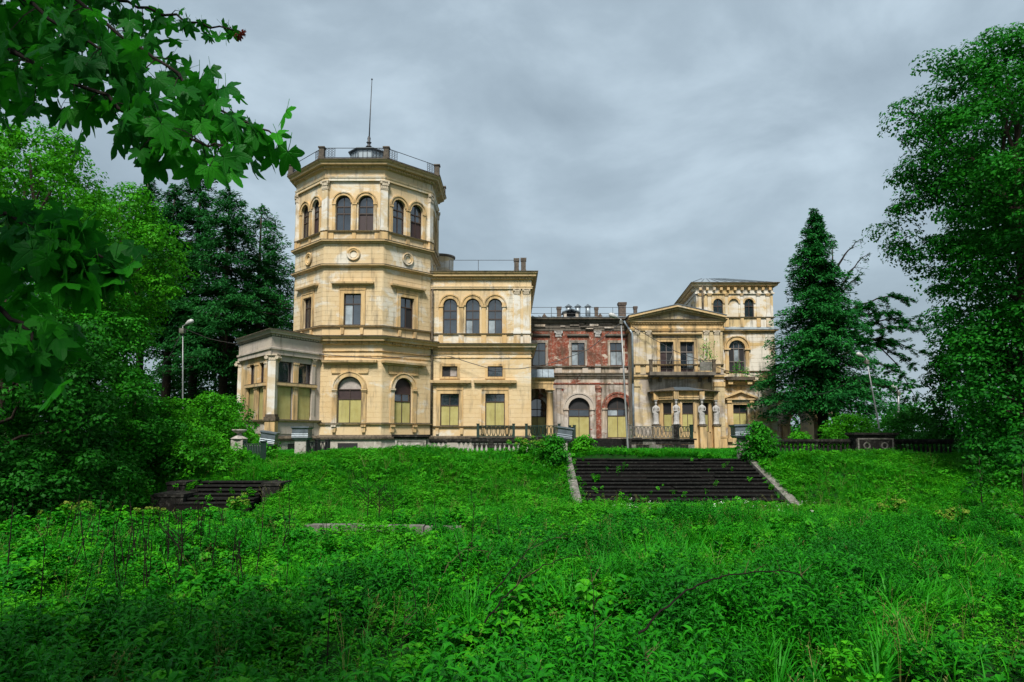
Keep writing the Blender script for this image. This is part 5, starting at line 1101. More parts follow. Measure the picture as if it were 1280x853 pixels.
# steps and terrace before the middle doors
SY0, SY1 = 54.0, 57.5; xs0, xs1 = X(694, SY0), X(786, SY0)
TR = thing('door_stair', ((xs0+xs1)/2, SY0, 0), 'dark stone steps rising to the arched doors of the brick wing', 'stairs')
for k in range(6):
    z1 = Z_D*(k+1)/6-0.02; y0 = SY0+k*0.34; m = MB(); m.box(xs0, xs1, y0, y0+0.4 if k < 5 else MY, z1-Z_D/6-0.2, z1); m.build('step', 'tread', TR)
    m = MB(); m.box(xs0, xs1, y0+0.03, y0+0.06, z1-0.2, z1-0.05)
zbal0, zbal1 = Z(548.5, 54), Z(533, 54)
xw0, xw1 = X(787, 54), X(868, 54)
T = thing('terrace_parapet', (xw0, 54, 0), 'stained stone terrace wall in front of the statue bay', 'parapet')
nb = 5
for r_ in range(3):
    for k in range(nb+(r_ % 2)):
        a = xw0+(xw1-xw0)*max(0, (k-0.5*(r_ % 2))/nb); b = xw0+(xw1-xw0)*min(1, (k+1-0.5*(r_ % 2))/nb); z0 = -0.3+(zbal0+0.18)*r_/3; z1 = -0.3+(zbal0+0.18)*(r_+1)/3
        m = MB(); m.box(a+0.01, b-0.01, 54.0+random.uniform(-0.02, 0.02), 54.6, z0+0.008, z1-0.008); m.build('stone', random.choice(['blackstone', 'greystone', 'blackstone']), T)
m = MB(); m.box(xw0-0.1, xw1+0.15, 53.9, 56.5, zbal0-0.12, zbal0); m.build('coping', 'blackstone', T)
iron_railing(xw0+0.1, 54.2, X(842, 54.2), 54.2, zbal0, zbal1, 'balustrade of pale oval bars left of the dark post before the bay', 2, 'greystone')
iron_railing(X(847, 54.2), 54.2, xw1, 54.9, zbal0, zbal1, 'short dark balustrade right of the dark post before the bay', 2, 'greeniron')
x = X(844.5, 54.2); m = MB(); m.box(x-0.2, x+0.2, 54.0, 54.4, zbal0, zbal1+0.12); m.build('newel_post', 'blackstone', None, label='square black newel post between the two balustrades before the bay', category='post')
# cheek with sloping rail right of the door steps
m = MB(); x = X(786.5, 54); m.box(x-0.35, x+0.1, 53.6, 56.4, -0.3, zbal0-0.02); m.build('stair_cheek', 'blackstone', None, label='black stone cheek wall at the right of the door steps', category='wall')
m = MB(); x = X(697, 54); m.box(x-0.35, x+0.3, 53.4, 56.4, -0.3, zbal0-0.1); m.box(x-0.3, x+0.9, 55.2, 56.4, -0.3, zbal0); m.build('stair_cheek', 'blackstone', None, label='black stone cheek wall at the left of the door steps', category='wall')
iron_railing(X(718, 56), 56.0, X(714, 57), 58.5, Z_D, Z_D+1.0, 'green iron post and railing beside the first arched door', 2)
# left: iron railings by the pillars
pa = at(305, 570, 36); iron_railing(pa.x, 35.9, X(330, 34.4), 34.4, -0.35, Z(554.5, 35), 'dark wrought iron railing between the leftmost pillars', 2, 'greeniron', step=0.26)
iron_railing(X(384, 37), 37.0, X(410, 38.5), 38.5, 0.0, Z(552.5, 37.5), 'dark iron railing right of the broad slate capped pillar', 3, 'iron', step=0.26)
# left stair
LS = thing('side_stair', (-12.4, 28, -1.7), 'short ruined flight of black steps among weeds at left', 'stairs')
for k in range(6):
    Yk = 28.0+k*0.5; z1 = Z(629, 28)+(Z(601, 31)-Z(629, 28))*k/5
    m = MB(); m.box(X(232, 29), X(326, 29), Yk+0.04, Yk+0.9, z1-0.45, z1-0.055); a = m.build('step', 'riser', LS)
    m = MB(); m.box(X(232, 29)+random.uniform(0, .1), X(326, 29), Yk+random.uniform(-.03, .03), Yk+0.55, z1-0.055, z1); m.build('tread', 'tread', a)
for (a, b, t_, y0, y1) in ((326, 350, 604, 29.2, 31.5), (207, 232, 603, 30.0, 31.5), (188, 230, 618, 28.2, 29.9)):
    x0, x1 = X(a, y0, 610), X(b, y0, 610); zt = Z(t_, y0); m = MB(); m.box(x0+0.04, x1-0.04, y0+0.04, y1-0.04, -2.2, zt-0.1); m.build('cheek_wall', 'blackstone', LS); m = MB(); m.box(x0, x1, y0, y1, zt-0.12, zt); m.build('coping', 'blackstone', LS)
# half buried kerb in the lawn: four stones
KB = thing('buried_kerb', (-4, 22.6, -1.6), 'half buried row of grey kerb stones in the middle of the lawn', 'kerb')
xa, xb_, yk = X(380, 22.6, 663), X(577, 22.6, 663), 22.6
cuts = [0, 0.17, 0.36, 0.55, 0.76, 1.0]
for k in range(5):
    a, b = xa+(xb_-xa)*cuts[k], xa+(xb_-xa)*cuts[k+1]-0.03; zk = Z(657.5, yk)+0.02-0.02*k+(0.015 if k % 2 else 0); m = MB(); m.box(a, b, yk+0.04*k, yk+0.42+0.04*k, zk-0.42, zk); m.build('kerb_stone', 'greystone', KB)

# ---------------------------------------------------------------- lamp posts and cables
def lamp(px0, py0, px1, py1, Y, head, label, r=0.06, hs=1.0):
    a = at(px0, py0, Y); b = at(px1, py1, Y); T = thing('lamp_post', a, label, 'lamp post', 'old grey lamp posts')
    m = MB(); m.tube([a-Vector((0, 0, 0.5)), a, a.lerp(b, .5), b], [r*1.35, r*1.3, r*1.1, r*.8], 8); m.build('pole', 'galv', T, smooth=True)
    d = Vector((head, -0.15, 0.22*abs(head)+0.12)); m = MB(); m.tube([b, b+d*0.35], 0.03, 6); m.build('arm', 'galv', T)
    c = b+d*0.35; t = d.normalized(); e_ = c+t*0.75*hs
    m = MB(); m.tube([c, c.lerp(e_, .15), c.lerp(e_, .5), c.lerp(e_, .85), e_], [0.06*hs, 0.12*hs, 0.2*hs, 0.17*hs, 0.05*hs], 10); m.build('lamp_head', 'lampwhite', T, smooth=True)
    m = MB(); m.box(b.x-0.12, b.x+0.12, b.y-0.14, b.y+0.1, b.z-0.4, b.z-0.12); m.build('junction_box', 'greystone', T)
    return T, b
_, lmp1 = lamp(228.5, 560, 228.5, 408, 36, 0.5, 'slim lamp post with white head among the trees at left', 0.033, 0.7)
_, lmp2 = lamp(785, 563, 776, 399, 52, -0.75, 'lamp post standing before the third arched door of the brick wing', 0.062, 1.0)
_, lmp3 = lamp(1099, 535, 1083, 448, 46, -0.6, 'leaning lamp post behind the stone plinth at right', 0.045, 0.8)
_, lmp4 = lamp(1123, 532, 1123, 488, 58, -0.4, 'short far lamp post near the big right tree', 0.09, 0.9)
def cable(pts, label, r=0.022):
    P = []
    for i in range(len(pts)-1):
        for k in range(6): P.append(Vector(pts[i]).lerp(Vector(pts[i+1]), k/6))
    P.append(Vector(pts[-1])); P = [P[0]]+[(P[i-1]+P[i]*2+P[i+1])/4 for i in range(1, len(P)-1)]+[P[-1]]
    MB().tube(P, r, 5).build('cable', 'cable', None, label=label, category='cable')
cable([at(399, 443, 49.3), at(470, 448.5, 49.2), at(510, 446, 50.2), at(540, 444.5, 53.2)], 'black cable slung along the octagonal tower wall', 0.028)
cable([at(540, 444.5, 53.2), at(562, 445.5, 52.9), at(585, 453, 52.8), at(612, 461, 52.6), at(650, 461.5, 52.4), at(690, 454, 52), at(735, 438, 52), lmp2-Vector((0, 0, 0.3))], 'black cable sagging from the left wing to the middle lamp post', 0.028)
cable([at(790, 408, 59.6), at(803, 416, 59.5), at(845, 440, 59.3), at(885, 454, 59.1), at(905, 463, 59.6), at(935, 468, 60.4), at(975, 478, 60.3)], 'black cable crossing the pavilion diagonally to the right tower', 0.03)
cable([at(975, 478, 60.3), at(1000, 493, 56), at(1030, 493, 52), at(1058, 480, 49), lmp3], 'black cable from the right tower to the leaning lamp post', 0.025)
cable([at(192, 468, 36), at(212, 446, 36), lmp1-Vector((0, 0, 0.25))], 'grey cable hanging left of the left lamp post', 0.02)
cable([lmp1-Vector((0, 0, 0.1)), at(262, 424, 40), at(299, 431, 50.8)], 'dark cable from the left lamp post to the annex corner', 0.022)

# ---------------------------------------------------------------- foliage
def np_mesh(name, V, Fq, mat, parent=None, loc=None, **props):
    """quads from numpy"""
    me = bpy.data.meshes.new(name); V = np.ascontiguousarray(V, np.float32); Fq = np.ascontiguousarray(Fq, np.int32); k = Fq.shape[1]
    me.vertices.add(len(V)); me.vertices.foreach_set('co', V.ravel()); me.loops.add(Fq.size); me.loops.foreach_set('vertex_index', Fq.ravel())
    me.polygons.add(len(Fq)); me.polygons.foreach_set('loop_start', np.arange(0, Fq.size, k, dtype=np.int32)); me.polygons.foreach_set('loop_total', np.full(len(Fq), k, np.int32))
    me.materials.append(M[mat] if isinstance(mat, str) else mat); me.update(calc_edges=True)
    o = bpy.data.objects.new(name, me); return link(o, parent, **props)
def leaves(P, Nn, size, aspect=0.55, rng=RNG, down=0.0, tdir=None):
    """folded diamond leaves at points P, normals near Nn"""
    n = len(P); nn = Nn+rng.normal(0, 0.34, (n, 3)); nn /= np.linalg.norm(nn, axis=1)[:, None]+1e-9
    t = rng.normal(0, 1, (n, 3)) if tdir is None else tdir+rng.normal(0, 0.35, (n, 3)); t[:, 2] -= down; t -= nn*np.sum(t*nn, 1)[:, None]; t /= np.linalg.norm(t, axis=1)[:, None]+1e-9
    b = np.cross(nn, t); s = (size*rng.uniform(0.65, 1.3, n))[:, None] if np.isscalar(size) else size[:, None]
    a0 = P-t*s*0.5; a2 = P+t*s*0.5; w_ = b*s*aspect*0.5; up = nn*s*0.12
    V = np.stack([a0, P+w_+up-t*s*0.05, a2, P-w_+up-t*s*0.05], 1).reshape(-1, 3)
    return V, np.arange(4*n).reshape(n, 4)
def clumps(C, Rc, per, rng=RNG, flat=0.6):
    """points on lumpy clumps: returns positions and outward normals"""
    C = np.repeat(C, per, 0); Rr = np.repeat(Rc, per)
    d = rng.normal(0, 1, C.shape); d /= np.linalg.norm(d, axis=1)[:, None]; d[:, 2] = np.abs(d[:, 2])*np.where(rng.random(len(d)) < 0.72, 1, -1)
    rad = Rr*rng.uniform(0.45, 1.0, len(Rr))**0.6; P = C+d*rad[:, None]*np.array([1, 1, flat]); Nn = d*0.8+np.array([0, 0, 0.5]); return P, Nn
def branch_pts(a, b, sag, n=5, jit=0.06):
    L = (b-a).length; out_ = []
    for i in range(n+1):
        t = i/n; p = a.lerp(b, t); p.z += sag*L*math.sin(math.pi*t); 
        if 0 < i < n: p += Vector((random.uniform(-1, 1), random.uniform(-1, 1), random.uniform(-1, 1)))*L*jit
        out_.append(p)
    return out_
def tree(name, base, H, prof, nclump, rc, per, lsize, mat, label, cat='tree', bark='bark', tr=0.3, group=None, seed=1, lean=(0, 0), zmin=0.0, limb=26, flat=0.6, inner=0.45, aspect=0.6):
    """prof: (height fraction, radius) list of the crown; clumps of leaves sit towards its surface"""
    rng = np.random.default_rng(seed); random.seed(seed); base = Vector(base); T = thing(name, base, label, cat, group)
    zf_ = rng.uniform(prof[0][0], prof[-1][0], nclump); R_ = np.interp(zf_, [p[0] for p in prof], [p[1] for p in prof])
    keep = rng.random(nclump) < (0.25+0.75*R_/max(p[1] for p in prof)); zf_, R_ = zf_[keep], R_[keep]; n = len(zf_)
    th = rng.uniform(0, 2*math.pi, n); lump = 1+0.16*np.sin(3*th+zf_*9+seed)+0.12*np.sin(7*th-zf_*17)
    rad = R_*lump*np.sqrt(rng.uniform(inner**2, 1, n)); 
    C = np.stack([base.x+lean[0]*zf_+rad*np.cos(th), base.y+lean[1]*zf_+rad*np.sin(th), base.z+zf_*H], 1)
    rcs = rc*rng.uniform(0.55, 1.35, n)
    P, Nn = clumps(C, rcs, per, rng, flat); V, Fq = leaves(P, Nn, lsize, aspect, rng, 0.5)
    np_mesh('crown', V, Fq, mat, T, kind='stuff')
    top = Vector((base.x+lean[0]*0.9, base.y+lean[1]*0.9, base.z+H*0.92)); m = MB(); k = 8
    pts = [base.lerp(top, i/k)+Vector((math.sin(i*1.7+seed)*tr*0.5, math.cos(i*1.3+seed)*tr*0.5, 0)) for i in range(k+1)]; pts[0] = base-Vector((0, 0, 0.3))
    m.tube(pts, [tr*1.35]+[tr*(1-0.85*i/k) for i in range(1, k+1)], 9); m.build('trunk', bark, T, smooth=True)
    order = rng.permutation(n)[:limb]
    for q_ in order:
        c = Vector(C[q_]); t0 = max(0.12, min(0.9, (c.z-base.z)/H*0.75)); i = t0*k; s0 = pts[int(i)].lerp(pts[min(k, int(i)+1)], i-int(i)); r0 = tr*0.42*(1-t0*0.6)
        m = MB(); m.tube(branch_pts(s0, c, 0.06), [r0, r0*.8, r0*.62, r0*.45, r0*.3, r0*.15], 6); m.build('limb', bark, T, smooth=True)
    return T
def conifer(base, H, Rmax, label, mat, seed=1, lv=60, nb=8, spr=46, z0=0.06, power=0.9, droop=0.28, bark='barkdark', tr=0.32, name='fir_tree', skip=0.0, prof=None, upper=0.0, sl=0.34, cat='tree', group=None, jit=0.25, wid=0.3):
    rng = np.random.default_rng(seed); base = Vector(base); T = thing(name, base, label, cat, group); Ps, Ts, limbs = [], [], []
    for i in range(lv):
        f = z0+(1-z0)*(i+rng.uniform(-.3, .3))/lv; f = min(0.995, max(z0, f))
        Lm = Rmax*((1-f)**power) if prof is None else float(np.interp(f, [p[0] for p in prof], [p[1] for p in prof]))
        for k in range(nb):
            if rng.random() < skip: continue
            L = Lm*rng.uniform(1-jit*1.6, 1+jit)+0.25; th = rng.uniform(0, 2*math.pi); d = np.array([math.cos(th), math.sin(th), 0]); s = np.array([-math.sin(th), math.cos(th), 0])
            zb_ = base.z+f*H; n = max(6, int(spr*L/Rmax*1.2)); t = rng.uniform(0.12, 1, n)**0.75
            dr = droop*rng.uniform(.3, 1.7); zz = zb_+rng.normal(0, .12)+upper*L*t-dr*L*t**1.6+rng.normal(0, 0.13, n)-np.abs(rng.normal(0, 0.10, n))+0.12*L*np.maximum(0, t-0.75)
            side = rng.normal(0, wid, n)*L*0.3*(1-t*0.55)
            P = np.array([base.x, base.y, 0])+d*(t*L)[:, None]+s*side[:, None]; P[:, 2] = zz-np.abs(side)*0.25
            Ps.append(P); Ts.append(np.tile(d*0.8+np.array([0, 0, -0.75]), (n, 1))+rng.normal(0, .35, (n, 3))+s*np.sign(side)[:, None]*0.7)
            if rng.random() < 0.28: limbs.append((zb_, d, L, f))
    P = np.concatenate(Ps); Tn = np.concatenate(Ts); V, Fq = leaves(P, np.tile(np.array([0, -0.3, 0.9]), (len(P), 1)), sl, 0.36, rng, 0.25, Tn); np_mesh('crown', V, Fq, mat, T, kind='stuff')
    m = MB(); m.tube([base-Vector((0, 0, .3)), base+Vector((0.05, 0, H*.4)), base+Vector((-.05, 0, H*.75)), base+Vector((0, 0, H*.99))], [tr*1.2, tr*.8, tr*.4, 0.03], 9); m.build('trunk', bark, T, smooth=True)
    for zb_, d, L, f in limbs[:60]:
        a = Vector((base.x, base.y, zb_)); m = MB(); m.tube([a, a+Vector(d)*L*.5+Vector((0, 0, (upper*.5-droop*.33)*L)), a+Vector(d)*L*.95+Vector((0, 0, (upper*.95-droop*.9)*L))], [0.07, 0.04, 0.015], 5); m.build('limb', bark, T)
    return T
def gb(px_, Y): x = X(px_, Y); return (x, Y, float(gh(x, Y)))

# right: the great tree, its companions
tree('linden_tree', (X(1292, 31), 31.0, -0.8), 20.6, [(0.02, 2.6), (0.12, 2.9), (0.25, 3.0), (0.42, 3.3), (0.5, 3.7), (0.6, 5.0), (0.72, 5.1), (0.84, 4.5), (0.93, 3.5), (1.0, 1.9)], 980, 1.0, 165, 0.175, 'leaf_right', 'huge leafy green tree filling the right edge of the picture', tr=0.45, seed=21, limb=46, inner=0.3, flat=0.52)
tree('linden_tree', (X(1370, 36), 36.0, 0), 22.0, [(0.1, 4), (0.5, 6.5), (0.8, 5), (1.0, 1.5)], 520, 1.2, 110, 0.24, 'leaf_right', 'second green tree close behind the huge right hand tree', tr=0.4, seed=22, limb=20)
tree('maple_tree', (X(1215, 40), 40.0, 0), 7.0, [(0.05, 2.2), (0.4, 2.7), (0.8, 1.8), (1.0, 0.7)], 230, 0.7, 80, 0.19, 'leaf_dark', 'low dark tree under the huge right hand tree, beside the balustrade', tr=0.2, seed=23, limb=14)
tree('sapling', gb(1222, 27), 2.6, [(0.1, 0.35), (0.5, 0.6), (0.8, 0.5), (1.0, 0.2)], 34, 0.26, 26, 0.13, 'leaf_mid', 'slender young sapling in the grass before the dark right hand trees', cat='sapling', tr=0.03, seed=24, limb=8)
tree('shrub', gb(1275, 22), 2.4, [(0.0, 0.8), (0.5, 1.0), (1.0, 0.3)], 40, 0.35, 40, 0.13, 'leaf_mid', 'bushy green shrub cut by the right edge of the picture', cat='shrub', tr=0.04, seed=25, limb=6)
# right: fir, larch with long reaching branches
conifer(gb(1029, 57), 20.4, 4.5, 'tall dense blue green fir right of the right tower', 'needle', seed=31, lv=88, nb=9, spr=130, z0=0.19, power=0.74, droop=0.24, sl=0.34, tr=0.4, jit=0.6, wid=0.6)
def reaching_pine():
    base = Vector(gb(1046, 61)); T = thing('larch_tree', base, 'sparse larch reaching long half bare branches to the right of the fir', 'tree'); rng = np.random.default_rng(5)
    m = MB(); m.tube([base-Vector((0, 0, .3)), base+Vector((0, 0, 8)), base+Vector((.2, 0, 14)), base+Vector((.3, 0, 18.5))], [.34, .25, .14, .03], 8); m.build('trunk', 'barkdark', T, smooth=True)
    Ps, Ts = [], []
    for (px_, py_, zs, nee, sag) in ((1085, 318, 13.2, .1, .1), (1072, 345, 12.5, .25, .1), (1075, 300, 15.5, 0.08, .1), (1132, 372, 11.2, 1, .12), (1120, 392, 10.8, .9, .08), (1148, 402, 9.5, 1, .12), (1152, 412, 9.2, 1, .1), (1150, 440, 8.4, .9, .16), (1140, 455, 8.0, .8, .18), (1146, 500, 8.6, .8, .32), (1112, 430, 8.8, .9, .1), (1125, 470, 6.9, .9, .2), (1100, 480, 5.2, 1, .15), (1130, 500, 5.6, .8, .22), (1095, 380, 11.6, .7, .05), (1000, 340, 11, .5, .1)):
        a = Vector((base.x+.1, base.y, zs)); b = at(px_, py_, 61+random.uniform(-1.5, 1.5)); P = branch_pts(a, b, sag, 8, 0.02)
        m = MB(); m.tube(P, [0.11*(1-i/9)+0.012 for i in range(9)], 5); m.build('limb', 'barkdark', T)
        for i in range(2, 9):
            for k in range(4):
                if rng.random() > 0.35+nee*0.5: continue
                d = Vector((rng.normal(.5, .4), rng.normal(0, .6), rng.normal(-.25, .35))); L = rng.uniform(.5, 1.4); q_ = P[i]+d*L
                m = MB(); m.tube([P[i], P[i].lerp(q_, .5)+Vector((0, 0, .05)), q_], [.025, .016, .006], 3); m.build('twig', 'barkdark', T)
                n = int(70*nee*L); 
                if n: t = rng.uniform(0.1, 1.05, n); Q = np.array(P[i])+np.outer(t, np.array(q_-P[i]))+rng.normal(0, .09, (n, 3)); Ps.append(Q); Ts.append(np.tile(np.array(d), (n, 1)))
    P = np.concatenate(Ps); V, Fq = leaves(P, np.tile(np.array([0, 0, 1.]), (len(P), 1)), 0.3, 0.34, rng, .1, np.concatenate(Ts)); np_mesh('crown', V, Fq, 'needle', T, kind='stuff')
reaching_pine()
# left: bright deciduous trees, dark conifers behind, shrubs before
tree('maple_tree', (X(18, 31), 31.0, -0.5), 16.0, [(0.18, 3.0), (0.35, 4.2), (0.6, 4.4), (0.8, 3.6), (0.95, 2.0), (1.0, 0.8)], 640, 0.75, 90, 0.18, 'leaf_bright', 'bright green maple at the left edge behind the overhanging leaves', tr=0.35, seed=41, limb=30)
tree('maple_tree', (X(138, 39), 39.0, 0), 16.0, [(0.4, 1.4), (0.55, 3.0), (0.72, 3.4), (0.87, 2.5), (1.0, 0.8)], 330, 0.8, 90, 0.2, 'leaf_bright', 'bright yellow green maple with layered crown, left of the dark conifers', tr=0.32, seed=42, limb=36, inner=0.35)
tree('linden_tree', (X(92, 30), 30.0, -1.0), 9.0, [(0.02, 3.0), (0.3, 3.3), (0.6, 3.0), (0.85, 2.2), (1.0, 0.8)], 620, 0.62, 90, 0.16, 'leaf_mid', 'rounded mid green tree above the shrubs left of the lamp post', tr=0.22, seed=43, limb=24)
tree('linden_tree', (X(-5, 24), 24.0, -1.4), 8.2, [(0.02, 3.0), (0.3, 3.8), (0.7, 3.0), (1.0, 0.8)], 420, 0.65, 90, 0.17, 'leaf_dark', 'dark green low tree at the left edge above the weeds', tr=0.22, seed=44, limb=20)
tree('linden_tree', (X(40, 45), 45.0, 0), 20.0, [(0.1, 4.0), (0.5, 5.2), (0.85, 3.6), (1.0, 1.0)], 300, 1.0, 60, 0.24, 'leaf_mid', 'tall green tree behind the bright maples at far left', tr=0.35, seed=45, limb=16)
for px_, Y, H, rr_, sd_, lb in ((215, 72, 9.5, 4.6, 57, 'dark understorey tree behind the bare larch trunks, left of the lamp post'), (268, 74, 10.5, 4.6, 58, 'dark understorey tree behind the larch trunks, right of the lamp post'), (322, 76, 10.0, 4.4, 59, 'dark understorey tree behind the annex')):
    tree('linden_tree', gb(px_, Y), H, [(0.0, rr_), (0.5, rr_), (0.85, rr_*.6), (1.0, 0.8)], 150, 1.3, 60, 0.34, 'leaf_dark', lb, tr=0.25, seed=sd_, limb=6)
for k, (px_, Y, H, Rm, z0, sd_, lb) in enumerate(((205, 58, 23.0, 3.2, .38, 51, 'dark larch with bare lower trunk, leftmost of the conifer group'), (238, 60, 25.5, 3.4, .34, 52, 'tallest dark larch in the middle of the conifer group'), (276, 57, 22.5, 3.5, .30, 53, 'dark larch just left of the overhanging branch tip'), (318, 60, 22.0, 4.4, .14, 54, 'broad dark larch nearest the octagonal tower'), (170, 62, 25.0, 3.4, .4, 55, 'dark conifer half hidden behind the yellow green maple'), (330, 66, 19.5, 3.2, .05, 56, 'dark conifer partly behind the annex roof'))):
    b = gb(px_, Y); conifer(b, H, Rm, lb, 'needle_dark', seed=sd_, lv=60, nb=7, spr=95, z0=z0, prof=[(0, Rm*.8), (.25, Rm), (.55, Rm*.95), (.8, Rm*.6), (.93, Rm*.35), (1, .25)], droop=0.16, upper=0.06, sl=0.34, name='larch_tree', skip=0.2, jit=0.5, wid=0.5, bark='bark', tr=0.36)
for k, (px_, Y, H, rr_, mt, sd_, lb, g) in enumerate((
    (262, 38, 3.3, 2.0, 'leaf_bright', 61, 'bright young shrub mass beside the left lamp post', None),
    (212, 35, 3.0, 1.9, 'leaf_bright', 62, 'pale green rounded shrub left of the left lamp post', None),
    (290, 42, 3.4, 1.6, 'leaf_bright', 63, 'small bright shrub before the annex wall', None),
    (170, 32, 3.4, 2.4, 'leaf_mid', 64, 'dense green shrub above the ruined side stair', None),
    (255, 33, 1.9, 1.9, 'leaf_bright', 65, 'low spreading shrub behind the ruined side stair', None),
    (110, 27, 2.7, 2.2, 'leaf_mid', 66, 'green shrub under the dark trees at left', None),
    (40, 23, 2.2, 2.0, 'leaf_dark', 67, 'dark shrub in the shade at the left edge', None),
    (330, 36.6, 1.0, 0.7, 'leaf_bright', 68, 'small yellow flecked shrub between the left pillars', None),
    (948, 35.8, 1.9, 1.0, 'leaf_mid', 71, 'round green bush at the top right of the great stair', None),
    (690, 34.6, 1.3, 0.8, 'leaf_mid', 72, 'leafy bush beside the left kerb of the great stair', None),
    (728, 37.6, 0.75, 0.65, 'leaf_bright', 73, 'low weedy bush behind the top left of the great stair', None),
    (1065, 46, 2.4, 2.0, 'leaf_bright', 74, 'bright bush behind the stone plinth at right', None),
    (1140, 47, 2.6, 2.6, 'leaf_mid', 75, 'green bush between the far lamp post and the big right tree', None),
    (1000, 50, 1.2, 0.9, 'leaf_bright', 76, 'bright bush in front of the arcade arch', None))):
    b = gb(px_, Y); tree('shrub', b, H, [(0.0, rr_*.8), (0.3, rr_), (0.7, rr_*.8), (1.0, rr_*.3)], int(60+46*rr_*H*0.5), 0.34+0.05*rr_, 46, 0.12+0.0011*Y, mt, lb, 'shrub', tr=0.06, seed=sd_, limb=8, inner=0.25, flat=0.8)
def far_wood():
    rng = np.random.default_rng(9); C = []; 
    for k in range(420):
        x = rng.uniform(-150, 170); y = rng.uniform(110, 160)
        if 27 < x < 60: h = rng.uniform(1.5, 4.5)
        else: h = rng.uniform(2, 15)
        C.append((x, y, h*rng.uniform(0.2, 1)))
    P, Nn = clumps(np.array(C), np.full(len(C), 2.6), 80, rng, .8); V, Fq = leaves(P, Nn, 0.8, .6, rng); np_mesh('far_wood', V, Fq, 'leaf_dark', None, kind='stuff')
far_wood()
# plants rooted on the facade
for (px_, py_, Y, s, lb) in ((884, 440, 59.75, 0.85, 'young birch sprouting from the pavilion wall above the balcony'), (921, 462, 60.4, 0.5, 'green weeds growing in the tall arched window of the right tower'), (934, 467, 60.4, 0.45, 'weed tuft on the ledge right of the tall arched window')):
    p = at(px_, py_, Y); rng = np.random.default_rng(int(px_)); T = thing('wall_sapling', p, lb, 'plant')
    m = MB(); top = p+Vector((-.2*s, -.3, 1.1*s)); m.tube([p-Vector((0, -.2, .9*s)), p, top], [.03, .025, .01], 5); m.build('stem', 'bark', T)
    n = int(170*s); Q = np.array(p)+rng.normal(0, 1, (n, 3))*np.array([.45, .18, .75])*s; V, Fq = leaves(Q, np.tile(np.array([0, -1., .5]), (n, 1)), .13, .6, rng); np_mesh('leaves', V, Fq, 'leaf_bright', T, kind='stuff')

# ---------------------------------------------------------------- ground cover (instanced plants)
PROTO = bpy.data.collections.new('plant_prototypes')       # never linked to the scene
def strip_leaf(V, Fc, base, az, L, w_, el, curl, n=3, fold=0.15):
    """curved lance leaf made of n segments, two quads wide"""
    d = np.array([math.cos(az), math.sin(az), 0]); s = np.array([-math.sin(az), math.cos(az), 0]); p = np.array(base, float); a = el; b0 = len(V)
    for i in range(n+1):
        t = i/n; ww = w_*(math.sin(math.pi*min(1, t*0.85+0.12)))*0.5 if i < n else 0.001
        up = np.array([-d[0]*math.sin(a), -d[1]*math.sin(a), math.cos(a)])
        V += [tuple(p-s*ww+up*ww*fold*2), tuple(p), tuple(p+s*ww+up*ww*fold*2)]
        p = p+(d*math.cos(a)+np.array([0, 0, math.sin(a)]))*L/n; a -= curl/n
    for i in range(n):
        q_ = b0+3*i; Fc += [(q_, q_+1, q_+4, q_+3), (q_+1, q_+2, q_+5, q_+4)]
def stem(V, Fc, pts, r):
    m = MB(); m.tube(pts, r, 3); b = len(V); V += m.v; Fc += [tuple(b+i for i in f) for f in m.f]
def proto(name, fn, mat, n):
    out_ = []
    for k in range(n):
        V, Fc = [], []; rnd = random.Random(hash_(name)+k); fn(V, Fc, rnd); me = bpy.data.meshes.new(name); me.from_pydata(V, [], Fc); me.materials.append(M[mat]); o = bpy.data.objects.new('%s_%d' % (name, k), me); out_.append(o)
    return out_
def hash_(s): return sum((i+1)*ord(c) for i, c in enumerate(s))
def herb(V, Fc, r):            # willowherb like: upright stem, narrow drooping leaves
    h = r.uniform(.5, .8); lx, ly = r.uniform(-.1, .1), r.uniform(-.1, .1); stem(V, Fc, [(0, 0, 0), (lx*.4, ly*.4, h*.5), (lx, ly, h)], [.006, .005, .003]); n = 17
    for i in range(n):
        t = 0.25+0.75*i/n; strip_leaf(V, Fc, (lx*t*t, ly*t*t, h*t), i*2.4+r.uniform(-.3, .3), r.uniform(.15, .22)*(1.15-t*.5), .034, r.uniform(.5, .9), r.uniform(1.2, 2.0))
def herb_short(V, Fc, r):
    h = r.uniform(.25, .42); stem(V, Fc, [(0, 0, 0), (0.01, 0, h)], [.005, .003])
    for i in range(15):
        t = 0.15+0.85*i/15; strip_leaf(V, Fc, (0.01*t, 0, h*t), i*2.4, r.uniform(.09, .14)*(1.2-t*.5), .028, r.uniform(.3, .9), r.uniform(.8, 1.6))
def broad(V, Fc, r):           # raspberry / nettle like, broad leaves
    h = r.uniform(.35, .6); lx, ly = r.uniform(-.12, .12), r.uniform(-.12, .12); stem(V, Fc, [(0, 0, 0), (lx, ly, h)], [.006, .003])
    for i in range(11):
        t = 0.3+0.7*i/11; az = i*2.4; q_ = (lx*t+.04*math.cos(az), ly*t+.04*math.sin(az), h*t)
        for dz in (-.7, 0, .7): strip_leaf(V, Fc, q_, az+dz, r.uniform(.09, .13), .078, r.uniform(-.1, .5), r.uniform(.4, 1.0), 3, .25)
def elder(V, Fc, r):           # ground elder: low flat sprays
    for k in range(7):
        az = k*.9+r.uniform(-.2, .2); rr_ = r.uniform(.02, .14); h = r.uniform(.15, .3); c = (rr_*math.cos(az), rr_*math.sin(az), h); stem(V, Fc, [(0, 0, 0), c], [.004, .002])
        for dz in (-1.1, -.35, .35, 1.1): strip_leaf(V, Fc, c, az+dz, r.uniform(.055, .085), .045, r.uniform(-.2, .35), r.uniform(.2, .7), 2, .2)
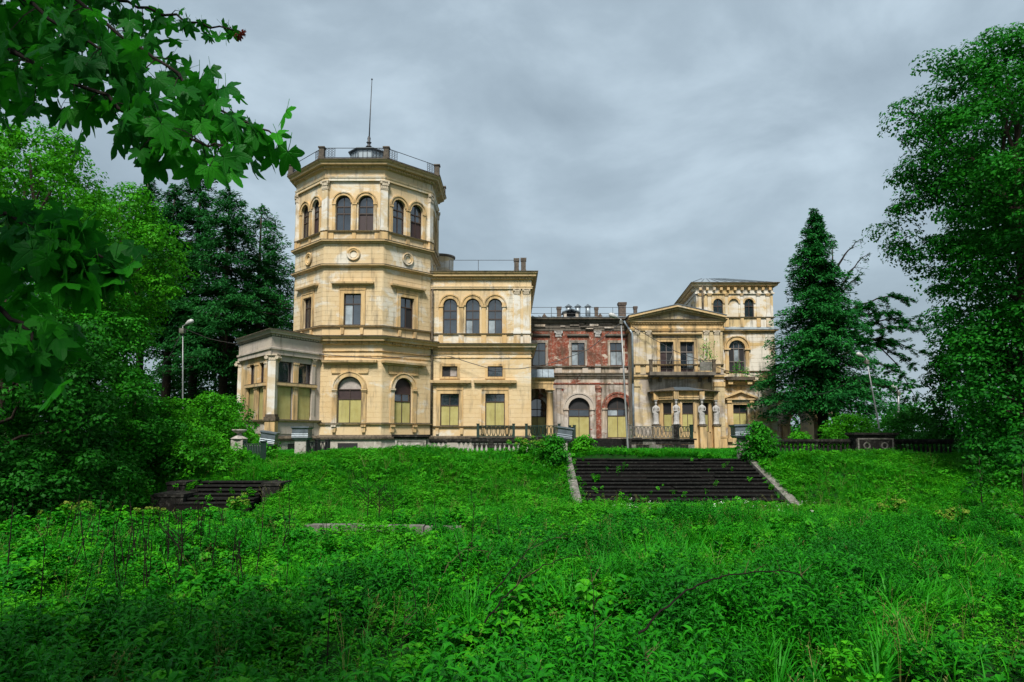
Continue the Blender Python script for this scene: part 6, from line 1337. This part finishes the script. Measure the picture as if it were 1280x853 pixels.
def tuft(V, Fc, r):            # grass
    for k in range(16):
        az = r.uniform(0, 6.28); rr_ = r.uniform(0, .06); strip_leaf(V, Fc, (rr_*math.cos(az), rr_*math.sin(az), 0), az, r.uniform(.22, .42), .012, r.uniform(1.1, 1.5), r.uniform(.6, 1.8), 4, 0)
def tuft_short(V, Fc, r):
    for k in range(18):
        az = r.uniform(0, 6.28); rr_ = r.uniform(0, .09); strip_leaf(V, Fc, (rr_*math.cos(az), rr_*math.sin(az), 0), az, r.uniform(.12, .24), .013, r.uniform(.9, 1.5), r.uniform(.5, 1.5), 3, 0)
def flower(V, Fc, r):
    for k in range(9):
        az = r.uniform(0, 6.28); rr_ = r.uniform(0, .07); strip_leaf(V, Fc, (rr_*math.cos(az), rr_*math.sin(az), r.uniform(.42, .5)), az, .035, .03, .2, .3, 2, 0)
def scatter(name, protos, P, scale, rng, tilt=0.15, **props):
    """one object of stuff: a geometry-nodes scatter of the given plants at points P"""
    col = bpy.data.collections.new(name+'_plants')
    for o in protos: col.objects.link(o)
    me = bpy.data.meshes.new(name); me.vertices.add(len(P)); me.vertices.foreach_set('co', np.ascontiguousarray(P, np.float32).ravel())
    a = me.attributes.new('s', 'FLOAT', 'POINT'); a.data.foreach_set('value', np.ascontiguousarray(scale, np.float32))
    rot = np.stack([rng.normal(0, tilt, len(P)), rng.normal(0, tilt, len(P)), rng.uniform(0, 6.283, len(P))], 1).astype(np.float32)
    a = me.attributes.new('r', 'FLOAT_VECTOR', 'POINT'); a.data.foreach_set('vector', rot.ravel())
    a = me.attributes.new('k', 'INT', 'POINT'); a.data.foreach_set('value', rng.integers(0, len(protos), len(P)).astype(np.int32))
    me.update(); o = bpy.data.objects.new(name, me); link(o, None, **props)
    g = bpy.data.node_groups.new(name, 'GeometryNodeTree'); g.interface.new_socket('Geometry', in_out='INPUT', socket_type='NodeSocketGeometry'); g.interface.new_socket('Geometry', in_out='OUTPUT', socket_type='NodeSocketGeometry')
    nd = g.nodes.new; gi, go = nd('NodeGroupInput'), nd('NodeGroupOutput'); ip = nd('GeometryNodeInstanceOnPoints'); ci = nd('GeometryNodeCollectionInfo'); ci.inputs['Collection'].default_value = col; ci.inputs['Separate Children'].default_value = True; ci.inputs['Reset Children'].default_value = True
    def na(n_, t): q_ = nd('GeometryNodeInputNamedAttribute'); q_.data_type = t; q_.inputs['Name'].default_value = n_; return [s for s in q_.outputs if s.enabled][0]
    e2r = nd('FunctionNodeEulerToRotation'); L_ = g.links.new
    L_(gi.outputs[0], ip.inputs['Points']); L_(ci.outputs[0], ip.inputs['Instance']); ip.inputs['Pick Instance'].default_value = True
    L_(na('k', 'INT'), ip.inputs['Instance Index']); L_(na('r', 'FLOAT_VECTOR'), e2r.inputs[0]); L_(e2r.outputs[0], ip.inputs['Rotation']); L_(na('s', 'FLOAT'), ip.inputs['Scale']); L_(ip.outputs[0], go.inputs[0])
    md = o.modifiers.new('scatter', 'NODES'); md.node_group = g; return o
def field(n, y0, y1, rng, margin=1.5, dens=None, xlim=None, power=1.0, tallcut=0.97):
    """random ground points inside the camera's field, thinned by dens(x, y)"""
    y = np.sqrt(rng.uniform(y0**2, y1**2, n)); x = rng.uniform(-1, 1, n)*(y*0.78+margin)
    k = np.ones(n, bool)
    inst = (x > STX0-0.3) & (x < STX1+0.32) & (y > STY0-0.15) & (y < STY1+0.1); k &= ~inst
    k &= ~((x > LSX0-1.4) & (x < LSX1+0.6) & (y > 27.6) & (y < 31.3))
    k &= ~((x > X(380, 22.6)-.1) & (x < X(577, 22.6)+.2) & (y > 22.2) & (y < 23.2))
    k &= ~((y > 50.3)); 
    k &= ~((x > X(372, 22)) & (x < X(545, 22)) & (y > 19.0) & (y < 22.7) & (rng.random(n) < tallcut))
    if xlim is not None: k &= (x > xlim[0]) & (x < xlim[1])
    if dens is not None: k &= rng.random(n) < dens(x, y)
    x, y = x[k], y[k]; return np.stack([x, y, gh(x, y)-0.02], 1)
def hol(x, y): return np.clip(0.5+0.9*np.sin(x*2.1+1.7*np.sin(y*1.1))*np.cos(y*1.9+1.3*np.sin(x*.9))+0.6*np.sin(x*.8-y*.7), 0.04, 1)
def straw(V, Fc, r):
    for k in range(3):
        a = r.uniform(0, 6.28); L = r.uniform(.1, .3); h = r.uniform(.5, .9); stem(V, Fc, [(0, 0, 0), (L*.4*math.cos(a), L*.4*math.sin(a), h*.6), (L*math.cos(a), L*math.sin(a), h)], [.004, .003, .002])
        for q in range(4): strip_leaf(V, Fc, (L*math.cos(a), L*math.sin(a), h-.03*q), a+q*1.9, .05, .012, .8, .6, 2, 0)
def nzf(x, y, s, ph=0): return 0.5+0.25*(np.sin(x*s+ph)*np.cos(y*s*1.3-ph)+np.sin(x*s*2.1-y*s*1.7+ph*2))+0.15*np.sin(x*s*4.3+y*s*3.9+ph)
rg = np.random.default_rng(77)
P1 = proto('herb', herb, 'herb', 5); P2 = proto('herb_short', herb_short, 'herb_light', 4); P3 = proto('broad', broad, 'herb', 4); P3b = proto('broad_light', broad, 'herb_light', 3); P4 = proto('elder', elder, 'herb_light', 4); P5 = proto('tuft', tuft, 'grass', 4); P6 = proto('tuft_short', tuft_short, 'grass', 4); P8 = proto('straw', straw, 'strawm', 3); P7 = proto('flower', flower, 'whiteflower', 2)
Q = field(34000, 5.5, 24, rg, dens=lambda x, y: hol(x, y)*np.clip(0.35+1.1*(nzf(x, y, .35)-.35)+x*0.04, 0.08, 1)); scatter('tall_weeds', P1, Q, rg.uniform(.65, 1.1, len(Q))*np.where(Q[:, 1] < 14, 1.22, 1)*(0.55+0.6*hol(Q[:, 0], Q[:, 1])), rg, .22, kind='stuff')
Q = field(16000, 5.5, 24, rg, dens=lambda x, y: hol(x+3, y+1)*np.clip(0.9-1.2*(nzf(x, y, .35)-.30)-x*0.02, 0.05, 1)*np.where(x < 2.5, 1, .22)); scatter('broad_leaved_weeds', P3+P3b, Q, rg.uniform(.75, 1.3, len(Q))*(.65+.5*hol(Q[:, 0]+3, Q[:, 1]+1)), rg, .22, kind='stuff')
Q = field(30000, 9, 37, rg, tallcut=0.6, dens=lambda x, y: np.clip(0.3+nzf(x, y, .5, 2), 0.1, 1)); scatter('short_herbs', P2, Q, rg.uniform(.6, 1.2, len(Q)), rg, kind='stuff')
Q = field(30000, 6, 37, rg, tallcut=0.3, dens=lambda x, y: np.clip(1.1*nzf(x, y, .42, 4), 0, 1)*np.where((x > 2) & (y < 16), .35, 1)); scatter('ground_elder', P4, Q, rg.uniform(.8, 1.5, len(Q)), rg, .2, kind='stuff')
Q = field(60000, 12, 38, rg); scatter('tall_grass', P5, Q, rg.uniform(.6, 1.1, len(Q))*(0.7+0.7*nzf(Q[:, 0], Q[:, 1], .45, 5)), rg, .25, kind='stuff')
Q = field(7000, 6, 20, rg, dens=lambda x, y: np.clip(1.4*(nzf(x, y, .5, 6)-.4), 0, 1)); scatter('long_grass', P5, Q, rg.uniform(1.2, 2.1, len(Q)), rg, .3, kind='stuff')
Q = field(90000, 34, 54, rg); scatter('terrace_grass', P6, Q, rg.uniform(.8, 1.5, len(Q)), rg, .2, kind='stuff')
Q = field(900, 26, 31, rg, xlim=(4, 13)); Q = Q[(nzf(Q[:, 0], Q[:, 1], 1.3, 1) > .62)]; scatter('white_flowers', P7, Q, rg.uniform(.7, 1.1, len(Q)), rg, kind='stuff')
Q = field(2600, 7, 34, rg, dens=lambda x, y: np.clip(1.3*nzf(x, y, .7, 9)-.3, 0, 1)); scatter('straw_stems', P8, Q, rg.uniform(.6, 1.1, len(Q)), rg, .3, kind='stuff')
ke = []
for x_, n_ in ((STX0-0.62, 150), (STX0-0.38, 26), (STX1+0.60, 120), (STX1+0.36, 30), (STX0+0.05, 30), (STX1-0.05, 16)):
    for q_ in range(n_):
        y_ = rg.uniform(STY0-0.6, STY1+0.3); on = STX0-0.42 < x_ < STX1+0.44; x2 = x_+rg.normal(0, .05)
        ke.append((x2, y_, (-1.9+(y_-STY0)*1.9/(STY1-STY0)+(0.2 if on and not STX0 < x_ < STX1 else 0.0)) if on else float(gh(x2, y_))))
scatter('kerb_weeds', P4+P2+P5, np.array(ke), rg.uniform(.5, 1.1, len(ke)), rg, .35, kind='stuff')
# weeds that took root on the steps
sx = rg.uniform(STX0, STX1, 420); sy = rg.uniform(STY0, STY1, 420); kk = np.clip(0.75-(sx-STX0)/9*1.0-(sy-STY0)/9+0.9*(nzf(sx, sy, .9)-.5), .05, 1) > rg.random(420); sx, sy = sx[kk], sy[kk]
sz = -1.9+(np.floor((sy-STY0)/run)+1)*rise; 
lx_ = rg.uniform(LSX0-0.6, LSX1+0.6, 90); ly_ = rg.uniform(27.8, 31.2, 90); lz_ = np.interp(ly_, [28, 31], [Z(629, 28), Z(601, 31)])-0.1
kk = rg.random(90) < .55; sx, sy, sz = np.concatenate([sx, lx_[kk]]), np.concatenate([sy, ly_[kk]]), np.concatenate([sz, lz_[kk]])
scatter('step_weeds', P4+P3b, np.stack([sx, sy, sz-0.01], 1), rg.uniform(.4, 1.0, len(sx)), rg, .3, kind='stuff')

# yellowish flowering bushes
for k, (px_, Y, s, lb) in enumerate(((652, 36.2, .9, 'yellow flecked bush in front of the long balustrade'), (676, 34.6, 1.0, 'bush with reddish yellow young leaves beside the left kerb'), (300, 26.5, .8, 'yellow tipped weeds below the ruined side stair'), (1108, 26, .75, 'pale tipped bush in the grass at right'), (1192, 21.5, .8, 'cream flowering weed clump at right'), (98, 22.5, .8, 'yellow tipped weed clump at the left edge'), (188, 23.5, .7, 'yellow tipped weed clump left of the dry stalks'))):
    x, y, z = gb(px_, Y); rng = np.random.default_rng(k+90); T = thing('flowering_bush', (x, y, z), lb, 'bush'); n = 26
    C = np.stack([x+rng.normal(0, .38*s, n), y+rng.normal(0, .38*s, n), z+rng.uniform(.3, 1.15, n)*s], 1); P, Nn = clumps(C, np.full(n, .2*s), 34, rng); V, Fq = leaves(P, Nn, .11, .6, rng); np_mesh('foliage', V, Fq, 'leaf_bright', T, kind='stuff')
    top = C[C[:, 2] > z+.68*s]; P, Nn = clumps(top+np.array([0, -.06, .12*s]), np.full(len(top), .13*s), 22, rng); V, Fq = leaves(P, Nn, .085, .7, rng); np_mesh('young_leaves', V, Fq, 'blossom', T, kind='stuff')
# dry stalks standing in the weeds at left
def stalk(seed):
    r = random.Random(seed); m = MB(); h = r.uniform(1.1, 1.7); lx = r.uniform(-.12, .12); m.tube([(0, 0, 0), (lx*.3, 0, h*.5), (lx, r.uniform(-.1, .1), h)], [.014, .011, .006], 4)
    for k in range(r.randint(3, 7)): t = r.uniform(.45, .97); a = r.uniform(0, 6.28); L = r.uniform(.06, .22); m.tube([(lx*t*.8, 0, h*t), (lx*t*.8+math.cos(a)*L*.5, math.sin(a)*L*.5, h*t+L)], [.005, .003], 3)
    me = bpy.data.meshes.new('dry_stalk'); me.from_pydata(m.v, [], m.f); me.materials.append(M['drystalk']); return me
SM = [stalk(k) for k in range(6)]; r = random.Random(4)
for k in range(95):
    if k < 70: px_, Y = r.gauss(215, 75), r.uniform(13, 21)
    else: px_, Y = r.uniform(20, 820), r.uniform(9, 20)
    if px_ < 5: continue
    x, y, z = gb(px_, Y); o = bpy.data.objects.new('dry_stalk', r.choice(SM)); o.location = (x, y, z); o.rotation_euler = (r.gauss(0, .12), r.gauss(0, .12), r.uniform(0, 6.28)); s = r.uniform(.7, 1.1); o.scale = (s, s, s)
    link(o, None, label='thin dark dry stalk standing among the green weeds', category='dry stalk', group='dry stalks standing in the weeds')
# leafless twiggy saplings and bramble arches
def bare(px_, Y, h, lb, seed, mat='drystalk'):
    r = random.Random(seed); x, y, z = gb(px_, Y); T = thing('bare_sapling', (x, y, z), lb, 'sapling'); m = MB(); m.tube([(x, y, z), (x+.03, y, z+h*.5), (x-.03, y, z+h)], [.022, .016, .006], 5); m.build('stem', mat, T)
    for k in range(9): t = r.uniform(.3, .95); s_ = r.choice((-1, 1)); L = h*(1-t)*.9+.15; p = Vector((x, y, z+h*t)); m = MB(); m.tube([p, p+Vector((s_*L*.5, r.uniform(-.1, .1), L*.5)), p+Vector((s_*L*.6, 0, L))], [.01, .007, .003], 4); m.build('twig', mat, T)
bare(461, 25, 1.9, 'leafless dark sapling in the grass above the kerb', 1); bare(475, 24, 1.5, 'smaller leafless sapling right of the tallest bare one', 2); bare(492, 25.5, 1.3, 'thin leafless stem on the slope, rightmost of the three bare ones', 3); bare(232, 15.5, 1.7, 'leafless dark stem among the dry stalks at left', 4)
def arch_br(pts, lb, r0=.017, mat='drystalk'):
    P = [at(*p) for p in pts]; T = thing('bramble', P[0], lb, 'bramble'); Q = []
    for i in range(len(P)-1):
        for k in range(5):
            p0, p1, p2, p3 = P[max(i-1, 0)], P[i], P[i+1], P[min(i+2, len(P)-1)]; t = k/5; Q.append(0.5*((2*p1)+(p2-p0)*t+(2*p0-5*p1+4*p2-p3)*t*t+(3*p1-p0-3*p2+p3)*t*t*t))
    Q.append(P[-1]); n = len(Q); rk = random.Random(int(pts[0][0])); Q = [q_+Vector((rk.gauss(0, .012), rk.gauss(0, .012), rk.gauss(0, .014))) for q_ in Q]; m = MB(); m.tube(Q, [r0*(1-.75*i/n) for i in range(n)], 5); m.build('cane', mat, T); r = random.Random(n)
    for k in range(9): i = r.randrange(3, n-1); d = Vector((r.uniform(-.1, .22), r.uniform(-.1, .1), r.uniform(-.05, .25))); m = MB(); m.tube([Q[i], Q[i]+d*.6, Q[i]+d], [.006, .005, .002], 3); m.build('twig', 'paletwig', T)
arch_br([(795, 800, 9.0), (812, 778, 9.1), (850, 745, 9.4), (890, 724, 9.7), (930, 717, 10), (985, 715, 10.3), (1012, 730, 10.6), (1020, 748, 10.8)], 'long arching bare bramble cane right of centre')
arch_br([(605, 778, 10.2), (625, 755, 10.4), (650, 728, 10.6), (680, 708, 11), (715, 695, 11.4), (745, 694, 11.8)], 'arching dark bramble cane near the centre of the weeds', .015)
arch_br([(612, 745, 12), (640, 712, 12.2), (665, 685, 12.5), (700, 670, 13), (722, 668, 13.2)], 'thin second bramble cane behind the centre one', .014)
arch_br([(552, 722, 13), (565, 700, 13.2), (585, 688, 13.5), (602, 690, 13.6), (612, 702, 13.6)], 'small curled reddish cane left of the centre brambles', .009, 'paletwig')
arch_br([(742, 853, 8.3), (742, 800, 8.4), (741, 750, 8.5), (741, 718, 8.6)], 'straight upright dark stem at the bottom centre', .009)
arch_br([(500, 830, 9), (505, 790, 9.2), (508, 752, 9.4)], 'upright dark stem left of the bottom centre', .007)
arch_br([(805, 853, 7.8), (806, 830, 7.9), (806, 812, 8)], 'short dark stem at the bottom edge right of centre', .009)

# ---------------------------------------------------------------- the overhanging maple
def maple_leaf_mesh(seed):
    r = random.Random(seed); lobes = [(0, 1.0), (52, .86), (-52, .86), (108, .66), (-108, .66)]; pts = []
    # outline by polar samples: pointed lobes with side teeth
    for a in range(-152, 153, 4):
        best = 0.42
        for la, ll in lobes:
            d = abs(a-la); w_ = 26 if abs(la) < 100 else 22
            if d < w_: best = max(best, 0.42+(ll-0.42)*(1-d/w_)**0.8)
            for ta, tl in ((13, .68), (20, .55)):
                for s_ in (-1, 1):
                    d2 = abs(a-(la+s_*ta)); 
                    if d2 < 5: best = max(best, ll*tl*(1-d2/9))
        pts.append((math.radians(a), best*r.uniform(.96, 1.04)))
    cu = r.uniform(.25, .8); fo = r.uniform(.1, .4); V = [(0, 0, 0)]; mid = []
    def bend(x, y): return (x*.95, y, -cu*(x*x+y*y)*.5-fo*abs(x)*.5+.06*math.sin(5*x+seed)*math.cos(4*y))
    for a, q_ in pts: mid.append(bend(math.sin(a)*q_*.5, math.cos(a)*q_*.5))
    outp = [bend(math.sin(a)*q_, math.cos(a)*q_) for a, q_ in pts]; n = len(pts); V += mid+outp
    Fc = [(0, 1+i, 2+i) for i in range(n-1)]+[(1+i, 1+n+i, 2+n+i, 2+i) for i in range(n-1)]
    m = MB(); m.add(V, Fc); m.tube([(0, 0, 0), (0, -.35, .05), (.03, -.75, .14)], [.014, .012, .012], 4)
    me = bpy.data.meshes.new('leaf'); me.from_pydata(m.v, [], m.f); me.materials.append(M['maple_near']); me.polygons.foreach_set('use_smooth', [True]*len(me.polygons)); return me
LM = [maple_leaf_mesh(k) for k in range(7)]
MT = thing('maple_tree', (-5.6, 1.2, -0.1), 'dark maple overhanging the top left corner with large lobed leaves', 'tree')
m = MB(); m.tube([(-5.6, 1.2, -.4), (-5.55, 1.2, 2.5), (-5.3, 1.2, 5), (-5.0, 1.1, 9)], [.34, .27, .22, .08], 10); m.build('trunk', 'bark', MT, smooth=True)
BR_ = [  # branches as (px, py, distance) with leaf count, downward reach in px
    ([(-90, -110, 4.6), (60, -30, 4.2), (130, 30, 3.8), (210, 85, 3.6), (255, 125, 3.5), (300, 150, 3.4), (345, 172, 3.4)], 84, 0.26, 1.0),
    ([(-60, -60, 4.6), (120, -15, 4.5), (170, 8, 4.4), (235, 28, 4.3), (292, 38, 4.3)], 38, 0.13, .72),
    ([(-90, 20, 3.7), (20, 70, 3.5), (110, 110, 3.4), (180, 150, 3.3), (235, 175, 3.2), (290, 185, 3.2)], 66, 0.22, 1.0),
    ([(-90, 225, 3.2), (-5, 262, 3.0), (60, 300, 2.9), (105, 318, 2.85), (128, 322, 2.8)], 34, 0.2, .98),
    ([(-80, 330, 3.0), (-10, 380, 2.8), (25, 400, 2.7), (48, 430, 2.7)], 20, 0.2, .8),
    ([(-60, -60, 3.8), (40, 10, 3.6), (120, 60, 3.5), (175, 70, 3.5)], 50, 0.24, 1.0)]
rnd = random.Random(12); nleaf = 0; extra = []
def put_leaf(p, size, droop=None):
    o = bpy.data.objects.new('leaf', rnd.choice(LM)); o.location = p
    # leaf tip (+y) hangs down and outward, blade tilted towards the viewer or edge on
    az = rnd.uniform(0, 6.283); dn = rnd.uniform(.6, 1.45); t = Vector((math.cos(az)*math.cos(dn), math.sin(az)*math.cos(dn), -math.sin(dn)))
    n = Vector((rnd.gauss(0, .6), rnd.gauss(-.3, .7), rnd.uniform(.2, 1))); n = (n-t*n.dot(t)).normalized(); x = t.cross(n)
    M3 = Matrix((x, t, n)).transposed(); o.rotation_euler = M3.to_euler(); o.scale = (size, size, size); link(o, MT)
for (pl, n, reach, sc_) in BR_:
    P = [at(*q_) for q_ in pl]; Q = []
    for i in range(len(P)-1):
        for k in range(4): Q.append(P[i].lerp(P[i+1], k/4)+Vector((rnd.gauss(0, .01), rnd.gauss(0, .01), rnd.gauss(0, .01))))
    Q.append(P[-1]); m = MB(); m.tube([Vector((-5.3, 1.2, 4.4))]+Q, [.03]+[.012*(1-.8*i/len(Q))+.002 for i in range(len(Q))], 6); m.build('branch', 'barkdark', MT, smooth=True)
    for k in range(n):
        t = (1-(1-k/n)*rnd.uniform(.86, 1.0))**0.9*(len(Q)-1.01); i = int(t); b = Q[i].lerp(Q[i+1], t-i); fr = (1-.5*t/len(Q))
        e_ = b+Vector((rnd.gauss(0, reach*.45), rnd.gauss(0, reach*.7), rnd.uniform(-reach*1.15, reach*.35)))*fr
        if rnd.random() < .5: mm = MB(); mm.tube([b, b.lerp(e_, .5)+Vector((0, 0, .02)), e_], [.004, .003, .002], 3); mm.build('twig', 'barkdark', MT)
        put_leaf(e_, rnd.uniform(.08, .14)*sc_)
        for _ in range((1 if t < len(Q)*.6 else 0) if pl[0][1] < 200 else 2): extra.append(e_+Vector((rnd.gauss(0, .09), rnd.uniform(.02, .3), rnd.gauss(.03, .1)))*fr)
# deep leaf mass further back in the tree: what fills the dark corner
rng = np.random.default_rng(3); cs = []
for k in range(1350):
    px_, py_, Y = rng.uniform(-200, 150), rng.uniform(-200, 150), rng.uniform(4.0, 6.4)
    if max(px_, 0)*1.0+max(py_, 0)*0.62 > 125+rng.normal(0, 25): continue
    cs.append(at(px_, py_, Y))
for k in range(160):
    px_, py_, Y = rng.uniform(-260, 55), rng.uniform(270, 480), rng.uniform(3.2, 4.8)
    if px_ > 70-abs(py_-370)*.45+rng.normal(0, 10): continue
    cs.append(at(px_, py_, Y))
def merged_leaves(cs, name, size):
    VV, FF3, FF4 = [], [], []; base = 0; dat = []
    for me in LM[:4]:
        v = np.zeros(len(me.vertices)*3, np.float32); me.vertices.foreach_get('co', v); dat.append((v.reshape(-1, 3), [tuple(p.vertices) for p in me.polygons]))
    F = []
    for c in cs:
        v, fs = dat[rnd.randrange(4)]; e_ = Matrix.Rotation(rnd.uniform(0, 6.28), 3, 'Z') @ Matrix.Rotation(rnd.uniform(-1.5, .3), 3, 'X') @ Matrix.Rotation(rnd.uniform(-.8, .8), 3, 'Y')
        VV.append(v @ np.array(e_).T*size*rnd.uniform(.7, 1.2)+np.array(c)); F += [tuple(base+i for i in f) for f in fs]; base += len(v)
    me = bpy.data.meshes.new(name); me.from_pydata(np.concatenate(VV).tolist(), [], F); me.materials.append(M['maple']); link(bpy.data.objects.new(name, me), MT, kind='stuff')
merged_leaves(cs+extra, 'foliage', .115)
# the maple's unseen crown over the camera, placed and sized to shade the foreground
rng = np.random.default_rng(8); n = 330; th = rng.uniform(0, 6.283, n); rr_ = 4.9*np.sqrt(rng.uniform(0, 1, n)); C = np.stack([-6.6+rr_*.95*np.cos(th), -0.8+rr_*np.sin(th), rng.uniform(5.0, 10.5, n)], 1)
P, Nn = clumps(C, np.full(n, .8), 60, rng, .5); V, Fq = leaves(P, Nn, .2, .8, rng); np_mesh('crown', V, Fq, 'maple', MT, kind='stuff')
# reddish young shoot at the tip of the upper branch
tip = at(303, 42, 4.3); T = thing('maple_shoot', tip, 'small reddish brown young shoot at the tip of the upper maple branch', 'shoot')
for k in range(7):
    o = bpy.data.objects.new('leaflet', LM[k % 7].copy()); o.data.materials[0] = M['redseed']; o.location = tip+Vector((rnd.gauss(0, .02), rnd.gauss(0, .02), rnd.gauss(0, .02))); o.rotation_euler = (rnd.uniform(-2, 0), rnd.uniform(-1, 1), rnd.uniform(0, 6)); o.scale = (.035,)*3; link(o, T)
    if k == 0: pass
